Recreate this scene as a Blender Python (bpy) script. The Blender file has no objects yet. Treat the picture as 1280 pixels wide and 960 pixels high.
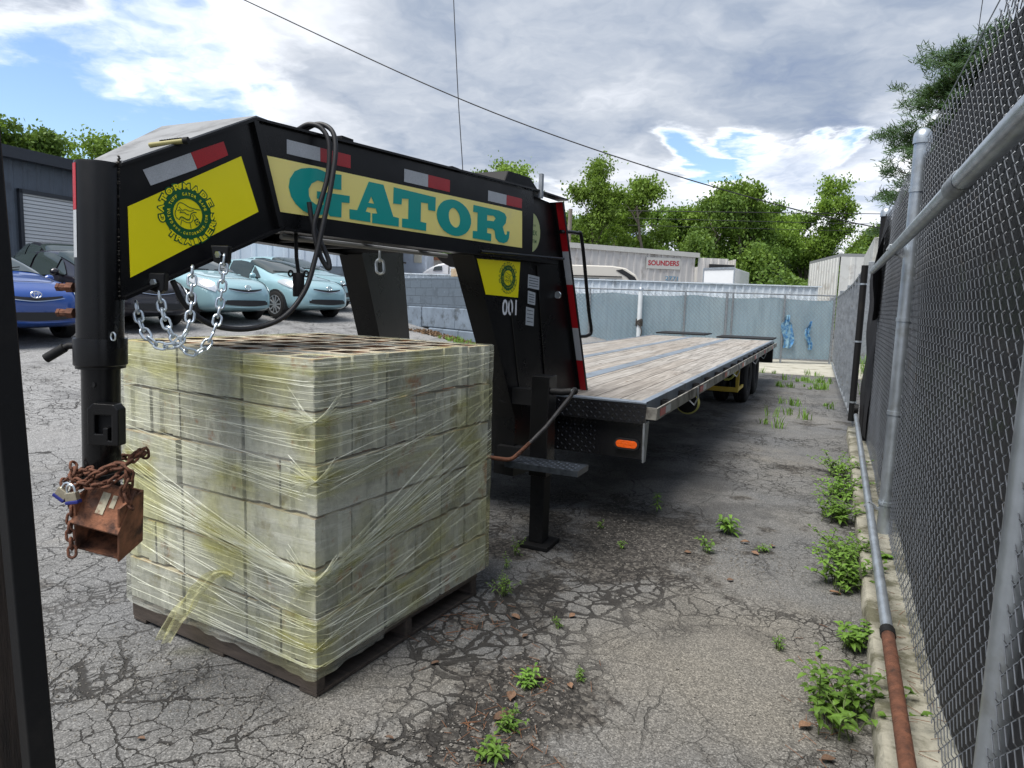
import bpy, bmesh, math, random
from mathutils import Vector, Matrix, geometry, noise
random.seed(7)
R_ = math.radians
scene = bpy.context.scene
col = scene.collection
# ------------------------------------------------------------------ camera
EYE = Vector((0, 0, 1.545))
def cam_axes(yaw, pitch, roll):
    f = Vector((math.sin(yaw)*math.cos(pitch), math.cos(yaw)*math.cos(pitch), math.sin(pitch)))
    r = Vector((math.cos(yaw), -math.sin(yaw), 0)); u = r.cross(f)
    return r*math.cos(roll)+u*math.sin(roll), -r*math.sin(roll)+u*math.cos(roll), f
cr, cu, cf = cam_axes(-.4375, -.1215, .030)
cam_d = bpy.data.cameras.new('camera'); cam = bpy.data.objects.new('camera', cam_d); col.objects.link(cam)
M4 = Matrix(((cr.x, cu.x, -cf.x, EYE.x), (cr.y, cu.y, -cf.y, EYE.y), (cr.z, cu.z, -cf.z, EYE.z), (0, 0, 0, 1)))
cam.matrix_world = M4
cam_d.sensor_width = 36; cam_d.lens = 852/1280*36; cam_d.clip_start = .05; cam_d.clip_end = 3000
scene.camera = cam
# ------------------------------------------------------------------ world
SUN_DIR = Vector((-.22, -.42, 1.0)).normalized()        # towards the sun
sun_el = math.asin(SUN_DIR.z); sun_az = math.atan2(SUN_DIR.x, SUN_DIR.y)
world = bpy.data.worlds.new('World'); scene.world = world; world.use_nodes = True
wt = world.node_tree; wt.nodes.clear()
class NT:
    """little node-tree writer"""
    def __init__(s, t): s.t = t
    def n(s, typ, ins=None, **kw):
        nd = s.t.nodes.new(typ)
        for k, v in kw.items(): setattr(nd, k, v)
        for k, v in (ins or {}).items():
            sock = nd.inputs[k]
            if isinstance(v, bpy.types.NodeSocket): s.t.links.new(v, sock)
            else: sock.default_value = v
        return nd
    def math(s, op, a, b=0.0, c=0.0, clamp=False): return s.n('ShaderNodeMath', {0: a, 1: b, 2: c}, operation=op, use_clamp=clamp).outputs[0]
    def vmath(s, op, a, b=None, out=0):
        d = {0: a}
        if b is not None: d[1] = b
        return s.n('ShaderNodeVectorMath', d, operation=op).outputs[out]
    def noise(s, vec, scale, detail=4, rough=.55, dist=0.0, col=False):
        nd = s.n('ShaderNodeTexNoise', {'Scale': scale, 'Detail': detail, 'Roughness': rough, 'Distortion': dist})
        if vec is not None: s.t.links.new(vec, nd.inputs['Vector'])
        return nd.outputs[1 if col else 0]
    def ramp(s, fac, stops, interp='LINEAR'):
        nd = s.n('ShaderNodeValToRGB', {0: fac}); cr_ = nd.color_ramp; cr_.interpolation = interp
        while len(cr_.elements) < len(stops): cr_.elements.new(.5)
        for e, (p, c) in zip(cr_.elements, stops):
            e.position = p; e.color = (c, c, c, 1) if isinstance(c, (int, float)) else (*c, 1)
        return nd.outputs[0]
    def rng(s, v, a, b, c=0.0, d=1.0, smooth=False):
        return s.n('ShaderNodeMapRange', {0: v, 1: a, 2: b, 3: c, 4: d}, interpolation_type='SMOOTHSTEP' if smooth else 'LINEAR').outputs[0]
    def mix(s, f, a, b, blend='MIX'):
        nd = s.n('ShaderNodeMix', data_type='RGBA', blend_type=blend)
        for k, v in ((0, f), (6, a), (7, b)):
            if isinstance(v, bpy.types.NodeSocket): s.t.links.new(v, nd.inputs[k])
            else: nd.inputs[k].default_value = v if isinstance(v, (int, float)) else (*v, 1)[:4]
        return nd.outputs[2]
w = NT(wt)
d = w.n('ShaderNodeTexCoord').outputs['Generated']
sky = w.n('ShaderNodeTexSky', sky_type='NISHITA', sun_disc=False, sun_elevation=sun_el, sun_rotation=sun_az, air_density=1.0, dust_density=.3, ozone_density=3.0)
sep = w.n('ShaderNodeSeparateXYZ', {0: d})
zc = w.math('ADD', w.math('MAXIMUM', sep.outputs[2], 0.0), .16)
pl = w.n('ShaderNodeCombineXYZ', {0: w.math('DIVIDE', sep.outputs[0], zc), 1: w.math('DIVIDE', sep.outputs[1], zc), 2: 0.0}).outputs[0]
wob = w.vmath('SUBTRACT', w.noise(pl, 2.2, 4, .6, 0, True), (.5, .5, .5))
pw = w.vmath('ADD', pl, w.vmath('MULTIPLY', wob, (.5, .5, .5)))
big = w.noise(w.vmath('ADD', pw, (3.3, 1.7, 0)), .75, 6, .55)
fine = w.noise(w.vmath('ADD', pw, (9.1, 4.2, 0)), 2.6, 8, .6)
dw = w.vmath('ADD', d, w.vmath('MULTIPLY', w.vmath('SUBTRACT', w.noise(pl, 1.6, 8, .62, .3, True), (.5, .5, .5)), (.30, .30, .17)))
dwn = w.vmath('NORMALIZE', dw)
hole = None
for hd, r0, r1, amt in (((-.847, .511, .147), .06, .25, .92), ((-.74, .61, .28), .06, .22, .78), ((-.80, .56, .22), .06, .20, .85), ((-.62, .70, .36), .02, .12, .6),
                        ((-.70, .69, .20), .00, .10, .55), ((-.186, .966, .19), .0, .075, 1.0), ((-.11, .975, .205), .0, .06, .95), ((-.03, .98, .215), .0, .05, .85), ((-.395, .905, .135), .0, .10, .8), ((-.95, .25, .2), .1, .35, .9), ((.3, -.6, .7), .2, .6, .8)):
    hv = Vector(hd).normalized()
    dist = w.vmath('DISTANCE', dwn, tuple(hv), out=1)
    h = w.rng(dist, r0, r1, amt, 0.0, True)
    hole = h if hole is None else w.math('MAXIMUM', hole, h)
cov = w.math('SUBTRACT', w.math('ADD', w.rng(big, .3, .7, .25, .75), w.math('MULTIPLY', w.math('SUBTRACT', fine, .5), .9)), w.math('MULTIPLY', hole, 1.0))
cov = w.math('ADD', cov, .34)
alpha = w.rng(cov, -.03, .38, 0.0, 1.0, True)
# cloud body: dark slate undersides, bright thin rims and billows
shade = w.math('ADD', w.math('MULTIPLY', w.noise(w.vmath('ADD', pw, (1.2, 7.7, 0)), .72, 6, .52), .72), w.math('MULTIPLY', fine, .28))
body = w.ramp(shade, [(.40, (.13, .175, .275)), (.47, (.225, .265, .335)), (.54, (.35, .38, .43)), (.61, (.52, .54, .58)), (.68, (.68, .70, .74))])
rim = w.rng(cov, .10, .62, 1.0, 0.0, True)
cloud = w.mix(w.math('MULTIPLY', rim, .80), body, (.86, .88, .91))
low = w.rng(sep.outputs[2], .02, .17, .75, 0.0, True)
lowc = w.mix(w.rng(w.noise(pw, 1.4, 6, .6), .42, .62, 0, 1, True), (.27, .33, .43), (.66, .69, .74))
cloud = w.mix(w.math('MULTIPLY', low, w.rng(sep.outputs[0], -.5, -.1, 0.25, 1.0)), cloud, lowc)
cm = None
for hd, r0, r1 in (((-.06, .987, .125), .05, .13), ((.06, .985, .13), .05, .15), ((-.17, .975, .105), .02, .08)):
    c_ = w.rng(w.vmath('DISTANCE', dwn, tuple(Vector(hd).normalized()), out=1), r0, r1, 1.0, 0.0, True); cm = c_ if cm is None else w.math('MAXIMUM', cm, c_)
cloud = w.mix(cm, cloud, w.ramp(w.math('ADD', w.math('MULTIPLY', fine, .6), w.math('MULTIPLY', big, .4)), [(.36, (.36, .41, .50)), (.48, (.62, .64, .68)), (.58, (.90, .90, .91))]))
alpha = w.math('MAXIMUM', alpha, w.rng(cm, .1, .5, 0, 1, True))
bg1 = w.n('ShaderNodeBackground', {'Color': sky.outputs[0], 'Strength': .13})
bg2 = w.n('ShaderNodeBackground', {'Color': cloud, 'Strength': 1.16})
ms = w.n('ShaderNodeMixShader', {0: alpha, 1: bg1.outputs[0], 2: bg2.outputs[0]})
w.n('ShaderNodeOutputWorld', {0: ms.outputs[0]})
world.cycles.sampling_method = 'MANUAL'; world.cycles.sample_map_resolution = 512
# ------------------------------------------------------------------ sun, exposure
sd = bpy.data.lights.new('sun', 'SUN'); sd.energy = 3.8; sd.angle = R_(36); sd.color = (1, .965, .91)
sun = bpy.data.objects.new('sun', sd); col.objects.link(sun)
sun.rotation_euler = SUN_DIR.to_track_quat('Z', 'Y').to_euler()
vs = scene.view_settings; vs.view_transform = 'Standard'; vs.look = 'None'; vs.exposure = 0.66; vs.gamma = 1; vs.use_curve_mapping = False
scene.render.engine = 'CYCLES'
scene.cycles.max_bounces = 6; scene.cycles.transparent_max_bounces = 14; scene.cycles.diffuse_bounces = 3
scene.cycles.glossy_bounces = 3; scene.cycles.transmission_bounces = 4; scene.cycles.use_denoising = True

# ================================================================== helpers
def tag(o, label, cat, group=None):
    o['label'] = label; o['category'] = cat
    if group: o['group'] = group
    return o
def empty(name, loc, label, cat, group=None, rz=0):
    o = bpy.data.objects.new(name, None); col.objects.link(o); o.location = loc; o.rotation_euler = (0, 0, rz)
    o.empty_display_size = .1
    return tag(o, label, cat, group)
def copy_tree(o, parent=None):
    c = o.copy(); col.objects.link(c); c.parent = parent
    for ch in list(o.children): copy_tree(ch, c)
    return c
def frame_of(d):
    d = Vector(d).normalized(); a = Vector((0, 0, 1)) if abs(d.z) < .9 else Vector((1, 0, 0))
    u = d.cross(a).normalized(); return u, d.cross(u).normalized() * -1
class MB:
    def __init__(s): s.v = []; s.f = []
    def add(s, vs_, fs):
        b = len(s.v); s.v += [tuple(v) for v in vs_]; s.f += [tuple(b+i for i in f) for f in fs]; return s
    def box(s, c, size, rz=0, rot=None):
        m = rot if rot else Matrix.Rotation(rz, 3, 'Z'); c = Vector(c); hx, hy, hz = (k/2 for k in size)
        P = [c + m @ Vector((x, y, z)) for x in (-hx, hx) for y in (-hy, hy) for z in (-hz, hz)]
        return s.add(P, [(0, 1, 3, 2), (4, 6, 7, 5), (0, 4, 5, 1), (2, 3, 7, 6), (0, 2, 6, 4), (1, 5, 7, 3)])
    def bb(s, a, b):
        return s.box([(p+q)/2 for p, q in zip(a, b)], [abs(q-p) for p, q in zip(a, b)])
    def bar(s, a, b, wd, ht, up=(0, 0, 1)):
        a = Vector(a); b = Vector(b); d_ = (b-a); L = d_.length; d_.normalize(); up = Vector(up)
        sx = d_.cross(up)
        if sx.length < 1e-4: sx = d_.cross(Vector((0, 1, 0)))
        sx.normalize(); uz = sx.cross(d_).normalized()
        m = Matrix((sx, d_, uz)).transposed()
        return s.box((a+b)/2, (wd, L, ht), rot=m)
    def tube(s, path, r, n=10, closed=False, cap=True):
        path = [Vector(p) for p in path]; k = len(path)
        rs = r if isinstance(r, (list, tuple)) else [r]*k
        dirs = []
        for i in range(k):
            a = path[(i-1) % k] if (closed or i > 0) else path[i]; b = path[(i+1) % k] if (closed or i < k-1) else path[i]
            dirs.append((b-a).normalized())
        u, _ = frame_of(dirs[0]); V = []; F = []
        for i in range(k):
            u = (u - dirs[i]*u.dot(dirs[i])).normalized(); v = dirs[i].cross(u)
            for j in range(n):
                t = 2*math.pi*j/n; V.append(path[i] + (u*math.cos(t)+v*math.sin(t))*rs[i])
        for i in range(k if closed else k-1):
            i2 = (i+1) % k
            for j in range(n): F.append((i*n+j, i*n+(j+1) % n, i2*n+(j+1) % n, i2*n+j))
        if cap and not closed:
            F.append(tuple(range(n-1, -1, -1))); F.append(tuple((k-1)*n+j for j in range(n)))
        return s.add(V, F)
    def prism(s, loops, fn, d0, d1):
        """loops of 2D points (first outer, the rest holes); fn(a, b, depth) -> 3D"""
        tri = geometry.tessellate_polygon([[Vector((a, b, 0)) for a, b in lp] for lp in loops])
        flat = [p for lp in loops for p in lp]; n = len(flat)
        V = [fn(a, b, d0) for a, b in flat] + [fn(a, b, d1) for a, b in flat]
        F = [tuple(t) for t in tri] + [tuple(n+i for i in reversed(t)) for t in tri]
        o = 0
        for lp in loops:
            k = len(lp)
            for i in range(k): F.append((o+i, o+(i+1) % k, n+o+(i+1) % k, n+o+i))
            o += k
        return s.add(V, F)
    def lathe(s, prof, c=(0, 0, 0), axis='Z', n=24):
        V = []; F = []; c = Vector(c)
        for r, h in prof:
            for j in range(n):
                t = 2*math.pi*j/n; a, b = r*math.cos(t), r*math.sin(t)
                V.append(c + Vector({'Z': (a, b, h), 'Y': (a, h, -b), 'X': (h, a, b)}[axis]))
        k = len(prof)
        for i in range(k-1):
            for j in range(n): F.append((i*n+j, i*n+(j+1) % n, (i+1)*n+(j+1) % n, (i+1)*n+j))
        return s.add(V, F)
    def mesh(s, name, smooth=False, recalc=True):
        me = bpy.data.meshes.new(name); me.from_pydata(s.v, [], s.f); me.update()
        if recalc:
            bm = bmesh.new(); bm.from_mesh(me); bmesh.ops.recalc_face_normals(bm, faces=bm.faces); bm.to_mesh(me); bm.free()
        if smooth:
            me.polygons.foreach_set('use_smooth', [True]*len(me.polygons))
            try: me.set_sharp_from_angle(angle=R_(40))
            except Exception: pass
        return me
    def link(s, name, mat, parent=None, smooth=False, bevel=0, recalc=True, label=None):
        o = bpy.data.objects.new(name, s.mesh(name, smooth, recalc)); col.objects.link(o)
        o.data.materials.append(mat)
        if parent is not None:
            o.parent = parent
            # geometry is written in world space: undo the parent's own placement
            o.matrix_parent_inverse = world_of(parent).inverted()
        if bevel:
            b = o.modifiers.new('bevel', 'BEVEL'); b.width = bevel; b.segments = 2; b.limit_method = 'ANGLE'; b.angle_limit = R_(40)
        if label: o['label'] = label
        return o
def world_of(o):
    m = Matrix.Translation(o.location) @ o.rotation_euler.to_matrix().to_4x4() @ Matrix.Diagonal((*o.scale, 1))
    return world_of(o.parent) @ o.matrix_parent_inverse @ m if o.parent else m
def struct(o): o['kind'] = 'structure'; return o
def stuff(o): o['kind'] = 'stuff'; return o
def spline(pts, n=8):
    P = [Vector(p) for p in pts]; P = [P[0]*2-P[1]] + P + [P[-1]*2-P[-2]]; out = []
    for i in range(1, len(P)-2):
        for k in range(n):
            t = k/n; a, b, c, d_ = P[i-1], P[i], P[i+1], P[i+2]
            out.append(.5*((2*b)+(c-a)*t+(2*a-5*b+4*c-d_)*t*t+(3*b-a-3*c+d_)*t**3))
    out.append(P[-2]); return out
def text_mesh(txt, size=1.0, fat=0.0, space=1.0):
    """letters as triangulated 2D polygons: list of (verts2d, faces), with total width"""
    cu_ = bpy.data.curves.new('t', 'FONT'); cu_.body = txt; cu_.size = size; cu_.offset = fat; cu_.space_character = space; cu_.resolution_u = 3
    ob = bpy.data.objects.new('t', cu_); col.objects.link(ob)
    dg = bpy.context.evaluated_depsgraph_get(); dg.update(); me = ob.evaluated_get(dg).to_mesh()
    V = [tuple(v.co) for v in me.vertices]; F = [tuple(p.vertices) for p in me.polygons]
    ob.evaluated_get(dg).to_mesh_clear(); bpy.data.objects.remove(ob); bpy.data.curves.remove(cu_)
    return V, F
def text_on(mb, txt, fn, x, y, height, width=None, fat=0.0, center=True, lift=0.0):
    """write flat text: fn(u, v, lift) maps the sign's plane into 3D"""
    V, F = text_mesh(txt, 1.0, fat)
    if not V: return
    x0 = min(v[0] for v in V); x1 = max(v[0] for v in V); y0 = min(v[1] for v in V); y1 = max(v[1] for v in V)
    sy = height/(y1-y0); sx = (width/(x1-x0)) if width else sy
    ox = -(x1-x0)/2*sx if center else 0
    mb.add([fn(x+ox+(v[0]-x0)*sx, y+(v[1]-y0)*sy, lift) for v in V], F)

# ================================================================== materials
def mat(name, base=(.5, .5, .5), rough=.6, metal=0.0, spec=.5, vary=.0, vscale=3.0, bump=0.0, bscale=40.0, dirt=None, dscale=2.0, dlo=.5, dhi=.7, coat=0.0, rvary=0.0, extra=None, obj_rand=0.0, stretch=None):
    m = bpy.data.materials.new(name); m.use_nodes = True; t = m.node_tree; t.nodes.clear(); n = NT(t)
    co = n.n('ShaderNodeTexCoord').outputs['Object']
    if stretch: co = n.vmath('MULTIPLY', co, stretch)
    c = n.mix(0.0, base, base)
    if vary:
        f = n.noise(co, vscale, 5, .6)
        c = n.mix(n.rng(f, .3, .7), tuple(max(0, k*(1-vary)) for k in base), tuple(min(1, k*(1+vary)) for k in base))
    if obj_rand:
        rd = n.n('ShaderNodeObjectInfo').outputs['Random']
        c = n.mix(1.0, c, n.ramp(rd, [(0, 1-obj_rand), (1, 1+obj_rand*.6)]), 'MULTIPLY')
    if dirt:
        f = n.rng(n.noise(n.vmath('ADD', co, (5.1, 2.2, 8.8)), dscale, 8, .65), dlo, dhi, 0, 1, True); c = n.mix(f, c, dirt)
    b = n.n('ShaderNodeBsdfPrincipled', {'Base Color': c, 'Roughness': rough, 'Metallic': metal, 'Specular IOR Level': spec, 'Coat Weight': coat})
    if rvary: n.t.links.new(n.rng(n.noise(co, vscale*1.7, 6, .6), .3, .7, max(.02, rough-rvary), min(1, rough+rvary)), b.inputs['Roughness'])
    if bump:
        bp = n.n('ShaderNodeBump', {'Strength': bump, 'Distance': .01, 'Height': n.noise(co, bscale, 5, .6)})
        t.links.new(bp.outputs[0], b.inputs['Normal'])
    if extra: extra(n, co, b, c)
    n.n('ShaderNodeOutputMaterial', {0: b.outputs[0]})
    return m
BLACK = mat('black_paint', (.005, .005, .0055), .32, spec=.32, bump=.05, bscale=18, rvary=.10, vscale=2, dirt=(.014, .013, .012), dscale=3.5, dlo=.58, dhi=.85)
BLACK2 = mat('black_matt', (.008, .008, .0085), .62, spec=.25, bump=.1, bscale=60, dirt=(.02, .018, .016), dscale=5, dlo=.55, dhi=.8)
RUBBER = mat('rubber', (.014, .014, .014), .72, spec=.3, vary=.3)
ZINC = mat('galvanised_steel', (.42, .46, .50), .38, .75, vary=.18, vscale=9, bump=.05, dirt=(.30, .31, .30), dscale=6, dlo=.5, dhi=.8, rvary=.1)
ZINCM = mat('weathered_galvanised_steel', (.27, .29, .31), .5, .55, vary=.25, vscale=14, bump=.08, dirt=(.16, .14, .11), dscale=9, dlo=.55, dhi=.8)
CHAINZ = mat('bright_zinc', (.60, .66, .70), .28, .85, vary=.15, vscale=30)
RUST = mat('rusty_steel', (.115, .045, .024), .85, .1, vary=.45, vscale=22, bump=.5, bscale=120, dirt=(.035, .018, .012), dscale=14)
RUSTO = mat('orange_rust_steel', (.24, .10, .052), .85, .05, vary=.4, vscale=24, bump=.4, bscale=90, dirt=(.055, .026, .018), dscale=13, dlo=.44, dhi=.66)
LETTERS = [[[[2.314,2.077],[2.353,2.081],[2.388,2.077],[2.415,2.069],[2.428,2.073],[2.489,2.077],[2.488,2.012],[2.425,2.01],[2.41,2.026],[2.382,2.032],[2.358,2.032],[2.328,2.015],[2.312,1.99],[2.313,1.961],[2.325,1.941],[2.35,1.93],[2.389,1.934],[2.392,1.958],[2.355,1.956],[2.356,1.987],[2.536,1.992],[2.535,1.961],[2.49,1.958],[2.488,1.892],[2.425,1.89],[2.415,1.901],[2.392,1.893],[2.362,1.887],[2.322,1.886],[2.284,1.895],[2.247,1.919],[2.224,1.946],[2.213,1.982],[2.219,2.017],[2.243,2.051],[2.276,2.068]]],[[[2.65,2.073],[2.742,2.073],[2.808,1.933],[2.846,1.93],[2.845,1.889],[2.672,1.888],[2.672,1.932],[2.704,1.935],[2.695,1.957],[2.642,1.957],[2.631,1.935],[2.661,1.933],[2.66,1.89],[2.536,1.891],[2.535,1.934],[2.58,1.935]],[[2.665,2.008],[2.684,1.977],[2.648,1.977]]],[[[2.81,2.072],[3.111,2.066],[3.109,1.996],[3.056,1.995],[3.053,2.028],[3.001,2.026],[3.0,1.93],[3.042,1.928],[3.041,1.888],[2.868,1.889],[2.869,1.931],[2.911,1.933],[2.912,2.031],[2.866,2.027],[2.863,1.998],[2.807,1.995]]],[[[3.405,1.988],[3.406,1.966],[3.398,1.944],[3.383,1.924],[3.361,1.907],[3.334,1.895],[3.303,1.887],[3.27,1.884],[3.237,1.887],[3.206,1.894],[3.177,1.906],[3.154,1.922],[3.136,1.941],[3.125,1.961],[3.121,1.982],[3.124,2.003],[3.134,2.023],[3.151,2.041],[3.173,2.056],[3.201,2.066],[3.232,2.073],[3.264,2.074],[3.297,2.07],[3.329,2.061],[3.357,2.048],[3.38,2.031],[3.396,2.011]],[[3.311,1.979],[3.311,1.964],[3.307,1.95],[3.299,1.939],[3.288,1.932],[3.275,1.929],[3.261,1.931],[3.247,1.937],[3.234,1.946],[3.224,1.959],[3.218,1.973],[3.216,1.988],[3.217,2.003],[3.223,2.015],[3.233,2.024],[3.245,2.03],[3.259,2.031],[3.273,2.027],[3.286,2.019],[3.298,2.008],[3.306,1.994]]],[[[3.424,2.069],[3.66,2.068],[3.72,2.058],[3.739,2.037],[3.732,2.004],[3.703,1.978],[3.725,1.939],[3.736,1.933],[3.748,1.941],[3.75,1.958],[3.774,1.958],[3.769,1.919],[3.753,1.897],[3.718,1.884],[3.668,1.888],[3.637,1.907],[3.626,1.947],[3.606,1.957],[3.554,1.957],[3.552,1.928],[3.593,1.927],[3.593,1.885],[3.424,1.887],[3.424,1.927],[3.463,1.929],[3.463,2.032],[3.423,2.031]],[[3.551,2.029],[3.613,2.032],[3.633,2.019],[3.614,2.001],[3.55,1.998]]]]
# ------------------------------------------------------------------ ground
def sstep(a, b, x):
    t = max(0, min(1, (x-a)/(b-a))); return t*t*(3-2*t)
def gz(x, y):
    h = .09*(-x)+.038*y-.61
    h = 0 if h < -.15 else ((h+.15)**2/.6 if h < .15 else h)
    h *= sstep(3.9, 6.2, -x)
    if h > 1.35: h = 1.35 + (h-1.35)*.25
    return min(h, 2.4)
def asphalt():
    m = bpy.data.materials.new('cracked_asphalt'); m.use_nodes = True; t = m.node_tree; t.nodes.clear(); n = NT(t)
    co = n.n('ShaderNodeTexCoord').outputs['Object']
    sp = n.n('ShaderNodeSeparateXYZ', {0: co}); X, Y = sp.outputs[0], sp.outputs[1]
    wv = n.vmath('SUBTRACT', n.noise(co, 2.3, 5, .6, 0, True), (.5, .5, .5))
    wp = n.vmath('ADD', co, n.vmath('MULTIPLY', wv, (.22, .22, .0)))
    wv2 = n.vmath('SUBTRACT', n.noise(co, 13, 5, .65, 0, True), (.5, .5, .5))
    wp = n.vmath('ADD', wp, n.vmath('MULTIPLY', wv2, (.055, .055, .0)))
    def cell(scale, off):
        return n.n('ShaderNodeTexVoronoi', {'Vector': n.vmath('ADD', wp, off), 'Scale': scale, 'Randomness': 1.0}, feature='DISTANCE_TO_EDGE').outputs['Distance']
    wid = n.noise(co, 1.6, 4, .7)
    c1 = n.math('DIVIDE', cell(2.1, (0, 0, 0)), 2.1)      # metres to the crack, wide spaced plates
    c2 = n.math('DIVIDE', cell(9.0, (4, 2, 0)), 9.0)     # alligator cracking
    c3 = n.math('DIVIDE', cell(16.0, (1, 7, 0)), 16.0)
    # where the fine cracking is: a patch right of the pallet, and scattered bands elsewhere
    def blob(cx, cy, r0, r1):
        dd = n.vmath('DISTANCE', n.vmath('MULTIPLY', n.vmath('ADD', co, n.vmath('MULTIPLY', wv, (.9, .9, 0))), (1, 1, 0)), (cx, cy, 0), out=1)
        return n.rng(dd, r0, r1, 1, 0, True)
    al = n.math('MAXIMUM', blob(-1.35, 2.75, .35, .95), n.rng(n.noise(co, .55, 3, .5), .44, .54, 0, 1, True))
    al = n.math('MAXIMUM', al, blob(-.9, 3.3, .3, .8))
    al = n.math('MULTIPLY', al, n.math('SUBTRACT', 1.0, blob(-.35, 2.9, .25, .75)))
    w1 = n.rng(wid, .35, .7, .0012, .0055)
    k1 = n.math('SUBTRACT', 1.0, n.rng(n.math('DIVIDE', c1, w1), .6, 1.5, 0, 1, True))
    k1 = n.math('MULTIPLY', n.math('MULTIPLY', k1, n.rng(n.noise(co, 1.1, 2, .5), .42, .55, .15, 1)), n.rng(X, -1.2, -.4, 1.0, .45))
    patch = n.math('MAXIMUM', blob(-1.3, 2.85, .35, .9), n.math('MAXIMUM', blob(-.95, 3.35, .2, .7), blob(-1.0, 2.0, .1, .7)))
    w2 = n.math('MULTIPLY', n.rng(n.noise(co, 4.0, 4, .7), .3, .7, .0012, .0095), n.rng(patch, 0, 1, .24, 1.0))
    k2 = n.math('MULTIPLY', n.math('SUBTRACT', 1.0, n.rng(n.math('DIVIDE', c2, w2), .7, 1.7, 0, 1, True)), al)
    k3 = n.math('MULTIPLY', n.math('SUBTRACT', 1.0, n.rng(n.math('DIVIDE', c3, .0035), .5, 1.6, 0, 1, True)), n.math('MULTIPLY', al, n.rng(n.noise(co, 2.6, 3, .5), .52, .60, 0, .9, True)))
    crack = n.math('MAXIMUM', n.math('MAXIMUM', k1, k2), k3, clamp=True)
    # broken-up, gravelly dark soil where the pavement has gone
    lost = n.rng(n.math('ADD', n.noise(n.vmath('ADD', co, (7, 3, 0)), .95, 8, .68), n.math('MULTIPLY', n.math('MAXIMUM', blob(-.75, 1.9, .2, .9), blob(-1.25, 4.3, .6, 1.5)), .13)), .582, .64, 0, 1, True)
    lost = n.math('MULTIPLY', lost, n.rng(X, -4.5, -3.0, .25, 1.0))
    # stones in the binder
    st = n.n('ShaderNodeTexVoronoi', {'Vector': co, 'Scale': 190.0}); stc = st.outputs['Distance']; stcol = st.outputs['Color']
    st2 = n.n('ShaderNodeTexVoronoi', {'Vector': co, 'Scale': 62.0})
    val = n.math('ADD', n.math('MULTIPLY', n.n('ShaderNodeSeparateXYZ', {0: stcol}).outputs[0], .55), n.math('MULTIPLY', n.noise(co, 340, 2, .7), .5))
    grain = n.ramp(val, [(.22, .062), (.46, .108), (.66, .15), (.80, .22), (.90, .38)])
    tone = n.mix(n.rng(n.noise(co, .8, 6, .6), .35, .65), (1.08, 1.04, .97), (.80, .81, .82))
    tan = n.math('MULTIPLY', n.math('MAXIMUM', blob(-.3, 3.0, .3, 1.1), n.rng(n.noise(n.vmath('ADD', co, (2, 9, 0)), .7, 5, .6), .55, .68, 0, .8, True)), .65)
    c = n.mix(1.0, grain, tone, 'MULTIPLY')
    c = n.mix(n.math('MULTIPLY', tan, .55), c, n.mix(1.0, grain, (1.35, 1.18, .88), 'MULTIPLY'))
    # the far and left lot is paler
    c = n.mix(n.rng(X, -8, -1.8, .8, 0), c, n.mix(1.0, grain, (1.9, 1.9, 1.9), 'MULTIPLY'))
    soil = n.ramp(n.math('ADD', n.math('MULTIPLY', n.n('ShaderNodeSeparateXYZ', {0: st2.outputs['Color']}).outputs[0], .5), n.math('MULTIPLY', n.noise(co, 90, 4, .7), .5)), [(.3, (.018, .016, .014)), (.55, (.050, .044, .038)), (.75, (.13, .12, .105))])
    c = n.mix(n.math('MULTIPLY', lost, .9), c, soil)
    oil_shade = n.rng(n.math('ADD', n.noise(n.vmath('ADD', co, (1, 1, 0)), 1.3, 6, .6), n.math('MULTIPLY', n.math('MAXIMUM', blob(-1.7, 5.4, .9, 2.2), n.math('MULTIPLY', n.rng(X, -3.9, -3.2, 0, 1, True), n.math('MULTIPLY', n.rng(X, -1.0, -.4, 1, 0, True), n.rng(Y, 4.0, 4.8, 0, 1, True)))), .15)), .57, .70, 0, .5, True)  # random oil spots, plus the shade under the trailer painted into the asphalt
    c = n.mix(oil_shade, c, n.mix(1.0, c, (.28, .28, .29), 'MULTIPLY'))
    streak = n.rng(n.noise(n.vmath('MULTIPLY', co, (2.5, .35, 1)), 1.5, 5, .6), .5, .62, 0, .35, True)
    c = n.mix(streak, c, n.mix(1.0, c, (.66, .66, .66), 'MULTIPLY'))
    c = n.mix(n.math('MULTIPLY', crack, .93), c, (.022, .020, .018))
    h = n.math('SUBTRACT', n.math('MULTIPLY', n.math('SUBTRACT', 1.0, stc), .10), n.math('MULTIPLY', crack, 1.0))
    h = n.math('SUBTRACT', h, n.math('MULTIPLY', lost, .55))
    h = n.math('ADD', h, n.math('MULTIPLY', n.noise(co, 5, 6, .6), .55))
    h = n.math('ADD', h, n.math('MULTIPLY', n.math('MULTIPLY', lost, n.math('SUBTRACT', 1.0, st2.outputs['Distance'])), .5))
    bp = n.n('ShaderNodeBump', {'Strength': 1.0, 'Distance': .012, 'Height': h})
    b = n.n('ShaderNodeBsdfPrincipled', {'Base Color': c, 'Roughness': n.rng(n.noise(co, 3, 4, .6), .3, .7, .62, .9), 'Specular IOR Level': .3, 'Normal': bp.outputs[0]})
    n.n('ShaderNodeOutputMaterial', {0: b.outputs[0]})
    return m
ASPH = asphalt()
def grid_axis(fine_lo, fine_hi, step, far):
    a = []; x = fine_lo
    while x <= fine_hi+1e-6: a.append(x); x += step
    s = step; x = fine_lo; lo = []
    while x > -far: s *= 1.35; x -= s; lo.append(max(x, -far))
    s = step; x = fine_hi; hi = []
    while x < far: s *= 1.35; x += s; hi.append(min(x, far))
    return lo[::-1]+a+hi
gx = grid_axis(-14, 2, .25, 900); gy = grid_axis(-1, 22, .25, 900)
g = MB(); V = []
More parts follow.
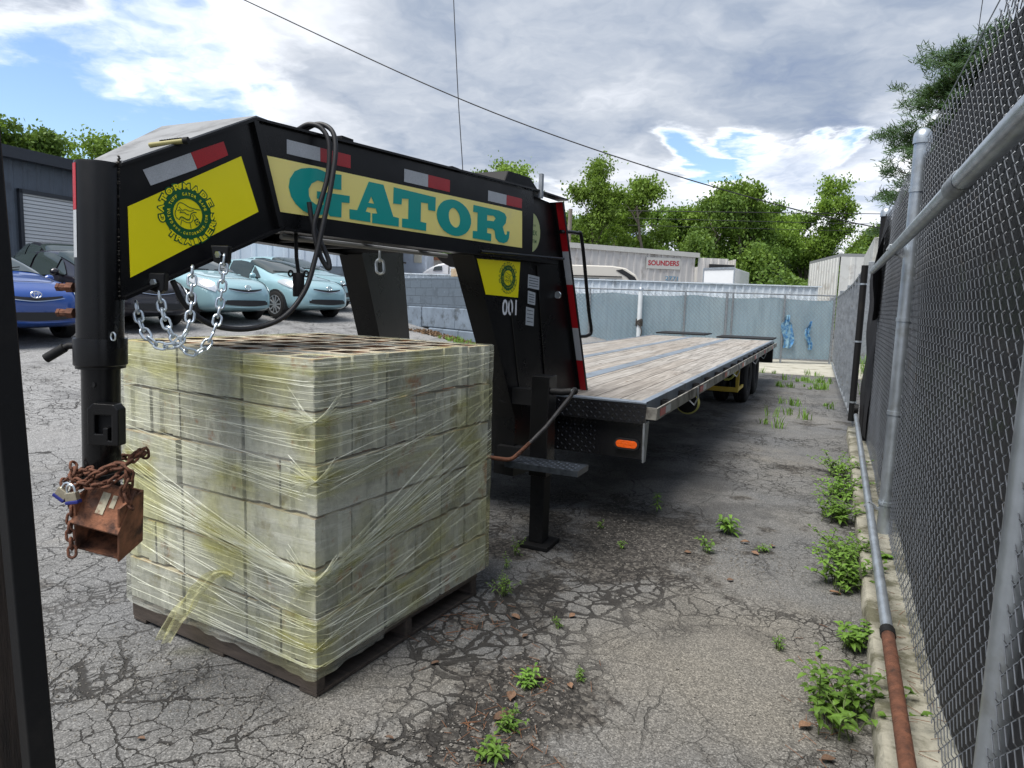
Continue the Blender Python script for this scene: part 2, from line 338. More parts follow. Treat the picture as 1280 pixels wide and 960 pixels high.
for y in gy:
    for x in gx:
        z = gz(x, y) + (.012*noise.noise((x*.9, y*.9, 0)) if abs(x) < 20 and y < 30 else 0)
        if -4.0 < x < .3 and y < 16: z = min(z, .006*noise.noise((x*1.3, y*1.3, 3)))
        if x > .5: z = -.02
        V.append((x, y, z))
nx = len(gx)
g.add(V, [(j*nx+i, j*nx+i+1, (j+1)*nx+i+1, (j+1)*nx+i) for j in range(len(gy)-1) for i in range(nx-1)])
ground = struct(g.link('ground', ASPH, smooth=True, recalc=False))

CONC = mat('old_concrete', (.30, .285, .23), .9, vary=.3, vscale=5, bump=.8, bscale=50, dirt=(.10, .095, .06), dscale=6, dlo=.44, dhi=.62)
CONCL = mat('pale_concrete', (.36, .345, .29), .9, vary=.15, vscale=2, bump=.4, bscale=60, dirt=(.17, .155, .11), dscale=2.5, dlo=.52, dhi=.68)
# low concrete kerb under the tall fence
k = MB()
prof = [(.245, -.06), (.25, .085), (.262, .098), (.60, .105), (.62, .09), (.62, -.06)]
ys = [-.5+.25*i for i in range(0, 41)]
V = []
for y in ys:
    e = .012*noise.noise((y*1.7, 0, 0))
    for i, (x, z) in enumerate(prof): V.append((x+e, y, z+.006*noise.noise((y*3, i, 2))))
np_ = len(prof)
k.add(V, [(a*np_+b, a*np_+b+1, (a+1)*np_+b+1, (a+1)*np_+b) for a in range(len(ys)-1) for b in range(np_-1)] + [tuple(range(np_)), tuple((len(ys)-1)*np_+i for i in range(np_-1, -1, -1))])
struct(k.link('kerb', CONC, smooth=True))
# pale concrete apron in front of the back fence
k = MB(); k.bb((-4.2, 17.4, -.05), (.9, 22.3, .012)); struct(k.link('concrete_apron', CONCL))

# ------------------------------------------------------------------ chain link
WIRE = mat('chain_link_wire', (.24, .26, .27), .38, .7, vary=.2, vscale=20)
WIREN = mat('dark_chain_link_wire', (.13, .14, .155), .34, .4, vary=.3, vscale=14, dirt=(.10, .09, .08), dscale=9, dlo=.55, dhi=.75)
def wire_mesh(P0, P1, z0, z1, cell, r, zfun=None, sag=0.0, n=4, waviness=0.0, wx=1.0, dep=1.1):
    """woven diamonds: every wire zigzags upward and hooks into its neighbour"""
    P0 = Vector(P0); P1 = Vector(P1); L = (P1-P0).length; u = (P1-P0).normalized(); nrm = Vector((u.y, -u.x, 0))
    mb = MB(); hw = cell*.5*wx; k = int(L/hw); V = []; F = []
    m_ = int((z1-z0)/(cell*.5))
    for i in range(k+1):
        s0 = i*hw; base = len(V); pts = []
        for j in range(m_+1):
            z = z0 + j*cell*.5
            top = zfun(s0) if zfun else z1
            if z > top: break
            s_ = s0 + (hw if (j+i) % 2 else 0); off = 0.0
            if waviness: off += waviness*noise.noise((s_*1.1, z*1.3, 5))
            pts.append(P0 + u*s_ + nrm*off + Vector((0, 0, z)))
        # a flattened spiral: each straight lies on one face of the fabric and the bends cross over
        q = []; o1 = r*dep
        for j in range(len(pts)-1):
            a, b = pts[j], pts[j+1]; o_ = nrm*(o1 if (j+i) % 2 else -o1)
            q.append(a+(b-a)*.13+o_); q.append(b-(b-a)*.13+o_)
        for j, p in enumerate(q):
            a = q[max(0, j-1)]; b = q[min(len(q)-1, j+1)]; d_ = (b-a).normalized()
            uu = d_.cross(nrm).normalized(); vv = nrm
            for t in range(n):
                an = 2*math.pi*(t+.5)/n; V.append(p + (uu*math.cos(an)+vv*math.sin(an))*r)
        for j in range(len(q)-1):
            for t in range(n): F.append((base+j*n+t, base+j*n+(t+1) % n, base+(j+1)*n+(t+1) % n, base+(j+1)*n+t))
    # neighbours overlap by having odd bends land on the next wire's even bends
    mb.v = [tuple(v) for v in V]; mb.f = F
    return mb
def screen_mat(name, base, alpha, dirt, rough=.8):
    m = bpy.data.materials.new(name); m.use_nodes = True; t = m.node_tree; t.nodes.clear(); n = NT(t)
    co = n.n('ShaderNodeTexCoord').outputs['Object']
    c = n.mix(n.rng(n.noise(co, 1.2, 7, .65), .4, .68, 0, 1), base, dirt)
    c = n.mix(n.rng(n.noise(n.vmath('MULTIPLY', co, (6, 6, .6)), 2, 4, .6), .4, .7, 0, .5), c, tuple(k*.7 for k in base))
    b = n.n('ShaderNodeBsdfPrincipled', {'Base Color': c, 'Roughness': rough, 'Specular IOR Level': .3, 'Normal': n.n('ShaderNodeBump', {'Strength': .35, 'Distance': .02, 'Height': n.noise(co, 9, 4, .6)}).outputs[0]})
    tr = n.n('ShaderNodeBsdfTransparent', {0: (1, 1, 1, 1)})
    n.n('ShaderNodeOutputMaterial', {0: n.n('ShaderNodeMixShader', {0: alpha, 1: tr.outputs[0], 2: b.outputs[0]}).outputs[0]})
    return m
BSCREEN = screen_mat('black_screen_fabric', (.014, .015, .018), .97, (.03, .03, .033))
BLSCREEN = screen_mat('blue_screen_fabric', (.27, .38, .44), .97, (.32, .41, .45))
def ripple_sheet(P0, P1, z0, z1, nu, nv, amp, off=0.0, seed=0, ztop=None, zbot=None, freq=1.2):
    P0 = Vector(P0); P1 = Vector(P1); u = (P1-P0); nrm = Vector((u.y, -u.x, 0)).normalized(); V = []
    for j in range(nv+1):
        for i in range(nu+1):
            p = P0 + u*(i/nu); tz = (ztop(i/nu) if ztop else z1); bz = (zbot(i/nu) if zbot else z0); z = bz+(tz-bz)*j/nv
            o_ = amp*noise.noise((p.x*freq+seed, p.y*freq, z*freq*.8)) + amp*.5*noise.noise((p.x*4*freq, p.y*4*freq+seed, z*1.2))
            V.append(p + nrm*(off+o_) + Vector((0, 0, z)))
    return MB().add(V, [(j*(nu+1)+i, j*(nu+1)+i+1, (j+1)*(nu+1)+i+1, (j+1)*(nu+1)+i) for j in range(nv) for i in range(nu)])
# tall fence along the right side
FX = .425
tf = empty('chain_link_fence', (FX, 5, .1), 'tall galvanised chain link fence with black screen on the concrete kerb at the right', 'fence')
wire_mesh((FX, 1.0, 0), (FX, 8.6, 0), .075, 2.62, .074, .0018, n=5, waviness=.014, wx=1.25, dep=2.2).link('wire_mesh', WIREN, tf, recalc=False)
sc_ = ripple_sheet((FX+.035, 1.0, 0), (FX+.035, 8.65, 0), .19, 2.53, 80, 24, .02, seed=3, zbot=lambda t: .16+.05*math.sin(t*17)).link('screen_fabric', BSCREEN, tf, smooth=True)
# torn corner of the screen hanging forward at the fence's far end
fl = MB(); V = []
NU, NV = 10, 22
for j in range(NV+1):
    t = j/NV
    for i in range(NU+1):
        s_ = i/NU; fold = .05*math.sin(s_*9+t*3)*(.4+t)
        V.append((FX-.02-.10*math.sin(min(1, t*1.25)*2.6)*s_*(1-.45*t)+fold*.35, 8.42-.75*s_*(1-.5*t)+.1*t*s_+fold, 2.58-1.10*t-.18*s_*(1-t)+.03*math.sin(s_*6)))
fl.add(V, [(j*(NU+1)+i, j*(NU+1)+i+1, (j+1)*(NU+1)+i+1, (j+1)*(NU+1)+i) for j in range(NV) for i in range(NU)])
fl.link('hanging_flap', BSCREEN, tf, smooth=True, label='torn black screen flap hanging off the fence end')
def post(parent, x, y, z0, z1, r, cap=True, name='post', m=None):
    p = MB(); p.lathe([(0, z0), (r, z0), (r, z1-.02), (r, z1)], (x, y, 0), n=20)
    o = p.link(name, m or ZINC, parent, smooth=True)
    if cap:
        c = MB(); c.lathe([(r*1.16, z1-.05), (r*1.16, z1-.01), (r*1.05, z1+.015), (r*.7, z1+.035), (r*.25, z1+.045), (0, z1+.046)], (x, y, 0), n=20)
        c.link('post_cap', ZINC, o, smooth=True)
    return o
PX, PY = .403, 5.0
p1 = post(tf, PX, PY, .08, 2.63, .046)
for z in (.30, .9, 1.5, 2.3):
    b = MB(); b.lathe([(.0465, z-.012), (.051, z-.012), (.051, z+.012), (.0465, z+.012)], (PX, PY, 0), n=20); b.box((FX+.02, PY, z), (.05, .02, .02)); b.link('tension_band', ZINC, p1, smooth=True)
post(tf, .436, 1.93, .08, 2.60, .036)
ripple_sheet((FX-.01, 8.28, 0), (.335, 8.66, 0), .16, 1.98, 8, 22, .03, seed=12, freq=3).link('screen_end', BSCREEN, tf, smooth=True)
p2 = post(tf, FX-.01, 8.55, .05, 2.62, .05, m=BLACK2)
ww = MB(); ww.tube([(FX, 1.0, 2.615+.0*0), (FX, 8.6, 2.615)], .0025, 5); ww.link('top_wire', WIRE, tf)
for i in range(26):
    pass
# the two pipes the sliding gate rolls on
RPX = .30
tr_ = empty('gate_track', (RPX, 5, 0), 'pair of long galvanised pipes that the sliding gate rolls along beside the kerb', 'gate track')
a = MB(); a.tube([(RPX, 1.2, 1.925), (RPX, 3.3, 1.93), (RPX, 7.75, 1.94)], .029, 16); top = a.link('top_pipe', ZINC, tr_, smooth=True)
b = MB(); b.lathe([(.030, -.09), (.0335, -.085), (.0335, .085), (.030, .09)], (RPX, 2.45, 1.928), 'Y', 16); b.link('pipe_sleeve', ZINCM, top, smooth=True)
b = MB(); b.tube([(RPX+.03, 1.69, 1.925), (RPX+.055, 1.685, 1.89), (RPX+.06, 1.685, 1.84), (RPX+.10, 1.70, 1.835)], .014, 10); b.link('elbow_bracket', ZINC, top, smooth=True)
a = MB(); a.tube([(RPX, 3.06, .225), (RPX, 5.5, .29), (RPX, 8.5, .38)], .024, 14); a.link('bottom_pipe', ZINC, tr_, smooth=True)
a = MB(); a.tube([(RPX, .9, .17), (RPX, 2.2, .205), (RPX, 3.09, .226)], .0255, 14); a.link('rusted_pipe_end', RUST, tr_, smooth=True, label='rusty brown near end of the bottom pipe')
b = MB(); b.lathe([(.026, -.03), (.030, -.028), (.030, .028), (.026, .03)], (RPX, 3.10, .2262), 'Y', 14); b.link('pipe_coupling', BLACK2, tr_, smooth=True)
for y, z in ((5.0, 1.934),): 
    b = MB(); b.bar((RPX, y, z-.02), (PX, y, z-.06), .03, .012); b.tube([(RPX-.035, y, z), (RPX-.02, y, z+.033), (RPX+.02, y, z+.033), (RPX+.035, y, z)], .007, 8); b.link('clamp', ZINCM, tr_)
b = MB(); b.bar((RPX, 5.0, .27), (PX, 5.0, .24), .03, .015); b.tube([(RPX-.03, 4.95, .27), (RPX, 4.95, .31), (RPX+.04, 4.95, .28)], .006, 8); b.link('clamp', ZINCM, tr_)
# sliding gate beyond
G0 = Vector((.262, 8.75, 0)); G1 = Vector((.02, 20.6, 0))
sg = empty('sliding_gate', G0, 'long grey chain link sliding gate standing between the tall fence and the back fence', 'gate')
def gp(t, z, o=0.0): return G0.lerp(G1, t) + Vector((o, 0, z))
f_ = MB(); f_.tube([gp(0, .28), gp(0, 2.06)], .036, 14); f_.link('end_post', BLACK2, sg, smooth=True)
f_ = MB(); f_.tube([gp(0, 2.0), gp(.2, 1.93), gp(.5, 1.9), gp(1, 1.9)], .022, 10); f_.link('top_rail', ZINCM, sg, smooth=True)
f_ = MB(); f_.tube([gp(0, .33), gp(.3, .24), gp(1, .12)], .022, 10); f_.link('bottom_rail', ZINCM, sg, smooth=True)
for i in range(1, 15):
    t = i/15; f_ = MB(); zz = 2.0-.1*min(1, t*3)
    f_.box(gp(t, (zz+.2)/2+.03), (.045, .06, zz-.26)); f_.link('upright', ZINCM, sg)
wire_mesh(G0+Vector((.03, 0, 0)), G1+Vector((.03, 0, 0)), .2, 1.95, .07, .0022, n=3).link('wire_mesh', WIRE, sg, recalc=False)
for z in (.5, 1.2, 1.85):
    f_ = MB(); f_.lathe([(.037, z-.01), (.041, z-.01), (.041, z+.01), (.037, z+.01)], (G0.x, G0.y, 0), n=14); f_.box((G0.x-.06, G0.y, z), (.06, .012, .012)); f_.link('band', ZINC, sg)
gr_ = MB(); gr_.lathe([(0, -.02), (.05, -.02), (.05, .02), (0, .02)], (RPX, 8.62, .44), 'X', 18); gr_.box((RPX, 8.7, .42), (.05, .1, .12)); gr_.link('roller', BLACK2, sg)
# stored steel pickets behind the gate
for i, (px, py, h) in enumerate([(.35, 22.6, 2.3), (.62, 22.9, 2.65), (.16, 23.2, 2.15), (.86, 22.8, 3.0), (-.1, 23.3, 1.95), (1.08, 22.7, 3.15)]):
    q = MB(); q.box((px, py, h/2), (.17, .17, h)); o = q.link('steel_post', ZINCM, bevel=.01)
    tag(o, ['second tallest-group grey steel post', 'broad grey steel post in the middle', 'short grey steel post', 'tall grey steel post near the end', 'shortest and leftmost grey steel post', 'tallest and rightmost grey steel post'][i]+' standing beyond the sliding gate', 'post', 'grey steel posts beyond the sliding gate')
# ------------------------------------------------------------------ back fence with blue screen
B0 = Vector((-9.6, 16.2, 0)); B1 = Vector((-.02, 21.45, 0))
bd = (B1-B0).normalized(); bn = Vector((bd.y, -bd.x, 0))
bf = empty('chain_link_fence', B1, 'low chain link fence backed with faded blue screen fabric behind the trailer deck', 'fence')
Lb = (B1-B0).length
wire_mesh(B0+bn*.03, B1+bn*.03, .12, 1.93, .11, .0042, n=3).link('wire_mesh', WIRE, bf, recalc=False)
ripple_sheet(B0-bn*.03, B1-bn*.03, .14, 1.86, 130, 18, .045, seed=8, ztop=lambda t: 1.86-.06*abs(math.sin(t*15)), freq=1.6).link('screen_fabric', BLSCREEN, bf, smooth=True)
f_ = MB(); f_.tube([B0+Vector((0, 0, 1.95)), B1+Vector((0, 0, 1.95))], .021, 10); f_.link('top_rail', ZINCM, bf, smooth=True)
f_ = MB(); f_.tube([B0+Vector((0, 0, .13)), B1+Vector((0, 0, .13))], .018, 8); f_.link('bottom_rail', ZINCM, bf, smooth=True)
for s_ in (.03, 1.47, 2.96, 3.13, 4.32, 7.0, 8.4, 9.8):
    post(bf, *(B1-bd*s_).xy, .0, 1.97, .027 if s_ != 3.13 else .034, m=ZINCM, cap=False)
gp_ = B1-bd*5.62+bn*.12
wp_ = post(None, gp_.x, gp_.y, 0, 1.98, .062, m=mat('white_post_paint', (.62, .66, .68), .5, vary=.1))
wp_.name = 'gate_post'; tag(wp_, 'thick pale gate post in front of the blue screened fence', 'post')
b = MB()
for i in range(9):
    a0 = i*.7; b.tube([(gp_.x+.09*math.cos(a0+t*.52), gp_.y+.09*math.sin(a0+t*.52), .98+.018*i+.03*math.sin(t+i)) for t in range(13)], .011, 6)
b.tube([(gp_.x+.05, gp_.y-.1, .98), (gp_.x+.12, gp_.y-.12, .8), (gp_.x+.06, gp_.y-.12, .62)], .013, 6)
tag(b.link('chain', mat('dull_chain', (.10, .09, .08), .6, .6, vary=.3)), 'bunched dark chain wrapped round the pale gate post', 'chain')
BLUEP = mat('blue_tarp', (.05, .18, .38), .6, vary=.6, vscale=14, dirt=(.22, .37, .45), dscale=11, dlo=.42, dhi=.6)
for i, (s_, w_, z0, z1) in enumerate([(1.35, .34, .45, 1.38), (.72, .16, .42, 1.22)]):
    c0 = B1-bd*s_+bn*.06; V = []
    for j in range(17):
        t = j/16; ww_ = w_*(.25+.75*abs(math.sin(t*2.2+.5)))*(.55 if t > .8 else 1)
        for q in range(7):
            e = (q/6-.5)*ww_; V.append(c0+bd*(e+.05*math.sin(t*6+i))+bn*(.03*math.sin(q*2.1+t*9))+Vector((0, 0, z0+(z1-z0)*t+.05*math.sin(q*3.1))))
    tag(MB().add(V, [(j*7+q, j*7+q+1, (j+1)*7+q+1, (j+1)*7+q) for j in range(16) for q in range(6)]).link('tarp_scrap', BLUEP, smooth=True),
        ['larger bright blue plastic scrap snagged on the back fence', 'narrower blue plastic scrap snagged on the fence nearest its right end'][i], 'tarp')
# low white metal fence beyond
WMET = mat('white_sheet_metal', (.66, .72, .77), .5, vary=.06, dirt=(.40, .43, .45), dscale=3)
def corrugated(P0, P1, z0, z1, pitch, depth, name, m, parent=None, zt=None):
    P0 = Vector(P0); P1 = Vector(P1); L = (P1-P0).length; u = (P1-P0).normalized(); nrm = Vector((u.y, -u.x, 0)); V = []; k = int(L/pitch)
    prof = [(0, 0), (.62, 0), (.70, 1), (.92, 1)]
    for i in range(k):
        for a_, d_ in prof:
            s1 = (i+a_)*pitch; p = P0+u*s1+nrm*depth*d_
            V += [p+Vector((0, 0, z0)), p+Vector((0, 0, zt(s1/L) if zt else z1))]
    n_ = len(V)//2
    return MB().add(V, [(2*i, 2*i+2, 2*i+3, 2*i+1) for i in range(n_-1)]).link(name, m, parent)
wf = empty('metal_fence', (-5, 22.6, 0), 'low white corrugated metal fence just beyond the blue screened fence', 'fence')
W0 = B0-bn*2.6-bd*3; W1 = B1-bn*2.6+bd*.9
corrugated(W0, W1, 0, 2.27, .22, .03, 'sheet_panel', WMET, wf)
f_ = MB(); f_.bar(W0+Vector((0, 0, 2.28))+bn*.02, W1+Vector((0, 0, 2.28))+bn*.02, .09, .035); f_.link('cap_rail', WMET, wf)
# ================================================================== the gooseneck flatbed trailer
XC = -2.35
def sx_(y): return -1.87+.17*(y-3.46)
NN = Vector((.9859, -.1676, 0))                       # outward normal of the near side plane
def near(y, z, o=0.0): return Vector((sx_(y), y, z)) + NN*o
def far(y, z, o=0.0):
    p = near(y, z, o); return Vector((2*XC-p.x+max(0, (2.06-y)/.51)*.145, p.y, p.z))
trailer = empty('flatbed_trailer', (XC, 8, 0), 'long black gooseneck flatbed trailer with wooden deck, yellow name panels and red and white tape', 'trailer')
WOODD = bpy.data.materials.new('weathered_deck_boards')
def _deck():
    m = WOODD; m.use_nodes = True; t = m.node_tree; t.nodes.clear(); n = NT(t)
    co = n.n('ShaderNodeTexCoord').outputs['Object']; sp = n.n('ShaderNodeSeparateXYZ', {0: co})
    X = n.math('DIVIDE', sp.outputs[0], .185); bi = n.math('FLOOR', X); fx = n.math('FRACT', X)
    r1 = n.n('ShaderNodeTexWhiteNoise', {'W': bi}, noise_dimensions='1D').outputs[0]
    Y = n.math('ADD', n.math('DIVIDE', sp.outputs[1], 2.6), n.math('MULTIPLY', r1, 3.7)); bj = n.math('FLOOR', Y); fy = n.math('FRACT', Y)
    rid = n.n('ShaderNodeTexWhiteNoise', {'Vector': n.n('ShaderNodeCombineXYZ', {0: bi, 1: bj, 2: 0.0}).outputs[0]}, noise_dimensions='3D').outputs[0]
    gcoord = n.n('ShaderNodeCombineXYZ', {0: n.math('MULTIPLY', sp.outputs[0], 34), 1: n.math('ADD', n.math('MULTIPLY', sp.outputs[1], 1.3), n.math('MULTIPLY', rid, 40)), 2: n.math('MULTIPLY', rid, 9)}).outputs[0]
    gr = n.noise(gcoord, 1.0, 5, .65, .8)
    c = n.ramp(gr, [(.28, (.115, .105, .095)), (.5, (.275, .258, .236)), (.72, (.42, .40, .375))])
    c = n.mix(n.math('MULTIPLY', rid, .55), c, n.mix(1.0, c, (.80, .73, .66), 'MULTIPLY'))
    kn = n.n('ShaderNodeTexVoronoi', {'Vector': n.n('ShaderNodeCombineXYZ', {0: n.math('MULTIPLY', sp.outputs[0], 5.4), 1: n.math('MULTIPLY', sp.outputs[1], 2.2), 2: 0.0}).outputs[0], 'Scale': 1.0}).outputs['Distance']
    c = n.mix(n.rng(kn, .03, .10, .8, 0, True), c, (.10, .06, .035))
    c = n.mix(n.rng(n.noise(co, 1.2, 7, .7), .55, .72, 0, .6, True), c, (.12, .10, .085))
    c = n.mix(n.rng(n.noise(n.vmath('ADD', co, (3, 8, 1)), 3.5, 4, .7), .70, .76, 0, .7, True), c, (.30, .09, .06))
    e = n.math('MINIMUM', n.math('MULTIPLY', n.math('MINIMUM', fx, n.math('SUBTRACT', 1.0, fx)), .185), n.math('MULTIPLY', n.math('MINIMUM', fy, n.math('SUBTRACT', 1.0, fy)), 2.6))
    gap = n.rng(e, .0015, .0055, 1, 0, True)
    c = n.mix(gap, c, (.025, .02, .016))
    h = n.math('SUBTRACT', n.math('MULTIPLY', gr, .25), gap)
    b = n.n('ShaderNodeBsdfPrincipled', {'Base Color': c, 'Roughness': .82, 'Specular IOR Level': .25, 'Normal': n.n('ShaderNodeBump', {'Strength': .7, 'Distance': .006, 'Height': h}).outputs[0]})
    n.n('ShaderNodeOutputMaterial', {0: b.outputs[0]})
_deck()
YEL = mat('yellow_vinyl', (.93, .82, .008), .32, spec=.45, vary=.03)
YELP = mat('pale_yellow_reflective_vinyl', (.95, .82, .26), .28, spec=.5, vary=.04, dirt=(.88, .76, .30), dscale=5)
TEAL = mat('teal_vinyl', (.0, .33, .29), .35)
GREEN = mat('green_vinyl', (.004, .10, .028), .35)
def tape_mat(name, base, cell=120, metal=0.0):
    def ex(n, co, b, c):
        v = n.n('ShaderNodeTexVoronoi', {'Vector': co, 'Scale': cell}, feature='DISTANCE_TO_EDGE').outputs['Distance']
        f = n.rng(v, .0, .12, 1, 0, True)
        n.t.links.new(n.mix(n.math('MULTIPLY', f, .35), c, tuple(k*.55 for k in base)), b.inputs['Base Color'])
    return mat(name, base, .3, metal, extra=ex, vary=.08, vscale=12)
TRED = tape_mat('red_reflective_tape', (.42, .012, .018)); TWHI = tape_mat('silver_reflective_tape', (.46, .48, .50))
STEELSTRIP = mat('blue_grey_steel_edge', (.22, .26, .31), .45, .5, vary=.15, vscale=4, dirt=(.12, .12, .12), dscale=6)
def diamond(name, base, rough, metal):
    def ex(n, co, b, c):
        s = n.n('ShaderNodeSeparateXYZ', {0: co}); u = n.math('ADD', s.outputs[0], n.math('MULTIPLY', s.outputs[1], .5)); v = n.math('ADD', s.outputs[2], n.math('MULTIPLY', s.outputs[1], .866))
        a = n.math('DIVIDE', n.math('ADD', u, v), .034); b2 = n.math('DIVIDE', n.math('SUBTRACT', u, v), .034)
        par = n.math('MODULO', n.math('ADD', n.math('FLOOR', a), n.math('FLOOR', b2)), 2.0)
        fa = n.math('ABSOLUTE', n.math('SUBTRACT', n.math('FRACT', a), .5)); fb = n.math('ABSOLUTE', n.math('SUBTRACT', n.math('FRACT', b2), .5))
        par = n.math('ABSOLUTE', par)
        l1 = n.math('ADD', n.math('MULTIPLY', fa, 5.2), n.math('MULTIPLY', fb, 1.6)); l2 = n.math('ADD', n.math('MULTIPLY', fb, 5.2), n.math('MULTIPLY', fa, 1.6))
        l = n.n('ShaderNodeMix', {0: par, 2: l1, 3: l2}, data_type='FLOAT').outputs[0]
        h = n.rng(l, .55, 1.0, 1, 0, True)
        n.t.links.new(n.n('ShaderNodeBump', {'Strength': 1.0, 'Distance': .02, 'Height': h}).outputs[0], b.inputs['Normal'])
    return mat(name, base, rough, metal, spec=.7, extra=ex, dirt=(.03, .028, .025), dscale=6, dlo=.55, dhi=.8)
TRDM = mat('tread_plate_paint', (.012, .012, .014), .22, .2, spec=.8, vary=.2)
TRDS = mat('worn_step_plate', (.06, .07, .085), .3, .7, vary=.3, vscale=30)
DIAM = diamond('black_tread_plate', (.02, .02, .022), .2, .3)
def tread(mb, fn, w_, h_, p=.030, ht=.0022):
    """raised lozenges of a tread plate; fn(u, v, lift)"""
    for j in range(int(h_/p)):
        for i in range(int(w_/p)):
            cu_, cv_ = (i+.5)*p, (j+.5)*p; a = math.pi/4 if (i+j) % 2 else -math.pi/4; c, s_ = math.cos(a), math.sin(a); L_, W_ = p*.46, p*.13
            q = [(L_*c, L_*s_), (-W_*s_, W_*c), (-L_*c, -L_*s_), (W_*s_, -W_*c)]
            r_ = [(L_*.4*c, L_*.4*s_), (-L_*.4*c, -L_*.4*s_)]
            V = [fn(cu_+x, cv_+y, 0) for x, y in q]+[fn(cu_+x, cv_+y, ht) for x, y in r_]
            mb.add(V, [(0, 1, 4), (1, 5, 4), (1, 2, 5), (2, 3, 5), (3, 4, 5), (3, 0, 4)])
    return mb
def side_prism(loop, o0, o1, name, m, parent, side='near', bevel=0, label=None):
    fn = near if side == 'near' else far
    return MB().prism(loop if isinstance(loop[0][0], (tuple, list)) else [loop], lambda a, b, d_: fn(a, b, d_), o0, o1).link(name, m, parent, bevel=bevel, label=label)
front_loop = [(1.55, 1.95), (2.062, 2.212), (2.172, 1.812), (1.545, 1.516)]
main_loop = [(2.062, 2.212), (4.034, 2.232), (4.034, 1.806), (2.172, 1.812)]
def strip_along(pts, o0, o1, th, fn):
    """flange plate following a (y,z) polyline, from offset o0 to o1 outward, thickness th upward"""
    mb = MB()
    for (y0, z0), (y1, z1) in zip(pts, pts[1:]):
        P = [fn(y0, z0, o0), fn(y0, z0, o1), fn(y1, z1, o1), fn(y1, z1, o0)]
        mb.add(P + [p+Vector((0, 0, th)) for p in P], [(0, 1, 2, 3), (7, 6, 5, 4), (0, 4, 5, 1), (1, 5, 6, 2), (2, 6, 7, 3), (3, 7, 4, 0)])
    return mb
for side, fn in (('near', near), ('far', far)):
    web = side_prism([(1.55, 1.95), (2.062, 2.212), (4.034, 2.232), (4.034, 1.806), (2.172, 1.812), (1.545, 1.516)], -.02, 0, 'neck_beam', BLACK, trailer, side)
    strip_along([(1.55, 1.948), (2.062, 2.212), (4.034, 2.236), (4.42, 2.225)], -.06, .022, .010, fn).link('top_flange', BLACK, web)
    strip_along([(1.545, 1.508), (2.172, 1.806)], -.06, .030, .012, fn).link('bottom_flange', BLACK, web)
    strip_along([(2.172, 1.800), (4.30, 1.794)], -.06, .034, .012, fn).link('bottom_flange', BLACK, web)
    k = MB(); k.add([fn(2.045, 2.208, 0), fn(2.045, 2.208, .022), fn(2.066, 2.210, .022), fn(2.066, 2.210, 0), fn(2.150, 1.812, 0), fn(2.150, 1.812, .028), fn(2.172, 1.812, .028), fn(2.172, 1.812, 0)], [(0, 1, 2, 3), (4, 7, 6, 5), (0, 4, 5, 1), (1, 5, 6, 2), (2, 6, 7, 3), (3, 7, 4, 0)]); k.link('knee_stiffener', BLACK, web)
    # upright riser: box-like front part, recessed gusset plate behind, taped flange at the rear edge
    riser = side_prism([(3.44, 2.19), (3.44, 1.80), (3.545, 1.577), (3.72, 1.20), (3.90, .80), (3.90, .42), (4.25, .42), (4.22, .95), (4.034, 1.802), (4.030, 2.19)], -.16, -.001, 'riser', BLACK, trailer, side)
    if side == 'near': side_prism([(4.036, 2.232), (4.376, 2.205), (4.83, .86), (4.83, .80), (4.20, .80), (4.036, 1.7)], -.09, -.075, 'gusset_plate', BLACK, riser, side)
    fl_ = MB(); a_, b_ = (4.378, 2.215), (4.838, .85)
    P = [fn(a_[0], a_[1], -.12), fn(a_[0], a_[1], .0), fn(b_[0], b_[1], .0), fn(b_[0], b_[1], -.12)]
    Q = [fn(a_[0]+.022, a_[1], -.12), fn(a_[0]+.022, a_[1], .0), fn(b_[0]+.022, b_[1], .0), fn(b_[0]+.022, b_[1], -.12)]
    fl_.add(P+Q, [(0, 1, 2, 3), (7, 6, 5, 4), (0, 4, 5, 1), (1, 5, 6, 2), (2, 6, 7, 3), (3, 7, 4, 0)]); 
    if side == 'near': fl_.link('rear_flange', BLACK, riser)
    # tape blocks on the flange's front face
    cuts = [0, .235, .40, .625, .80, 1.0]
    for i in range(5 if side == 'near' else 0):
        t0, t1 = cuts[i], cuts[i+1]
        q = [fn(a_[0]+(b_[0]-a_[0])*t-.002, a_[1]+(b_[1]-a_[1])*t, o) for t, o in ((t0, -.052), (t0, -.002), (t1, -.002), (t1, -.052))]
        MB().add(q, [(0, 1, 2, 3)]).link('reflective_tape', TRED if i % 2 == 0 else TWHI, riser, recalc=False)
    if side == 'near':
        side_prism([(1.575, 1.822-.0), (2.000, 2.066), (2.072, 1.866), (1.575, 1.585)], .001, .0035, 'yellow_panel', YEL, web)
        side_prism([(2.103, 2.090), (3.902, 2.094), (3.914, 1.872), (2.155, 1.878)], .001, .0035, 'name_panel', YELP, web)
        for lp in LETTERS:
            side_prism(lp, .0045, .006, 'letter', TEAL, web)
        side_prism([(3.47, 1.777), (3.901, 1.785), (3.887, 1.565), (3.56, 1.577)], .001, .003, 'yellow_panel', YEL, riser)
    # tape pairs along the top
    for (ya, yb, yc, za, zb) in ((2.208, 2.376, 2.544, 2.115, 2.172), (2.883, 3.055, 3.225, 2.110, 2.172), (3.559, 3.738, 3.900, 2.110, 2.168)):
        side_prism([(ya, za), (ya, zb), (yb, zb), (yb, za)], .001, .002, 'reflective_tape', TWHI, web, side)
        side_prism([(yb+.001, za), (yb+.001, zb), (yc, zb), (yc, za)], .001, .002, 'reflective_tape', TRED, web, side)
    side_prism([(1.629, 1.952), (1.800, 2.041), (1.823, 1.988), (1.654, 1.903)], .001, .002, 'reflective_tape', TWHI, web, side)
    side_prism([(1.801, 2.042), (1.929, 2.107), (1.947, 2.060), (1.824, 1.989)], .001, .002, 'reflective_tape', TRED, web, side)
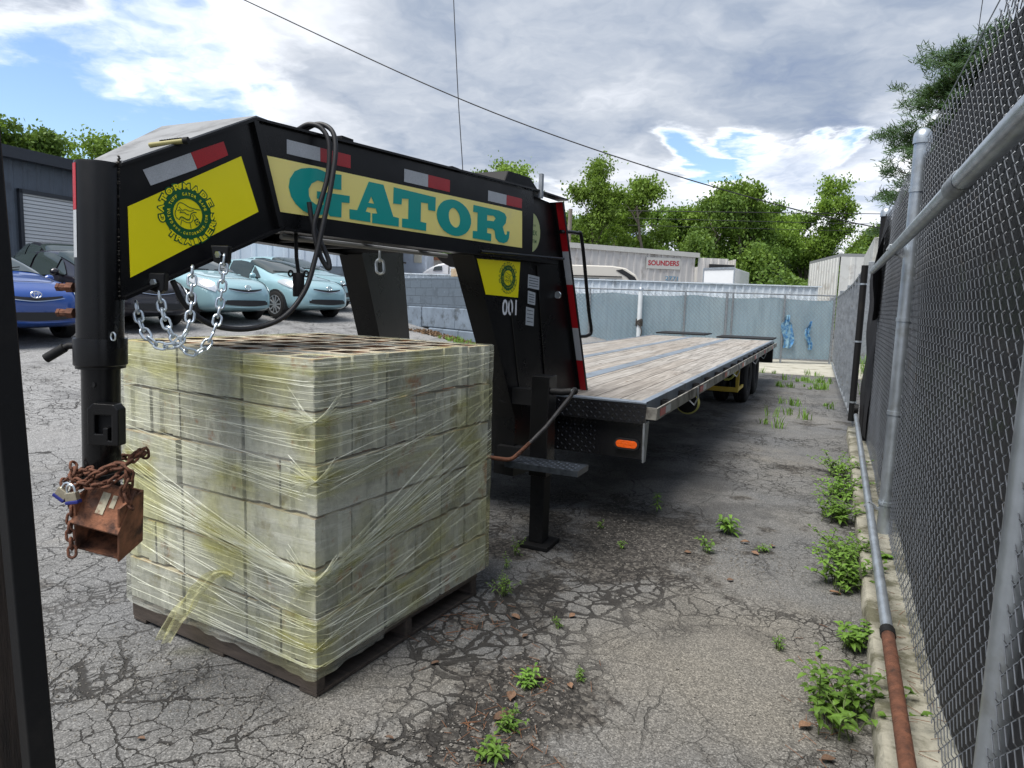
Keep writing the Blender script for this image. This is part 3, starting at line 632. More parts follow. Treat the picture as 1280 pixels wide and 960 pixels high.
nweb = [o for o in trailer.children if o.name.startswith('neck_beam')][0]; nriser = [o for o in trailer.children if o.name.startswith('riser')][0]
# round badges: green ring, lettering on arcs, reptile head in the middle
def badge(cy, cz, rr, parent, base, detail=True):
    def pt(u, v, l=0): return near(cy+u*rr, cz+v*rr, base+l)
    def ring(r0, r1, l, m, n=48):
        V = []; F = []
        for i in range(n):
            t = 2*math.pi*i/n; V += [pt(math.cos(t)*r0, math.sin(t)*r0, l), pt(math.cos(t)*r1, math.sin(t)*r1, l)]
        F = [(2*i, 2*i+1, (2*i+3) % (2*n), (2*i+2) % (2*n)) for i in range(n)]; m.add(V, F)
    g_ = MB(); y_ = MB(); ring(.50, .84, .0006, g_); 
    def arc(m, txt, r, a0, a1, h, wd, l, flip=False, fat=0.0):
        n = len(txt)
        for i, ch in enumerate(txt):
            if ch == ' ': continue
            t = R_(a0+(a1-a0)*(i+.5)/n); rr_ = r
            c_, s_ = math.cos(t), math.sin(t)
            def f2(u, v, l_, c_=c_, s_=s_):
                # upright letters: radial = outward unless flipped (bottom text)
                if flip: x, y = c_*(rr_-v)-(-s_)*u*1.0*1, s_*(rr_-v)+(-c_)*(-u)*-1
                else: x, y = c_*(rr_+v)+s_*u, s_*(rr_+v)-c_*u
                if flip: x, y = c_*(rr_-v)-s_*u, s_*(rr_-v)+c_*u
                return pt(x, y, l_)
            text_on(m, ch, f2, 0, -h/2, h*(1 if ch not in '.' else .25), wd*(.55 if ch == 'I' else .3 if ch == '.' else 1), fat, True, l)
    arc(g_, 'GATORMADE', .90, 205, 20, .27, .31, .0004, fat=.10); arc(y_, 'GATORMADE', .90, 205, 20, .19, .23, .0012, fat=.03)
    arc(g_, 'TRAILERS', .90, 222, 370, .27, .32, .0004, True, .10); arc(y_, 'TRAILERS', .90, 222, 370, .19, .24, .0012, True, .03)
    if detail:
        arc(y_, 'GATOR TUFF', .65, 215, 122, .10, .072, .0012, fat=.02); arc(y_, 'GATOR SAFE', .65, 108, 15, .10, .072, .0012, fat=.02)
        arc(y_, 'WWW.GATORMADE.COM', .65, 218, 365, .09, .068, .0012, True, .02)
    else:
        arc(y_, 'GATOR TUFF', .65, 215, 122, .10, .06, .0012); arc(y_, 'GATOR SAFE', .65, 108, 15, .10, .06, .0012); arc(y_, 'WWW.GATORMADE.COM', .65, 218, 365, .09, .06, .0012, True)
    def line(pts, wd, m=g_, l=.0012):
        P = spline([(a, b, 0) for a, b in pts], 5)
        for p, q in zip(P, P[1:]):
            d_ = (q-p); nn = Vector((-d_.y, d_.x, 0)).normalized()*wd/2
            m.add([pt(*(p+nn).xy, l), pt(*(q+nn).xy, l), pt(*(q-nn).xy, l), pt(*(p-nn).xy, l)], [(0, 1, 2, 3)])
    # long open snout to the left, brow, eye, jaw, neck and a small lettered collar tag
    line([(.44, .18), (.2, .2), (.02, .24), (-.14, .32), (-.26, .34), (-.34, .27), (-.38, .14), (-.44, -.02), (-.40, -.16), (-.30, -.22)], .026)
    line([(-.30, -.22), (-.24, -.12), (-.14, -.14), (-.02, -.20), (.08, -.12), (.10, .0), (.2, .08), (.3, .08)], .032)
    line([(-.30, .2), (-.2, .1), (-.08, .14), (.04, .1), (.2, .14)], .022); line([(-.26, .02), (-.14, .04), (-.04, -.02), (.04, -.02)], .03)
    line([(-.2, -.22), (-.06, -.28), (.1, -.26), (.18, -.14), (.16, .0)], .022); line([(-.22, -.2), (-.26, -.4)], .022); line([(.06, -.28), (.1, -.47)], .022)
    line([(.2, .02), (.42, -.24)], .022); line([(-.36, .06), (-.3, .1), (-.24, .06), (-.28, .0)], .02)
    for t in range(5): line([(-.22+t*.06, -.12-.01*t), (-.20+t*.06, -.18-.01*t)], .018)
    g_.add([pt(.2, -.18, .0010), pt(.34, -.1, .0010), pt(.42, -.26, .0010), pt(.28, -.36, .0010)], [(0, 1, 2, 3)])
    text_on(y_, 'G', lambda u, v, l: pt(.31+u*.9+v*.3, -.23-u*.3+v*.9, l), 0, -.07, .14, None, .03, True, .0016)
    g_.link('badge', GREEN, parent, recalc=False); y_.link('badge_lettering', YEL, parent, recalc=False)
badge(1.782, 1.822, .108, nweb, .0042)
badge(3.775, 1.682, .092, nriser, .0036, False)
# number, stickers, oval badge on the gusset
WHT = mat('white_vinyl', (.75, .76, .78), .4, vary=.05)
nb = MB()
def on_near(o): return lambda u, v, l: near(u, v, o+l)
text_on(nb, '001', on_near(.001), 3.803, 1.455, .098, .152, .02)
nb.link('number', WHT, nriser, recalc=False)
PAPER = mat('sticker_paper', (.42, .45, .47), .5, vary=.1, vscale=60); INK = mat('sticker_ink', (.05, .06, .08), .5)
for i, (y0, y1, z0, z1) in enumerate([(3.995, 4.125, 1.630, 1.715), (4.0, 4.085, 1.530, 1.612), (3.985, 4.075, 1.395, 1.510)]):
    st_ = side_prism([(y0, z0), (y0, z1), (y1, z1-.012), (y1, z0-.01)], -.0005 if y0 < 4.034 else -.074, .0015, 'sticker', PAPER, nriser)
    ln = MB()
    for q in range(4):
        zz = z1-.018-q*(z1-z0-.02)/4
        ln.add([near(y0+.01, zz, .002), near(y1-.012, zz-.008, .002), near(y1-.012, zz-.012, .002), near(y0+.01, zz-.005, .002)], [(0, 1, 2, 3)])
    ln.link('printed_lines', INK, st_, recalc=False)
PALEY = mat('pale_yellow_sticker', (.52, .58, .26), .4)
ov = MB(); ov.add([near(4.115+.115*math.cos(t)*1, 1.99+.128*math.sin(t), -.074+.001) for t in [2*math.pi*i/32 for i in range(32)]], [tuple(range(32))]); ovo = ov.link('oval_sticker', PALEY, nriser, recalc=False)
tx = MB(); fO = lambda u, v, l: near(u, v, -.0725+l)
text_on(tx, 'FLEX', fO, 4.15, 1.975, .030, .085, .02); text_on(tx, 'SYSTEM', fO, 4.145, 1.925, .022, .085, .01); text_on(tx, 'TORQUE', fO, 4.145, 2.03, .014, .06, .01)
tx.link('sticker_lettering', GREEN, ovo, recalc=False)
lk = MB(); lk.lathe([(0, .0), (.022, 0), (.026, -.006), (.022, -.012), (.012, -.010), (0, -.012)], (sx_(4.42)-.05, 4.47, 1.594), 'Y', 18); lk.link('lock_ring', CHAINZ, nriser, smooth=True)
# vertical weld seams and ribs on the riser
for y0, z0, y1, z1 in ((3.80, 1.56, 3.98, .80), (4.036, 2.22, 4.04, 1.81), (4.2, 1.78, 4.36, .95)):
    s_ = MB(); o_ = .001 if y0 < 4.03 else -.07; s_.tube([near(y0, z0, o_), near(y1, z1, o_)], .0045, 6); s_.link('weld_seam', BLACK, nriser)
h_ = MB(); h_.tube(spline([near(4.40, 2.02, -.02), near(4.60, 2.03, -.01), near(4.66, 1.985, 0), near(4.80, 1.50, 0), near(4.855, 1.345, 0), near(4.82, 1.305, -.01), near(4.70, 1.30, -.02)], 5), .013, 10)
h_.link('grab_handle', BLACK, trailer, smooth=True)
# coupler tube, collar, inner tube, bolts
CX, CY = -2.267, 1.530
tb = MB(); tb.lathe([(0, 1.962), (.070, 1.960), (.0725, 1.952), (.0725, 1.29), (.068, 1.288), (0, 1.288)], (CX, CY, 0), n=40); outer = tb.link('coupler_tube', BLACK, trailer, smooth=True)
cl_ = MB(); cl_.lathe([(.073, 1.375), (.082, 1.375), (.083, 1.37), (.083, 1.285), (.077, 1.28), (.077, 1.272), (.055, 1.272)], (CX, CY, 0), n=40); cl_.link('collar', BLACK, outer, smooth=True)
it = MB(); it.lathe([(.060, 1.30), (.060, .90), (.070, .898), (.070, .885), (.02, .883)], (CX, CY, 0), n=36); inner = it.link('inner_tube', BLACK, trailer, smooth=True)
wl = MB()
for i in range(90):
    z = 1.52+i*.0052+.001*random.random(); a = R_(20+random.uniform(-4, 4)); rr = .074
    c = Vector((CX+rr*math.cos(a)*.98, CY+rr*math.sin(a), z)); s__ = .006+random.random()*.003
    wl.add([c+Vector((s__, 0, 0)), c+Vector((0, s__, 0)), c-Vector((s__, 0, 0)), c-Vector((0, s__, 0)), c+Vector((0, 0, s__*.6)), c-Vector((0, 0, s__*.6))], [(0, 1, 4), (1, 2, 4), (2, 3, 4), (3, 0, 4), (1, 0, 5), (2, 1, 5), (3, 2, 5), (0, 3, 5)])
wl.link('weld_bead', mat('weld_metal', (.05, .046, .04), .5, .4, vary=.5, vscale=80), outer, smooth=True)
def curved_patch(a0, a1, z0, z1, r, n=6):
    V = []
    for i in range(n+1):
        a = R_(a0+(a1-a0)*i/n); V += [(CX+r*math.cos(a), CY+r*math.sin(a), z0), (CX+r*math.cos(a), CY+r*math.sin(a), z1)]
    return MB().add(V, [(2*i, 2*i+2, 2*i+3, 2*i+1) for i in range(n)])
curved_patch(238, 266, 1.80, 1.95, .0737).link('reflective_tape', TRED, outer, smooth=True, recalc=False)
curved_patch(238, 266, 1.645, 1.799, .0737).link('reflective_tape', TWHI, outer, smooth=True, recalc=False)
Fv = Vector((-.54, -.84, 0)).normalized(); Lv = Vector((-.84, .54, 0))
for z in (1.545, 1.458):
    q0 = Vector((CX, CY, z))+Fv*.02+Vector((-.83, -.30, 0)).normalized()*.066; dd = Vector((-.9, -.25, .0)).normalized()
    b = MB(); b.tube([q0, q0+dd*.026], .019, 6); b.tube([q0+dd*.024, q0+dd*.056], .013, 10); b.tube([q0+dd*.054, q0+dd*.066], .0155, 6); b.link('set_bolt', RUST, outer)
q0 = Vector((CX-.072, CY-.03, 1.345)); b = MB(); b.tube([q0, q0+Vector((-.03, -.015, 0)), q0+Vector((-.045, -.03, -.012))], .012, 10); b.tube([q0+Vector((-.038, -.025, -.006)), q0+Vector((-.085, -.06, -.045))], .0165, 12); b.link('lever_handle', BLACK2, outer, smooth=True)
b = MB(); c0 = Vector((CX+.078, CY-.015, 1.385)); b.tube([c0+Vector((.012*math.cos(t)+.01, 0, .014*math.sin(t))) for t in [2*math.pi*i/14 for i in range(14)]], .0028, 6, closed=True); b.link('pin_ring', CHAINZ, outer, smooth=True)
for z in (1.22,):
    b = MB(); b.lathe([(0, 0), (.009, 0), (.009, .004), (0, .004)], (CX+.036, CY-.052, z), 'Y', 10); b.link('adjustment_hole', BLACK2, inner)
# latch housing on the inner tube
ux = Vector((.93, .37, 0)).normalized(); uy = Vector((.37, -.93, 0)).normalized()
lc = Vector((CX, CY, 1.085))+ux*.058+uy*.035
rm = Matrix((ux, -uy, Vector((0, 0, 1)))).transposed()
b = MB(); b.prism([[(-.055, -.07), (.055, -.07), (.055, .055), (.04, .072), (-.035, .075), (-.055, .055)], [(-.028, -.03), (-.028, .035), (.03, .035), (.03, -.052), (.018, -.052), (.018, -.008), (.0, -.008), (.0, -.03)]],
                  lambda a, c, d_: lc+ux*a+Vector((0, 0, c))+uy*d_, 0, .045); b.link('latch_housing', BLACK, inner, bevel=.004)
b = MB(); b.box(lc+uy*.014, (.10, .02, .12), rot=rm); b.link('latch_plate', BLACK2, inner)
# the coupler hangs a little out of plumb
for top_ in (outer, inner):
    for o_ in [top_]+list(top_.children):
        for v_ in o_.data.vertices:
            k_ = 1.93-v_.co.z; v_.co.x -= .030*k_; v_.co.y -= .012*k_
# grey top plate between the two beams
GREYP = mat('dusty_grey_top_plate', (.22, .225, .23), .6, .1, vary=.15, vscale=4, dirt=(.12, .12, .12), dscale=5, bump=.08, bscale=60)
def fr(y, z, o=0): return far(y, z, o)
tp = MB(); zt_ = .012
P = [near(1.56, 1.962, .012), near(2.062, 2.224, .012), near(2.20, 2.226, -.03), Vector((XC+.05, 2.36, 2.235)), fr(2.2, 2.226, .01), fr(2.06, 2.224, .03), fr(1.56, 1.962, .02)]
tp.add(P+[p+Vector((0, 0, .006)) for p in P], [(0, 6, 5, 1), (1, 5, 4, 2), (2, 4, 3), (7, 8, 12, 13), (8, 9, 11, 12), (9, 10, 11)] + [(i, (i+1) % 7, 7+(i+1) % 7, 7+i) for i in range(7)])
tp.link('top_plate', GREYP, trailer)
pl_ = MB(); P = [near(1.56, 1.512, -.05), near(2.17, 1.80, -.05), fr(2.17, 1.80, -.05), fr(1.56, 1.512, -.05)]
pl_.add(P+[p+Vector((0, 0, .008)) for p in P], [(0, 1, 2, 3), (7, 6, 5, 4), (0, 4, 5, 1), (1, 5, 6, 2), (2, 6, 7, 3), (3, 7, 4, 0)]); pl_.link('bottom_plate', BLACK2, trailer)
for y, z, s__, m_ in ((2.35, 1.80, .05, BLACK2), (2.75, 1.80, .05, BLACK2), (3.15, 1.80, .06, BLACK2), (3.45, 1.80, .06, BLACK2), (2.55, 2.16, .08, BLACK2), (3.3, 2.16, .08, BLACK2)):
    b = MB(); b.bb((fr(y, z).x+.02, y-s__/2, z+.012), (near(y, z).x-.02, y+s__/2, z+.012+s__)); b.link('cross_member', m_, trailer)
b = MB(); b.tube([near(2.25, 1.788, -.10), near(3.35, 1.785, -.12)], .012, 8); b.link('brake_line', mat('grey_conduit', (.25, .26, .27), .5), trailer, smooth=True)
b = MB(); b.tube([near(3.45, 1.815, .045), near(4.32, 1.832, .06)], .009, 8); b.link('gear_rod', BLACK, trailer, smooth=True)
# box and short mast on top of the neck's rear end
b = MB(); b.prism([[(3.85, 2.245), (3.92, 2.345), (4.26, 2.36), (4.40, 2.30), (4.42, 2.235)]], lambda a, c, d_: Vector((d_, a, c)), -2.55, -1.90); b.link('top_box', BLACK2, trailer, bevel=.008)
b = MB(); b.box(near(4.08, 2.27, .02), (.022, .03, .15)); b.link('rope_hook', ZINCM, trailer)
# headboard plate between the risers, and cross tube between the legs
b = MB(); b.bb((-2.99, 4.30, .45), (-1.74, 4.34, .90)); b.link('front_crossmember', BLACK2, trailer)
b = MB(); b.prism([[(-2.52, 1.85), (-1.85, 1.85), (-1.85, 1.76), (-2.38, 1.76), (-2.44, 1.785)]], lambda a, c, d_: Vector((a, d_, c)), 4.05, 4.12); b.link('gusset_brace', BLACK2, trailer)
# ---- deck
DX0, DX1, DY0, DY1, DZ = -3.58, -1.085, 4.44, 14.75, .900
b = MB(); b.bb((DX0+.04, DY0+.05, DZ-.045), (DX1-.05, DY1, DZ-.004)); deck = b.link('wooden_deck', WOODD, trailer)
for x0, x1 in ((-1.96-.075, -1.96+.06), (-2.78, -2.66)):
    b = MB(); b.bb((x0, DY0+.06, DZ-.01), (x1, DY1, DZ)); b.link('steel_strip', STEELSTRIP, trailer)
b = MB(); b.bb((DX1-.05, DY0, DZ-.075), (DX1, DY1, DZ+.004)); b.link('side_channel', STEELSTRIP, trailer, bevel=.003)
b = MB(); b.bb((DX0, DY0, DZ-.075), (DX0+.04, DY1, DZ+.004)); b.link('side_channel', STEELSTRIP, trailer, bevel=.003)
b = MB(); b.bb((DX0, DY0-.01, DZ-.012), (DX1, DY0+.055, DZ+.003)); b.link('front_edge', STEELSTRIP, trailer, bevel=.003)
b = MB(); b.bb((DX0, DY0-.012, DZ-.145), (DX1, DY0-.002, DZ-.013)); tread(b, lambda u, v, l: Vector((DX1-.002-u, DY0-.0121-l, DZ-.142+v)), 2.45, .128); b.link('front_tread_plate', TRDM, trailer)
b = MB(); b.bb((DX0, DY0+.045, DZ-.40), (DX1-.03, DY0+.06, DZ-.147)); tread(b, lambda u, v, l: Vector((DX1-.35-u, DY0+.0449-l, DZ-.40+v)), 2.1, .25); b.link('lower_tread_plate', TRDM, trailer)
b = MB(); b.prism([[(DY0-.02, DZ-.14), (DY0+.10, DZ-.14), (DY0+.05, DZ-.41), (DY0, DZ-.41)]], lambda a, c, d_: Vector((d_, a, c)), DX1-.012, DX1+.0); b.link('corner_bracket', ZINCM, trailer)
# rub rail, stake pockets
RAIL = mat('scuffed_rub_rail', (.26, .25, .22), .6, .2, vary=.3, vscale=7, dirt=(.07, .06, .05), dscale=5, dlo=.45, dhi=.65)
for side in (1, -1):
    xr = DX1+.065 if side > 0 else DX0-.065
    b = MB(); b.bb((xr-.006, DY0+.02, DZ-.115), (xr+.006, DY1-.1, DZ-.035)); rail = b.link('rub_rail', RAIL, trailer, bevel=.002)
    b = MB(); b.bar((xr, DY0+.02, DZ-.075), (xr-side*.065, DY0-.005, DZ-.07), .012, .08); b.link('rail_end', RAIL, rail)
    y = DY0+.45
    while y < DY1-.2:
        if side > 0 or y < 9:
            b = MB(); xa, xb = sorted((xr-side*.006, xr-side*.065))
            b.prism([[(xa, y-.045), (xb, y-.045), (xb, y+.045), (xa, y+.045)], [(xa+.008, y-.035), (xa+.008, y+.035), (xb-.006, y+.035), (xb-.006, y-.035)]], lambda p_, q_, d_: Vector((p_, q_, d_)), DZ-.12, DZ-.03); b.link('stake_pocket', BLACK2, rail)
        y += .61
    y = DY0+.1; i = 0
    while y < DY1-.5 and side > 0:
        b = MB(); b.bb((xr+.0065, y, DZ-.10), (xr+.0078, y+.16, DZ-.05)); b.link('reflective_tape', TRED, rail)
        b = MB(); b.bb((xr+.0065, y+.161, DZ-.10), (xr+.0078, y+.32, DZ-.05)); b.link('reflective_tape', TWHI, rail)
        y += 1.5
for x in (-1.9, -2.76):
    b = MB(); b.bb((x-.08, DY0+.1, DZ-.38), (x+.08, DY1, DZ-.37)); b.bb((x-.08, DY0+.1, DZ-.085), (x+.08, DY1, DZ-.075)); b.bb((x-.006, DY0+.1, DZ-.37), (x+.006, DY1, DZ-.085)); b.link('frame_beam', BLACK2, trailer)
y = DY0+.5
while y < DY1:
    b = MB(); b.bb((DX0+.03, y-.03, DZ-.125), (DX1-.02, y+.03, DZ-.048)); b.link('cross_member', BLACK2, trailer); y += .61
# marker lamp
AMB = mat('amber_lens', (.85, .12, .01), .22, spec=.6, extra=lambda n, co, b_, c: (n.t.links.new(n.n('ShaderNodeBump', {'Strength': .6, 'Distance': .004, 'Height': n.n('ShaderNodeTexVoronoi', {'Vector': co, 'Scale': 65.0}).outputs[0]}).outputs[0], b_.inputs['Normal'])))
def stadium(w_, h_, n=8):
    r = h_/2; P = []
    for i in range(n+1): t = -math.pi/2+math.pi*i/n; P.append((w_/2-r+r*math.cos(t), r*math.sin(t)))
    for i in range(n+1): t = math.pi/2+math.pi*i/n; P.append((-w_/2+r+r*math.cos(t), r*math.sin(t)))
    return P
lm = MB(); lm.prism([stadium(.175, .075), stadium(.150, .052)[::-1]], lambda a, c, d_: Vector((-1.215+a, DY0+.042-d_, .600+c)), 0, .022); lamp_o = lm.link('marker_light', RUBBER, trailer)
lm = MB(); lm.prism([stadium(.149, .051)], lambda a, c, d_: Vector((-1.215+a, DY0+.040-d_, .600+c)), 0, .022); lm.link('lens', AMB, lamp_o, bevel=.005)
for i in range(10):
    pass
# rear ramps folded flat
for x0, x1, z in ((-3.50, -2.45, .965), (-2.22, -1.10, .935)):
    b = MB(); b.bb((x0, 14.78, z-.03), (x1, 15.7, z)); b.link('rear_ramp', BLACK2, trailer, bevel=.01)
b = MB(); b.bb((DX0, 14.75, .45), (DX1, 14.9, .87)); b.link('rear_bumper', BLACK2, trailer)
# jack legs
for s in (1, -1):
    X = (lambda v: v) if s > 0 else (lambda v: 2*XC-v)
    b = MB(); b.bb((X(-1.665), 3.84, .46), (X(-1.545), 3.97, 1.09)); jk = b.link('landing_leg', BLACK, trailer, bevel=.004)
    b = MB(); b.bb((X(-1.652), 3.85, .03), (X(-1.558), 3.955, .46)); b.link('inner_leg', BLACK2, jk, bevel=.003)
    b = MB(); b.bb((X(-1.70), 3.79, .003), (X(-1.50), 4.01, .028)); b.link('foot_plate', BLACK2, jk, bevel=.003)
    b = MB(); b.bb((X(-1.667), 3.86, .5), (X(-1.90), 3.95, .62)); b.link('mounting_bracket', BLACK2, jk)
    b = MB(); b.bb((X(-1.667), 3.86, .9), (X(-1.90), 3.95, 1.0)); b.link('mounting_bracket', BLACK2, jk)
    for z in (.12, .2, .28, .36):
        b = MB(); b.lathe([(0, 0), (.010, 0), (.010, -.003), (0, -.003)], (X(-1.605), 3.8495, z), 'Y', 10); b.link('pin_hole', mat_hole if 'mat_hole' in globals() else globals().setdefault('mat_hole', mat('dark_hole', (.002, .002, .002), .9)), jk)
ck = MB(); ck.tube([(-1.56, 3.87, 1.0), (-1.47, 3.87, 1.0), (-1.40, 3.88, 1.01)], .022, 12); ck.lathe([(0, 0), (.024, 0), (.024, .03), (0, .03)], (-1.40, 3.865, 1.01), 'Y', 14); ckh = ck.link('crank_shaft', BLACK2, trailer, smooth=True)
ck = MB(); ck.tube([(-1.385, 3.855, 1.03), (-1.40, 3.845, .99), (-1.52, 3.76, .80), (-1.60, 3.705, .70)], .0125, 10); ck.link('crank_handle', mat('worn_dark_bar', (.06, .058, .06), .4, .5, vary=.3, vscale=30), ckh, smooth=True)
ck = MB(); ck.tube(spline([(-1.60, 3.705, .70), (-1.66, 3.665, .63), (-1.70, 3.64, .598), (-1.77, 3.61, .60), (-1.85, 3.58, .61)], 6), .0128, 10); ck.link('crank_handle', RUST, ckh, smooth=True, label='rusty brown lower end of the crank handle')
b = MB(); b.lathe([(0, 0), (.012, 0), (.012, .01), (0, .01)], (-1.393, 3.843, 1.018), 'Y', 10); b.link('crank_nut', CHAINZ, ckh)
b = MB(); b.bb((-1.74, 3.645, .545), (-1.27, 3.835, .58))
tread(b, lambda u, v, l: Vector((-1.74+u, 3.645+v, .5803+l)), .47, .19, .028, .003); b.link('step', TRDS, trailer)
# axles, wheels
TYRE = mat('tyre_rubber', (.016, .016, .017), .8, spec=.25, vary=.3, vscale=12, bump=.3, bscale=50)
RIMM = mat('black_wheel_steel', (.03, .03, .032), .45, .3, vary=.2)
def tyre_mesh():
    m = MB(); r, w_ = .39, .215
    prof = [(.215, -w_/2+.02), (.26, -w_/2+.002), (.33, -w_/2), (.372, -w_/2+.018), (r-.004, -w_/2+.035)]
    for gx_ in (-.055, -.02, .02, .055): prof += [(r, gx_-.009), (r-.012, gx_-.008), (r-.012, gx_+.002), (r, gx_+.003)]
    prof += [(r-.004, w_/2-.035), (.372, w_/2-.018), (.33, w_/2), (.26, w_/2-.002), (.215, w_/2-.02)]
    m.lathe(prof, (0, 0, 0), 'X', 40); return m.mesh('tyre', True)
tm = tyre_mesh(); tm.materials.append(TYRE)
rm_ = MB(); rm_.lathe([(.0, .02), (.10, .02), (.11, .045), (.14, .05), (.16, .0), (.205, .0), (.215, .09), (.222, .09), (.218, -.09), (.19, -.09), (.19, -.02), (0, -.02)], (0, 0, 0), 'X', 32)
rmm = rm_.mesh('rim', True); rmm.materials.append(RIMM)
for ya in (11.75, 12.95):
    ax = MB(); ax.bb((-3.3, ya-.06, .33), (-1.35, ya+.06, .45)); ax.link('axle', BLACK2, trailer)
    for xw in (-1.30, -1.62, 2*XC+1.62, 2*XC+1.30):
        wh = bpy.data.objects.new('wheel', tm); col.objects.link(wh); wh.parent = trailer; wh.matrix_parent_inverse = world_of(trailer).inverted(); wh.location = (xw, ya, .39)
        ri = bpy.data.objects.new('rim', rmm); col.objects.link(ri); ri.parent = wh
YSTEEL = mat('yellow_frame_paint', (.42, .30, .03), .5, vary=.2, dirt=(.12, .09, .03), dscale=8)
yf = MB(); P = [(-1.24, 10.3, .76), (-1.24, 10.3, .40), (-1.24, 10.34, .34), (-1.24, 10.4, .32), (-1.24, 10.4, .32)]
yf.bar((-1.20, 10.25, .78), (-1.20, 10.25, .38), .05, .03, up=(0, 1, 0)); yf.bar((-1.75, 10.25, .36), (-1.18, 10.25, .36), .03, .07); yf.bar((-1.75, 10.25, .78), (-1.75, 10.25, .38), .05, .03, up=(0, 1, 0)); yf.bar((-1.20, 10.25, .36), (-1.2, 10.9, .36), .03, .05)
yf.link('hose_rack', YSTEEL, trailer, bevel=.008, label='yellow steel rack hanging under the deck in front of the wheels')
b = MB(); b.tube([(-1.36+.10*math.cos(t*.5), 10.2+.01*t, .62+.13*math.sin(t*.5)) for t in range(26)], .014, 7)
tag(b.link('coiled_hose', mat('yellowish_hose', (.40, .42, .10), .5, vary=.2)), 'coiled yellow hose hanging in the yellow rack under the deck', 'hose')
for i, y in enumerate((6.35,)):
    b = MB(); b.lathe([(0, -.03), (.085, -.03), (.095, -.025), (.095, .025), (.085, .03), (0, .03)], (-1.17, y, .66), 'Y', 22); wn = b.link('strap_winch', BLACK2, trailer, smooth=True)
    b = MB(); b.tube([(-1.17+.095*math.cos(t), y, .66+.095*math.sin(t)) for t in [2*math.pi*k_/24 for k_ in range(24)]], .018, 6, closed=True); b.link('strap_roll', mat('faded_yellow_strap', (.33, .33, .10), .8, vary=.2), wn, smooth=True)
for y in (5.9, 8.7, 10.9, 12.2):
    b = MB(); b.tube([(DX1+.075, y, .86), (DX1+.08, y+.01, .77), (DX1+.05, y+.03, .70), (DX1+.0, y+.03, .74)], .008, 6); b.link('tie_hook', ZINCM, trailer, smooth=True)
# ---- loose things on the trailer
def chain_thing(pts, name, label, cat, link_len, rw, wr, m, group=None, loc=None):
    P = spline(pts, 24); d_ = [0]
    for a, b_ in zip(P, P[1:]): d_.append(d_[-1]+(b_-a).length)
    L = d_[-1]; pitch = link_len-2*wr*1.15
    base = empty(name, pts[0], label, cat, group)
    lmesh = MB(); hl = link_len/2-rw
    path = [Vector((rw*math.cos(t), hl+rw*math.sin(t), 0)) for t in [math.pi*i/8 for i in range(9)]] + [Vector((-rw*math.cos(t), -hl-rw*math.sin(t), 0)) for t in [math.pi*i/8 for i in range(9)]]
    lmesh.tube(path, wr, 8, closed=True); me = lmesh.mesh('link', True); me.materials.append(m)
    k = int(L/pitch); j = 0
    for i in range(k):
        s_ = (i+.5)*L/k
        while j < len(d_)-2 and d_[j+1] < s_: j += 1
        t = (s_-d_[j])/max(1e-6, d_[j+1]-d_[j]); p = P[j].lerp(P[j+1], t); dr = (P[min(j+2, len(P)-1)]-P[max(0, j-1)]).normalized()
        u, v = frame_of(dr); tw = (math.pi/2 if i % 2 else 0)+R_(38)+random.uniform(-.15, .15); u2 = u*math.cos(tw)+v*math.sin(tw); v2 = u2.cross(dr)
        lo = bpy.data.objects.new('link', me); col.objects.link(lo); lo.parent = base; lo.matrix_parent_inverse = world_of(base).inverted()
        lo.matrix_basis = Matrix.Translation(p) @ Matrix((u2, dr, v2)).transposed().to_4x4()
    return base
chain_thing([(-2.20, 1.60, 1.50), (-2.18, 1.60, 1.43), (-2.15, 1.61, 1.375), (-2.11, 1.63, 1.352), (-2.07, 1.66, 1.365), (-2.06, 1.70, 1.44), (-2.085, 1.74, 1.63)], 'safety_chain', 'bright zinc safety chain looping from the foot of the neck beside the coupler tube', 'chain', .043, .0135, .0045, CHAINZ, 'safety chains under the neck')
chain_thing([(-2.16, 1.66, 1.54), (-2.14, 1.66, 1.46), (-2.115, 1.67, 1.39), (-2.08, 1.70, 1.335), (-2.05, 1.74, 1.335), (-2.04, 1.79, 1.41), (-2.05, 1.83, 1.52), (-2.06, 1.86, 1.68)], 'safety_chain', 'bright zinc safety chain hanging lowest over the wrapped load from the right hook', 'chain', .043, .0135, .0045, CHAINZ, 'safety chains under the neck')
for p in ((-2.165, 1.66, 1.575), (-2.075, 1.86, 1.685)):
    b = MB(); b.prism([[(-.035, .03), (.035, .03), (.03, -.03), (.01, -.042), (-.025, -.03)]], lambda a, c, d_: Vector(p)+Vector((a*.9, a*.4, c))+Vector((.3, -.9, 0))*d_, -.015, .015); bk = b.link('chain_bracket', BLACK, trailer, bevel=.004)
    b = MB(); q = Vector(p)+Vector((.006, -.018, -.004)); b.lathe([(0, 0), (.013, 0), (.013, -.008), (0, -.008)], q, 'Y', 6); b.link('bracket_bolt', CHAINZ, bk)
CABLE = mat('black_cable', (.014, .014, .016), .5, spec=.4)
c1 = MB()
c1.tube(spline([(-2.20, 2.36, 2.235), (-2.13, 2.33, 2.243), (-2.08, 2.34, 2.262), (-2.03, 2.36, 2.245), (-1.995, 2.365, 2.18), (-1.99, 2.35, 2.05), (-2.00, 2.31, 1.92), (-2.005, 2.28, 1.82), (-1.985, 2.29, 1.72), (-1.965, 2.31, 1.665), (-1.957, 2.32, 1.662), (-1.965, 2.32, 1.70), (-1.99, 2.31, 1.76), (-2.02, 2.29, 1.84), (-2.035, 2.285, 1.93)], 8), .0105, 10)
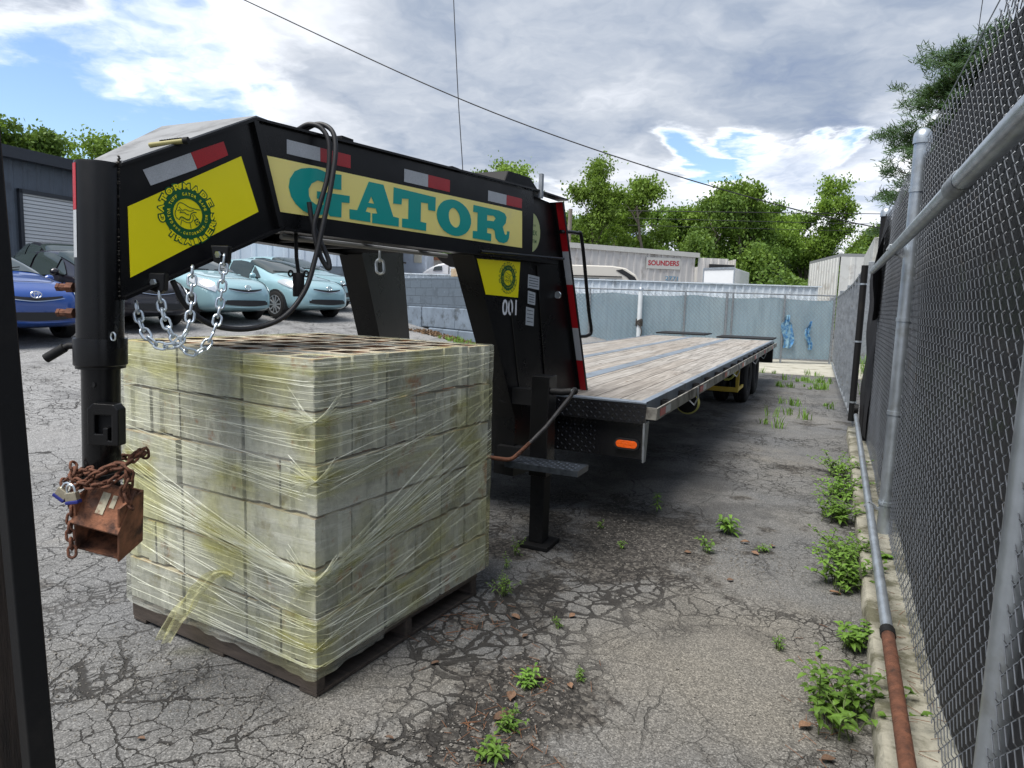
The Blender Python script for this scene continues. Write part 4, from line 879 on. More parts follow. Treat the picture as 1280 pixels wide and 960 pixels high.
c1.tube(spline([(-2.20, 2.40, 2.235), (-2.11, 2.35, 2.246), (-2.05, 2.37, 2.268), (-1.99, 2.38, 2.235), (-1.965, 2.37, 2.15), (-1.965, 2.34, 2.0), (-1.97, 2.30, 1.85), (-1.98, 2.26, 1.70), (-1.985, 2.20, 1.56), (-2.01, 2.10, 1.45), (-2.07, 1.98, 1.405), (-2.13, 1.86, 1.42), (-2.16, 1.77, 1.49), (-2.165, 1.72, 1.58)], 8), .0105, 10)
tag(c1.link('trailer_cable', CABLE, smooth=True), 'thick black electric cable looped over the neck across the first letter of the name panel', 'cable')
pg = MB(); pg.tube([(-2.095, 2.27, 1.80), (-2.083, 2.26, 1.70), (-2.072, 2.26, 1.63)], .008, 8)
pgt = empty('plug_holder', (-2.08, 2.26, 1.56), 'black socket holder hanging on a rod under the neck in front of the teal cars', 'holder'); pg.link('hanger_rod', BLACK2, pgt, smooth=True)
pg = MB(); pg.lathe([(0, .0), (.022, .0), (.024, .004), (.024, .095), (.020, .1), (0, .1)], (-2.068, 2.255, 1.535), n=18); pg.link('socket_body', BLACK2, pgt, smooth=True)
pg = MB()
for s in (-1, 1): pg.tube([Vector((-2.068, 2.255, 1.632))+Vector((s*(.02+.014+.012*math.cos(t)), s*.01, .012*math.sin(t))) for t in [2*math.pi*i/12 for i in range(12)]], .004, 6, closed=True)
pg.link('wing_loops', BLACK2, pgt, smooth=True)
for dx, nm in ((0, 'left'), ):
    chain_thing([(-2.20, 3.01, 1.80), (-2.195, 3.0, 1.74), (-2.19, 3.0, 1.67)], 'spare_chain', 'short grey chain with a hook hanging under the middle of the neck', 'chain', .075, .020, .007, CHAINZ)
# object lying on the top plate
OLIVE = mat('olive_plastic_tube', (.30, .27, .10), .5, vary=.15)
tq = empty('marker_tube', (-2.13, 1.75, 2.08), 'small olive tube with a black cap lying on the sloping grey top plate', 'tube')
a_ = Vector((-2.235, 1.70, 2.052)); b_ = Vector((-2.115, 1.745, 2.068))
q = MB(); q.tube([a_, b_], .0085, 14); q.link('tube_body', OLIVE, tq, smooth=True)
q = MB(); q.tube([b_-(b_-a_)*.02, b_+(b_-a_)*.12], .0125, 14); q.link('cap', BLACK2, tq, smooth=True)
q = MB()
for i in range(9): q.box(a_.lerp(b_, .3+.07*i)+Vector((0, .006, .011)), (.012, .008, .006), rz=.3*i)
q.link('torn_grip', BLACK2, tq)
# ---- coupler lock: rusty box, chain, padlocks
lock = empty('coupler_lock', (-2.17, 1.43, .75), 'rusty orange steel lock box clamped under the coupler tube above the ground', 'lock')
bc = Vector((-2.205, 1.475, .765)); ax_ = Vector((.93, .37, 0)).normalized(); ay_ = Vector((-.37, .93, 0)).normalized()
tlt = Matrix.Rotation(R_(12), 3, ay_); ax_ = tlt @ ax_; az_ = tlt @ Vector((0, 0, 1))
tl2 = Matrix.Rotation(R_(14), 3, ax_); ay2 = tl2 @ ay_; az2 = tl2 @ az_
def lb(u, v, w_): return bc + ax_*u + ay2*v + az2*w_
def slab(m, c, s):
    P = [lb(c[0]+i*s[0]/2, c[1]+j*s[1]/2, c[2]+k_*s[2]/2) for i in (-1, 1) for j in (-1, 1) for k_ in (-1, 1)]
    m.add(P, [(0, 1, 3, 2), (4, 6, 7, 5), (0, 4, 5, 1), (2, 3, 7, 6), (0, 2, 6, 4), (1, 5, 7, 3)])
q = MB(); slab(q, (-.077, 0, -.012), (.008, .13, .215)); slab(q, (.077, 0, -.012), (.008, .13, .215)); slab(q, (0, .060, -.012), (.146, .008, .215)); slab(q, (0, 0, -.115), (.146, .112, .008)); q.link('lock_box', RUSTO, lock, bevel=.0015)
q = MB()
P = [lb(-.085, -.075, -.005), lb(.085, -.075, -.005), lb(.085, .02, .115), lb(-.085, .02, .115)]
q.add(P+[p+az2*.008-ay2*.004 for p in P], [(0, 1, 2, 3), (7, 6, 5, 4), (0, 4, 5, 1), (1, 5, 6, 2), (2, 6, 7, 3), (3, 7, 4, 0)]); q.link('front_flap', RUSTO, lock, bevel=.0015)
q = MB(); wn_ = (P[1]-P[0]).cross(P[3]-P[0]).normalized()
def fp(a, b2, l): return P[0]+(P[1]-P[0])*a+(P[3]-P[0])*b2+az2*.0095-ay2*.006
for (a0, a1, b0, b1) in ((.40, .56, .32, .80), (.62, .72, .5, .78)): q.add([fp(a0, b0, 0), fp(a1, b0, 0), fp(a1, b1, 0), fp(a0, b1, 0)], [(0, 1, 2, 3)])
q.link('worn_label', mat('worn_paper_label', (.42, .38, .27), .7, vary=.2, vscale=60, dirt=(.2, .09, .05), dscale=40), lock, recalc=False)
q = MB(); q.lathe([(0, 0), (.02, 0), (.02, .01), (0, .01)], (-2.21, 1.50, .87), n=12); q.bar((-2.27, 1.46, .885), (-2.12, 1.50, .925), .03, .02); q.link('lock_bar', BLACK2, lock)
def wrap(cx, cy, r, a0, a1, z0, z1, k=14, wob=.008): return [(cx+(r+random.uniform(-wob, wob))*math.cos(R_(a0+(a1-a0)*i/k)), cy+(r+random.uniform(-wob, wob))*math.sin(R_(a0+(a1-a0)*i/k)), z0+(z1-z0)*i/k+random.uniform(-wob, wob)) for i in range(k+1)]
random.seed(21)
chain_thing(wrap(CX+.01, CY-.005, .098, 190, 420, .90, .975, 10) + wrap(CX+.01, CY, .104, 425, 560, .955, .90, 6) + [(-2.335, 1.41, .885), (-2.29, 1.40, .85), (-2.265, 1.385, .80), (-2.262, 1.375, .74), (-2.25, 1.37, .69), (-2.24, 1.365, .655)],
            'rusty_chain', 'rusty brown chain wound round the coupler tube foot and drooping beside the lock box', 'chain', .038, .0115, .0048, RUST, 'rusty chains on the coupler')
chain_thing([(-2.33, 1.44, .945), (-2.28, 1.405, .905), (-2.22, 1.41, .89), (-2.15, 1.44, .90), (-2.115, 1.475, .935), (-2.11, 1.485, .90), (-2.12, 1.48, .85), (-2.105, 1.48, .82)] + [(-2.115, 1.47, .87), (-2.10, 1.48, .93), (-2.13, 1.47, .955), (-2.18, 1.435, .935), (-2.25, 1.40, .88), (-2.285, 1.385, .845)],
            'rusty_chain', 'tangled rusty brown chain crossing in front of the padlocks', 'chain', .038, .0115, .0048, RUST, 'rusty chains on the coupler')
BRASS = mat('padlock_laminate', (.40, .36, .27), .4, .7, vary=.2, vscale=80); BLUEB = mat('blue_lock_bumper', (.012, .018, .16), .5)
def padlock(c, ang, label):
    c = Vector(c); t = empty('padlock', c, label, 'padlock', 'padlocks on the rusty chain')
    u = Vector((.93, .37, 0)); f = Vector((-.37, .93, 0)); z = Vector((0, 0, 1)); m = Matrix.Rotation(ang, 3, f); u = m @ u; z = m @ z; rt = Matrix((u, f, z)).transposed()
    MB().box(c, (.040, .020, .028), rot=rt).link('lock_body', BRASS, t, bevel=.002)
    MB().box(c-z*.019, (.045, .024, .012), rot=rt).link('bumper', BLUEB, t, bevel=.003)
    MB().tube([c+u*.013*math.cos(a)+z*(.026+.014*math.sin(a)) if 0 < a < math.pi else c+u*.013*math.cos(a)+z*.010 for a in [-.01]+[math.pi*i/8+.001 for i in range(8)]+[math.pi-.001, math.pi+.01]], .0038, 8).link('shackle', CHAINZ, t, smooth=True)
padlock((-2.225, 1.365, .862), R_(-10), 'brass padlock with blue bumper hanging centrally above the rusty box')
padlock((-2.29, 1.375, .862), R_(35), 'brass padlock with blue bumper tilted at the left edge of the chain')
# ================================================================== pallet of blocks
TH = 1.4865
LU = Vector((-math.sin(TH), math.cos(TH), 0)); LVv = Vector((math.cos(TH), math.sin(TH), 0))   # LU: along the left (front) face, LVv: along the right face
N0 = Vector((-1.692, 1.925, 0))
PALW = mat('dark_pallet_wood', (.060, .046, .037), .85, vary=.35, vscale=3, bump=.5, bscale=40, stretch=(1, 14, 14), dirt=(.03, .022, .018), dscale=3)
pallet = empty('wooden_pallet', N0, 'dark brown wooden pallet under the wrapped stack of concrete blocks', 'pallet')
def LP(u, v, z=0): return N0 + LU*u + LVv*v + Vector((0, 0, z))
def lbox(m, u0, u1, v0, v1, z0, z1):
    P = [LP(u, v, z) for u in (u0, u1) for v in (v0, v1) for z in (z0, z1)]
    m.add(P, [(0, 1, 3, 2), (4, 6, 7, 5), (0, 4, 5, 1), (2, 3, 7, 6), (0, 2, 6, 4), (1, 5, 7, 3)])
for v0 in (0, .54, 1.08):
    m = MB(); lbox(m, 0, 1.20, v0+.0, v0+.045, .018, .092); m.link('stringer', PALW, pallet, bevel=.003)
for i in range(8):
    m = MB(); u = i*.158; lbox(m, u, u+.094, -.004, 1.13, .093, .11); m.link('top_board', PALW, pallet, bevel=.002)
for u in (0, .55, 1.1):
    m = MB(); lbox(m, u, u+.094, 0, 1.13, .002, .0175); m.link('bottom_board', PALW, pallet, bevel=.002)
def cmu_mat():
    def ex(n, co, b, c):
        h = n.math('ADD', n.math('MULTIPLY', n.noise(co, 160, 4, .7), .6), n.math('MULTIPLY', n.noise(co, 28, 4, .6), .6))
        n.t.links.new(n.n('ShaderNodeBump', {'Strength': .9, 'Distance': .004, 'Height': h}).outputs[0], b.inputs['Normal'])
        rd = n.n('ShaderNodeObjectInfo').outputs['Random']
        c2 = n.mix(n.rng(n.noise(n.vmath('ADD', co, n.n('ShaderNodeCombineXYZ', {0: n.math('MULTIPLY', rd, 31), 1: n.math('MULTIPLY', rd, 17), 2: 0.0}).outputs[0]), 6, 6, .65), .56, .70, 0, .8, True), c, (.20, .17, .07))
        c2 = n.mix(n.rng(n.noise(n.vmath('MULTIPLY', n.vmath('ADD', co, n.n('ShaderNodeCombineXYZ', {0: n.math('MULTIPLY', rd, 77), 1: 5.0, 2: 3.0}).outputs[0]), (1, 1, .45)), 11, 6, .7), .50, .62, 0, .75, True), c2, (.62, .62, .58))
        c2 = n.mix(n.rng(n.noise(n.vmath('MULTIPLY', n.vmath('ADD', co, n.n('ShaderNodeCombineXYZ', {0: n.math('MULTIPLY', rd, 23), 1: 1.0, 2: 7.0}).outputs[0]), (1, 1, .4)), 7, 6, .7), .54, .66, 0, .7, True), c2, (.19, .20, .17))
        c2 = n.mix(n.rng(n.noise(n.vmath('ADD', co, n.n('ShaderNodeCombineXYZ', {0: n.math('MULTIPLY', rd, 51), 1: 2.0, 2: 9.0}).outputs[0]), 5, 6, .65), .60, .70, 0, .85, True), c2, (.30, .12, .045))
        zz = n.n('ShaderNodeSeparateXYZ', {0: co}).outputs[2]
        c2 = n.mix(n.rng(zz, .187, .189, 0, .85), c2, n.mix(n.rng(n.noise(co, 9, 4, .6), .4, .6), (.50, .45, .34), (.36, .24, .13)))
        n.t.links.new(c2, b.inputs['Base Color'])
    return mat('concrete_block', (.47, .475, .43), .92, vary=.2, vscale=40, obj_rand=.32, extra=ex)
CMU = cmu_mat()
def block_mesh():
    hx, hy, h = .1945, .0955, .190
    out = [(-hx, -hy), (hx, -hy), (hx, -.045), (hx-.013, -.035), (hx-.013, .035), (hx, .045), (hx, hy), (-hx, hy), (-hx, .045), (-hx+.013, .035), (-hx+.013, -.035), (-hx, -.045)]
    def hole(cx): 
        a, b = .070, .062; c = .018
        return [(cx-a+c, -b), (cx+a-c, -b), (cx+a, -b+c), (cx+a, b-c), (cx+a-c, b), (cx-a+c, b), (cx-a, b-c), (cx-a, -b+c)][::-1]
    m = MB().prism([out, hole(-.087), hole(.087)], lambda a, b, d_: Vector((a, b, d_)), 0, h)
    bm_ = m.mesh('concrete_block'); bm_.materials.append(CMU); return bm_
BLK = block_mesh()
CORE = mat('shaded_stained_block_core', (.12, .085, .055), .95, vary=.5, vscale=12, obj_rand=.5, dirt=(.22, .09, .035), dscale=7, dlo=.5, dhi=.6)  # shade inside the cores is put into the dark colour, with brown stains
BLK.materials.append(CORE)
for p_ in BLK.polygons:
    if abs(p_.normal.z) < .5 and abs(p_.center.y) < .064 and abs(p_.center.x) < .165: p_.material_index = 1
Z0 = .112; PITCH = .2025
TILE = {'A': [], 'B': [], 'C': []}
for j in range(6):
    TILE['A'] += [('h', 0, j), ('h', 2, j)]
for j in (0, 2, 4): TILE['A'] += [('v', 4, j), ('v', 5, j)]
for j in (0, 2, 4): TILE['B'] += [('v', 0, j), ('v', 1, j)]
for j in range(6): TILE['B'] += [('h', 2, j), ('h', 4, j)]
for j in (0, 1, 4, 5): TILE['C'] += [('h', 0, j), ('h', 2, j), ('h', 4, j)]
for i in range(6): TILE['C'] += [('v', i, 2)]
rng_ = random.Random(4)
ORD = ['first', 'second', 'third', 'fourth', 'fifth', 'sixth']
CRS = ['bottom', 'second', 'third', 'fourth', 'fifth', 'top']
seen_lab = {}
pal_seq = ['B', 'A', 'C', 'B', 'A', 'C']
for L in range(6):
    for (o, i, j) in TILE[pal_seq[L]]:
        # i: column from the corner along the front face, j: row back from the front face
        w_, d_ = (2, 1) if o == 'h' else (1, 2)
        on_front = j == 0; on_right = i == 0; on_left = i+w_ == 6; on_back = j+d_ == 6
        if L < 5 and not (on_front or on_right or on_left or on_back): continue
        u = (i+w_/2)*.2035+.002; v = (j+d_/2)*.2035+.003
        jit = rng_.uniform
        c_ = LP(u+jit(-.003, .003), v+jit(-.003, .003), Z0+L*PITCH)
        if L in (3,) and on_front and i in (3, 4): c_ -= LVv*.016
        if L == 5: c_ += LU*.004+Vector((0, 0, jit(-.005, .004)))
        b_ = bpy.data.objects.new('concrete_block', BLK); col.objects.link(b_)
        b_.location = c_; b_.rotation_euler = (0, 0, TH-math.pi/2 + (0 if o == 'h' else math.pi/2) + R_(jit(-.7, .7)))
        crs = ['bottom course', 'second course from the pallet', 'third course from the pallet', 'third course from the top', 'second course from the top', 'top course'][L]
        if on_front: lab = 'concrete block, %s from the near corner on the front face, %s' % (ORD[sum(1 for (o2, i2, j2) in TILE[pal_seq[L]] if j2 == 0 and i2 < i)], crs)
        elif on_right: lab = 'concrete block, %s from the near corner on the right face, %s' % (ORD[sum(1 for (o2, i2, j2) in TILE[pal_seq[L]] if i2 == 0 and j2 < j)], crs)
        elif L == 5: lab = 'open hollow concrete block in the top course, %s across and %s row back' % (ORD[i], ORD[j])
        else: lab = 'grey concrete block hidden at the %s side, place %s, %s' % ('left' if on_left else 'back', ORD[j if on_left else i], crs)
        tag(b_, lab, 'block', 'concrete blocks stacked on the wooden pallet')
TOPZ = Z0+6*PITCH-.012
# ---- stretch film
def film_mat(name, tint, body, lo, hi, rough=.22, streak=True):
    m = bpy.data.materials.new(name); m.use_nodes = True; t = m.node_tree; t.nodes.clear(); n = NT(t)
    co = n.n('ShaderNodeTexCoord').outputs['Object']
    sp = n.n('ShaderNodeSeparateXYZ', {0: co})
    al = n.vmath('DOT_PRODUCT', co, tuple(LU), out=1); al2 = n.vmath('DOT_PRODUCT', co, tuple(LVv), out=1)
    per = n.math('SUBTRACT', al2, al)
    f1 = n.noise(n.n('ShaderNodeCombineXYZ', {0: n.math('MULTIPLY', per, 1.4), 1: n.math('MULTIPLY', sp.outputs[2], 34.0), 2: 0.0}).outputs[0], 1.0, 6, .65, .6)
    f2 = n.noise(n.n('ShaderNodeCombineXYZ', {0: n.math('MULTIPLY', per, 30.0), 1: n.math('MULTIPLY', sp.outputs[2], 5.0), 2: 4.0}).outputs[0], 1.0, 5, .65)
    f3 = n.noise(co, 3.2, 5, .6)
    a = n.math('ADD', n.math('MULTIPLY', n.rng(f1, .48, .68, 0, 1, True), .55), n.math('ADD', n.math('MULTIPLY', n.rng(f2, .55, .72, 0, 1, True), .25), n.math('MULTIPLY', f3, .5)))
    a = n.rng(a, .1, .95, lo, hi)
    yel = n.rng(n.noise(n.vmath('ADD', co, (4, 4, 4)), 2.4, 5, .6), .47, .64, 0, 1, True)
    bc = n.mix(n.math('MULTIPLY', yel, .7), body, (.50, .50, .27))
    b = n.n('ShaderNodeBsdfPrincipled', {'Base Color': bc, 'Roughness': rough, 'Specular IOR Level': .55})
    hgt = n.math('ADD', n.math('MULTIPLY', f1, .7), n.math('ADD', n.math('MULTIPLY', f2, .35), n.math('MULTIPLY', n.noise(co, 22, 5, .65), .5)))
    t.links.new(n.n('ShaderNodeBump', {'Strength': .9, 'Distance': .012, 'Height': hgt}).outputs[0], b.inputs['Normal'])
    tr = n.n('ShaderNodeBsdfTransparent', {0: n.mix(yel, tint, (.955, .945, .76))})
    n.n('ShaderNodeOutputMaterial', {0: n.n('ShaderNodeMixShader', {0: a, 1: tr.outputs[0], 2: b.outputs[0]}).outputs[0]})
    return m
FILM = film_mat('stretch_film', (.965, .965, .91), (.62, .63, .56), .08, .50)
STRAND = film_mat('stretched_film_strands', (.97, .97, .90), (.74, .76, .66), .28, .80, .18)
S_ = 1.225   # length of a face
def perim(s, off=0.0):
    """s runs: 0..S front face from its left end to the near corner, S..2S right face, 2S..3S back, 3S..4S left"""
    s = s % (4*S_); r = .03+off; k = int(s//S_); t = s-k*S_
    # smooth corners by clamping
    corners = [(S_, 0), (0, 0), (0, S_), (S_, S_)]
    a = corners[k]; b = corners[(k+1) % 4]; u = a[0]+(b[0]-a[0])*t/S_; v = a[1]+(b[1]-a[1])*t/S_
    nrm_ = [(0, -1), (-1, 0), (0, 1), (1, 0)]
    n0 = Vector(nrm_[k]); e = .035
    if t < e: n0 = n0.lerp(Vector(nrm_[(k-1) % 4]), .5*(1-t/e))
    if S_-t < e: n0 = n0.lerp(Vector(nrm_[(k+1) % 4]), .5*(1-(S_-t)/e))
    return u+n0.x*off, v+n0.y*off
def fbot(s):
    k = s/S_
    z = .10+.03*noise.noise((s*2.3, 0, 1))+.012*noise.noise((s*11, 0, 2))
    if .55*S_ < s < 1.0*S_: z -= .018*math.sin((s/S_-.55)/.45*math.pi/2)
    if S_ <= s < 1.25*S_: z -= .012
    if 1.3*S_ < s < 2*S_: z += .02+.05*max(0, noise.noise((s*3.1, 4, 1)))
    return z
fv = []; NS, NZ = 440, 56; ff = []
for j in range(NZ+1):
    for i in range(NS):
        s = 4*S_*i/NS; zb = fbot(s); t = j/NZ
        if t < .93: z = zb+(TOPZ+.002-zb)*(t/.93); off = .007; inn = 0
        else: z = TOPZ+.004-.002*noise.noise((s*9, t*4, 1)); inn = (t-.93)/.07
        course = (z-Z0)/PITCH; fr_ = abs(course-round(course))
        wob_ = .0055*noise.noise((s*5.5, z*4, 3))+.0035*noise.noise((s*18, z*14+s*6, 9))-.004*max(0, .12-fr_)/.12
        off = .010+wob_
        if t < .08: off += .010*(1-t/.08)*(.4+abs(noise.noise((s*8, 1, 1))*2))
        if inn: off = .008-inn*(.075+.05*noise.noise((s*3.3, 7, 7)) + (.12*math.exp(-((s-S_)/.14)**2)))
        u, v = perim(s, off); fv.append(LP(u, v, z))
for j in range(NZ):
    for i in range(NS): ff.append((j*NS+i, j*NS+(i+1) % NS, (j+1)*NS+(i+1) % NS, (j+1)*NS+i))
film = MB().add(fv, ff).link('stretch_wrap', FILM, smooth=True, recalc=False)
tag(film, 'yellowed clear plastic stretch wrap pulled tight round the stacked concrete blocks', 'plastic wrap')
st = MB(); rg = random.Random(11)
def strand(z_of, s0, s1, wd, off, k=26):
    V = []
    tw_ = rg.uniform(-1, 1)
    for i in range(k+1):
        s = s0+(s1-s0)*i/k; z = z_of(s); z = min(z, TOPZ+.001)
        w2 = wd*(.55+.45*math.sin(i/k*math.pi))*(1+.3*math.sin(i*1.3+tw_))
        o_ = off+.0035*noise.noise((s*5.5, z*4, 3))
        u, v = perim(s, o_); V += [LP(u, v, z-w2/2), LP(*perim(s, o_+.0022), z), LP(u, v, z+w2/2)]
    st.add(V, [(3*i, 3*i+1, 3*i+4, 3*i+3) for i in range(k)]+[(3*i+1, 3*i+2, 3*i+5, 3*i+4) for i in range(k)])
def fan(zn, spread, zl, zr, cnt, w0=.0009, w1=.0036, left=True, right=True):
    for _ in range(cnt):
        a = rg.gauss(zn, spread); l = rg.uniform(*zl); r_ = rg.uniform(*zr); p1 = rg.uniform(.85, 1.3); p2 = rg.uniform(.85, 1.3)
        def zf(s, a=a, l=l, r_=r_, p1=p1, p2=p2):
            if s <= S_: q = (1-s/S_); return a+(l-a)*q**p1
            q = (s-S_)/S_; return a+(r_-a)*q**p2
        s0 = 0.02+rg.random()*.9*S_ if rg.random() < .55 else .02
        s1 = 2*S_-.02 if rg.random() < .45 else S_*(1.05+rg.random()*.95)
        if not left: s0 = S_*.985
        if not right: s1 = S_*1.01
        if rg.random() < .25 and left: s1 = S_*(1+rg.uniform(-.25, .08))
        if s1-s0 < .15: continue
        strand(zf, s0, s1, rg.uniform(w0, w1)*(1 if rg.random() < .85 else 2.2), .0165+rg.random()*.003)
H_ = TOPZ
fan(H_-.02, .02, (H_-.08, H_), (H_-.07, H_), 12)
fan(H_-.12, .03, (H_-.20, H_-.03), (H_-.16, H_-.02), 9)
fan(1.085, .012, (1.10, 1.24), (1.05, 1.24), 12)
fan(1.02, .04, (.92, 1.12), (.95, 1.18), 8)
fan(.87, .03, (.80, 1.05), (.84, 1.1), 8)
fan(.80, .02, (.78, .98), (.9, 1.12), 7)
fan(.47, .010, (.60, .86), (.66, 1.08), 38, .0012, .005)
fan(.44, .03, (.42, .70), (.50, .90), 12)
fan(.30, .05, (.28, .55), (.32, .65), 9)
fan(.19, .04, (.16, .34), (.2, .38), 7)
fan(.13, .015, (.14, .2), (.16, .24), 5)
for zn in (1.085, .86, .475, .47):   # film bunched where it catches on the corner
    for _ in range(26):
        a0 = rg.uniform(-1.0, 1.0); a1 = rg.uniform(-1.0, 1.0); l0 = rg.uniform(.03, .14)
        strand(lambda s, a0=a0, a1=a1, zn=zn: zn+(a0*(S_-s) if s < S_ else a1*(s-S_)), S_-l0, S_+rg.uniform(.03, .12), rg.uniform(.001, .004), .018, 10)
for _ in range(34):   # long strands over the other two faces
    z0 = rg.uniform(.15, H_-.02); z1 = z0+rg.uniform(-.25, .25)
    strand(lambda s, z0=z0, z1=z1: max(.13, z0+(z1-z0)*(s-2*S_)/(2*S_)), 2*S_+.02, 4*S_-.02, rg.uniform(.0015, .005), .0165)
st_keep = st
st = MB()
for _ in range(60):   # broad gathered folds of film
    zc = rg.choice([H_-.05, 1.08, 1.0, .86, .8, .47, .47, .46, .30, .2]); l_ = rg.uniform(-.05, .35) if zc < .5 else rg.uniform(-.1, .15); r_ = rg.uniform(.1, .5) if zc < .5 else rg.uniform(-.08, .15)
    s0 = rg.uniform(.02, .9); s1 = rg.uniform(1.45, 2.4)
    if rg.random() < .35: s0 = 1.2
    elif rg.random() < .3: s1 = 1.24
    strand(lambda s, zc=zc, l_=l_, r_=r_: max(.12, zc+(l_*(1-s/S_) if s < S_ else r_*(s-S_)/S_)), s0, s1, rg.uniform(.012, .045), .0145+rg.random()*.002, 30)
fo_ = st.link('film_fold', film_mat('gathered_film', (.98, .98, .93), (.66, .67, .60), .04, .34, .14), film, recalc=False, smooth=True); fo_['kind'] = 'stuff'
st = st_keep
so = st.link('film_strand', STRAND, film, recalc=False, smooth=True); so['kind'] = 'stuff'
# loose crumpled tail hanging out at the bottom of the front face
tl = MB(); V = []; NU, NV = 14, 20
for j in range(NV+1):
    t = j/NV
    for i in range(NU+1):
        s_ = i/NU-.5
        wd = .045+.075*t if t < .75 else .10-.13*(t-.75)
        u = .46+.32*(t**.75)+s_*wd*(1.2 if t > .6 else 1); zz = .40+.02*math.sin(t*2)-.36*t**1.6
        o_ = -.020-.10*(t**2.2)-.012*math.sin(s_*11+t*9)-.015*noise.noise((s_*6, t*7, 2))
        V.append(LP(u, o_, max(.012+.01*abs(s_), zz+.012*noise.noise((s_*9, t*5, 4)))))
tl.add(V, [(j*(NU+1)+i, j*(NU+1)+i+1, (j+1)*(NU+1)+i+1, (j+1)*(NU+1)+i) for j in range(NV) for i in range(NU)])
tl.link('loose_tail', film_mat('crumpled_film', (.98, .97, .80), (.62, .61, .38), .18, .7, .2), film, smooth=True, recalc=False)
# ================================================================== cars
def paint(name, c, flake=.3): return mat(name, c, .28, flake, coat=.8, spec=.5)
GLASS = mat('car_glass', (.03, .042, .042), .05, spec=.8)
CHROME = mat('chrome', (.62, .63, .65), .15, 1.0)
LENS = mat('headlamp_lens', (.50, .53, .55), .12, .3, spec=.8, coat=.5)
BPLAS = mat('black_car_plastic', (.012, .012, .013), .5)
ALLOY = mat('alloy_wheel', (.42, .43, .45), .3, .7)
PLATE = mat('licence_plate', (.6, .62, .62), .4)
def make_car(pt, name, label, L=4.62, W=1.775, Hh=1.575, tail=1.0):
    """x forward: nose at x=0, tail at x=-L; y to the car's left; wheels on z=0"""
    # station: s, z_sill, z_belt, z_top, half_belt, half_top
    st_ = [(.00, .30, .50, .56, .42, .30), (.04, .24, .58, .68, .60, .45), (.14, .20, .66, .78, .74, .58), (.34, .18, .74, .88, .83, .66), (.62, .18, .82, .96, .865, .68), (.95, .18, .90, 1.035, .88, .68), (1.12, .18, .94, 1.085, .885, .66),
          (1.50, .18, .96, 1.28, .887, .62), (1.92, .18, .975, 1.46, .888, .585), (2.4, .18, .985, 1.545, .888, .575), (2.95, .18, 1.0, Hh, .888, .57), (3.5, .18, 1.02, 1.55, .886, .56), (4.0, .20, 1.04, 1.48, .87, .55), (4.30, .22, 1.05, 1.36, .84, .55), (4.48, .28, 1.04, 1.18, .80, .58), (4.60, .36, .98, 1.05, .74, .56), (4.62, .42, .9, .95, .70, .5)]
    sc = L/4.62; st_ = [(s*sc, *r) for s, *r in st_]
    def sec(r):
        s, zs, zb, zt, hb, ht = r
        return [(0, zs), (hb*.90, zs), (hb*.985, zs+.10), (hb*1.0, zs+(zb-zs)*.45), (hb*.995, zb-(zb-zs)*.12), (hb*.955, zb+.012), (hb*.955+(ht-hb*.955)*.55, zb+(zt-zb)*.62), (ht, zt-.03 if zt-zb > .12 else zt-.015), (ht*.72, zt), (0, zt+.012)]
    t = empty(name, (0, 0, 0), label, 'car', 'cars parked in a row by the metal buildings')
    K = 10; body = MB(); sidew = {}; front = MB(); rear = MB()
    V = []; 
    for sd in (1, -1):
        base = len(body.v); 
        for r in st_:
            for (y, z) in sec(r): body.v.append((-r[0], sd*y, z))
        for i in range(len(st_)-1):
            for q in range(K-1):
                f = (base+i*K+q, base+(i+1)*K+q, base+(i+1)*K+q+1, base+i*K+q+1)
                if sd < 0: f = f[::-1]
                body.f.append(f)
        body.f.append(tuple(base+q for q in range(K))); body.f.append(tuple(base+(len(st_)-1)*K+q for q in range(K)))
    me = body.mesh(name+'_body', False); bm = bmesh.new(); bm.from_mesh(me); bmesh.ops.remove_doubles(bm, verts=bm.verts, dist=.001); bmesh.ops.recalc_face_normals(bm, faces=bm.faces); bm.to_mesh(me); bm.free()
    bo = bpy.data.objects.new('body', me); col.objects.link(bo); me.materials.append(pt); bo.parent = t
    me.polygons.foreach_set('use_smooth', [True]*len(me.polygons))
    su = bo.modifiers.new('sub', 'SUBSURF'); su.levels = 2; su.render_levels = 2
    def P(s, q, sd, off=.010):
        """point on the shell at distance s from the nose, at section fraction q"""
        s = s*sc
        for a, b in zip(st_, st_[1:]):
            if a[0] <= s <= b[0]: break
        f = (s-a[0])/(b[0]-a[0]); A = sec(a); B = sec(b); k = min(int(q), K-2); g_ = q-k
        y = (A[k][0]*(1-g_)+A[k+1][0]*g_)*(1-f)+(B[k][0]*(1-g_)+B[k+1][0]*g_)*f; z = (A[k][1]*(1-g_)+A[k+1][1]*g_)*(1-f)+(B[k][1]*(1-g_)+B[k+1][1]*g_)*f
        return Vector((-s, sd*(y+(off if k >= 2 else 0)), z+(off if k >= 6 else 0)))
    def patch(ss, q0, q1, sd, nm, m, par, off=.012, nq=5, both=False, qa=None):
        mb = MB(); V = []
        for s, a, b in ss:
            for j in range(nq+1): V.append(P(s, a+(b-a)*j/nq, sd, off))
        mb.add(V, [(i*(nq+1)+j, (i+1)*(nq+1)+j, (i+1)*(nq+1)+j+1, i*(nq+1)+j+1) for i in range(len(ss)-1) for j in range(nq)])
        return mb.link(nm, m, par, smooth=True)
    # windscreen over both halves
    mb = MB(); V = []; S = [1.15, 1.3, 1.5, 1.7, 1.9, 2.02]
    for s in S:
        qs = [6.55, 7.0, 7.5, 8, 8.5, 9] if s > 1.2 else [6.9, 7.1, 7.5, 8, 8.5, 9]
        row = [P(s, q, 1, .014) for q in qs] + [P(s, q, -1, .014) for q in qs[::-1][1:]]
        V += row
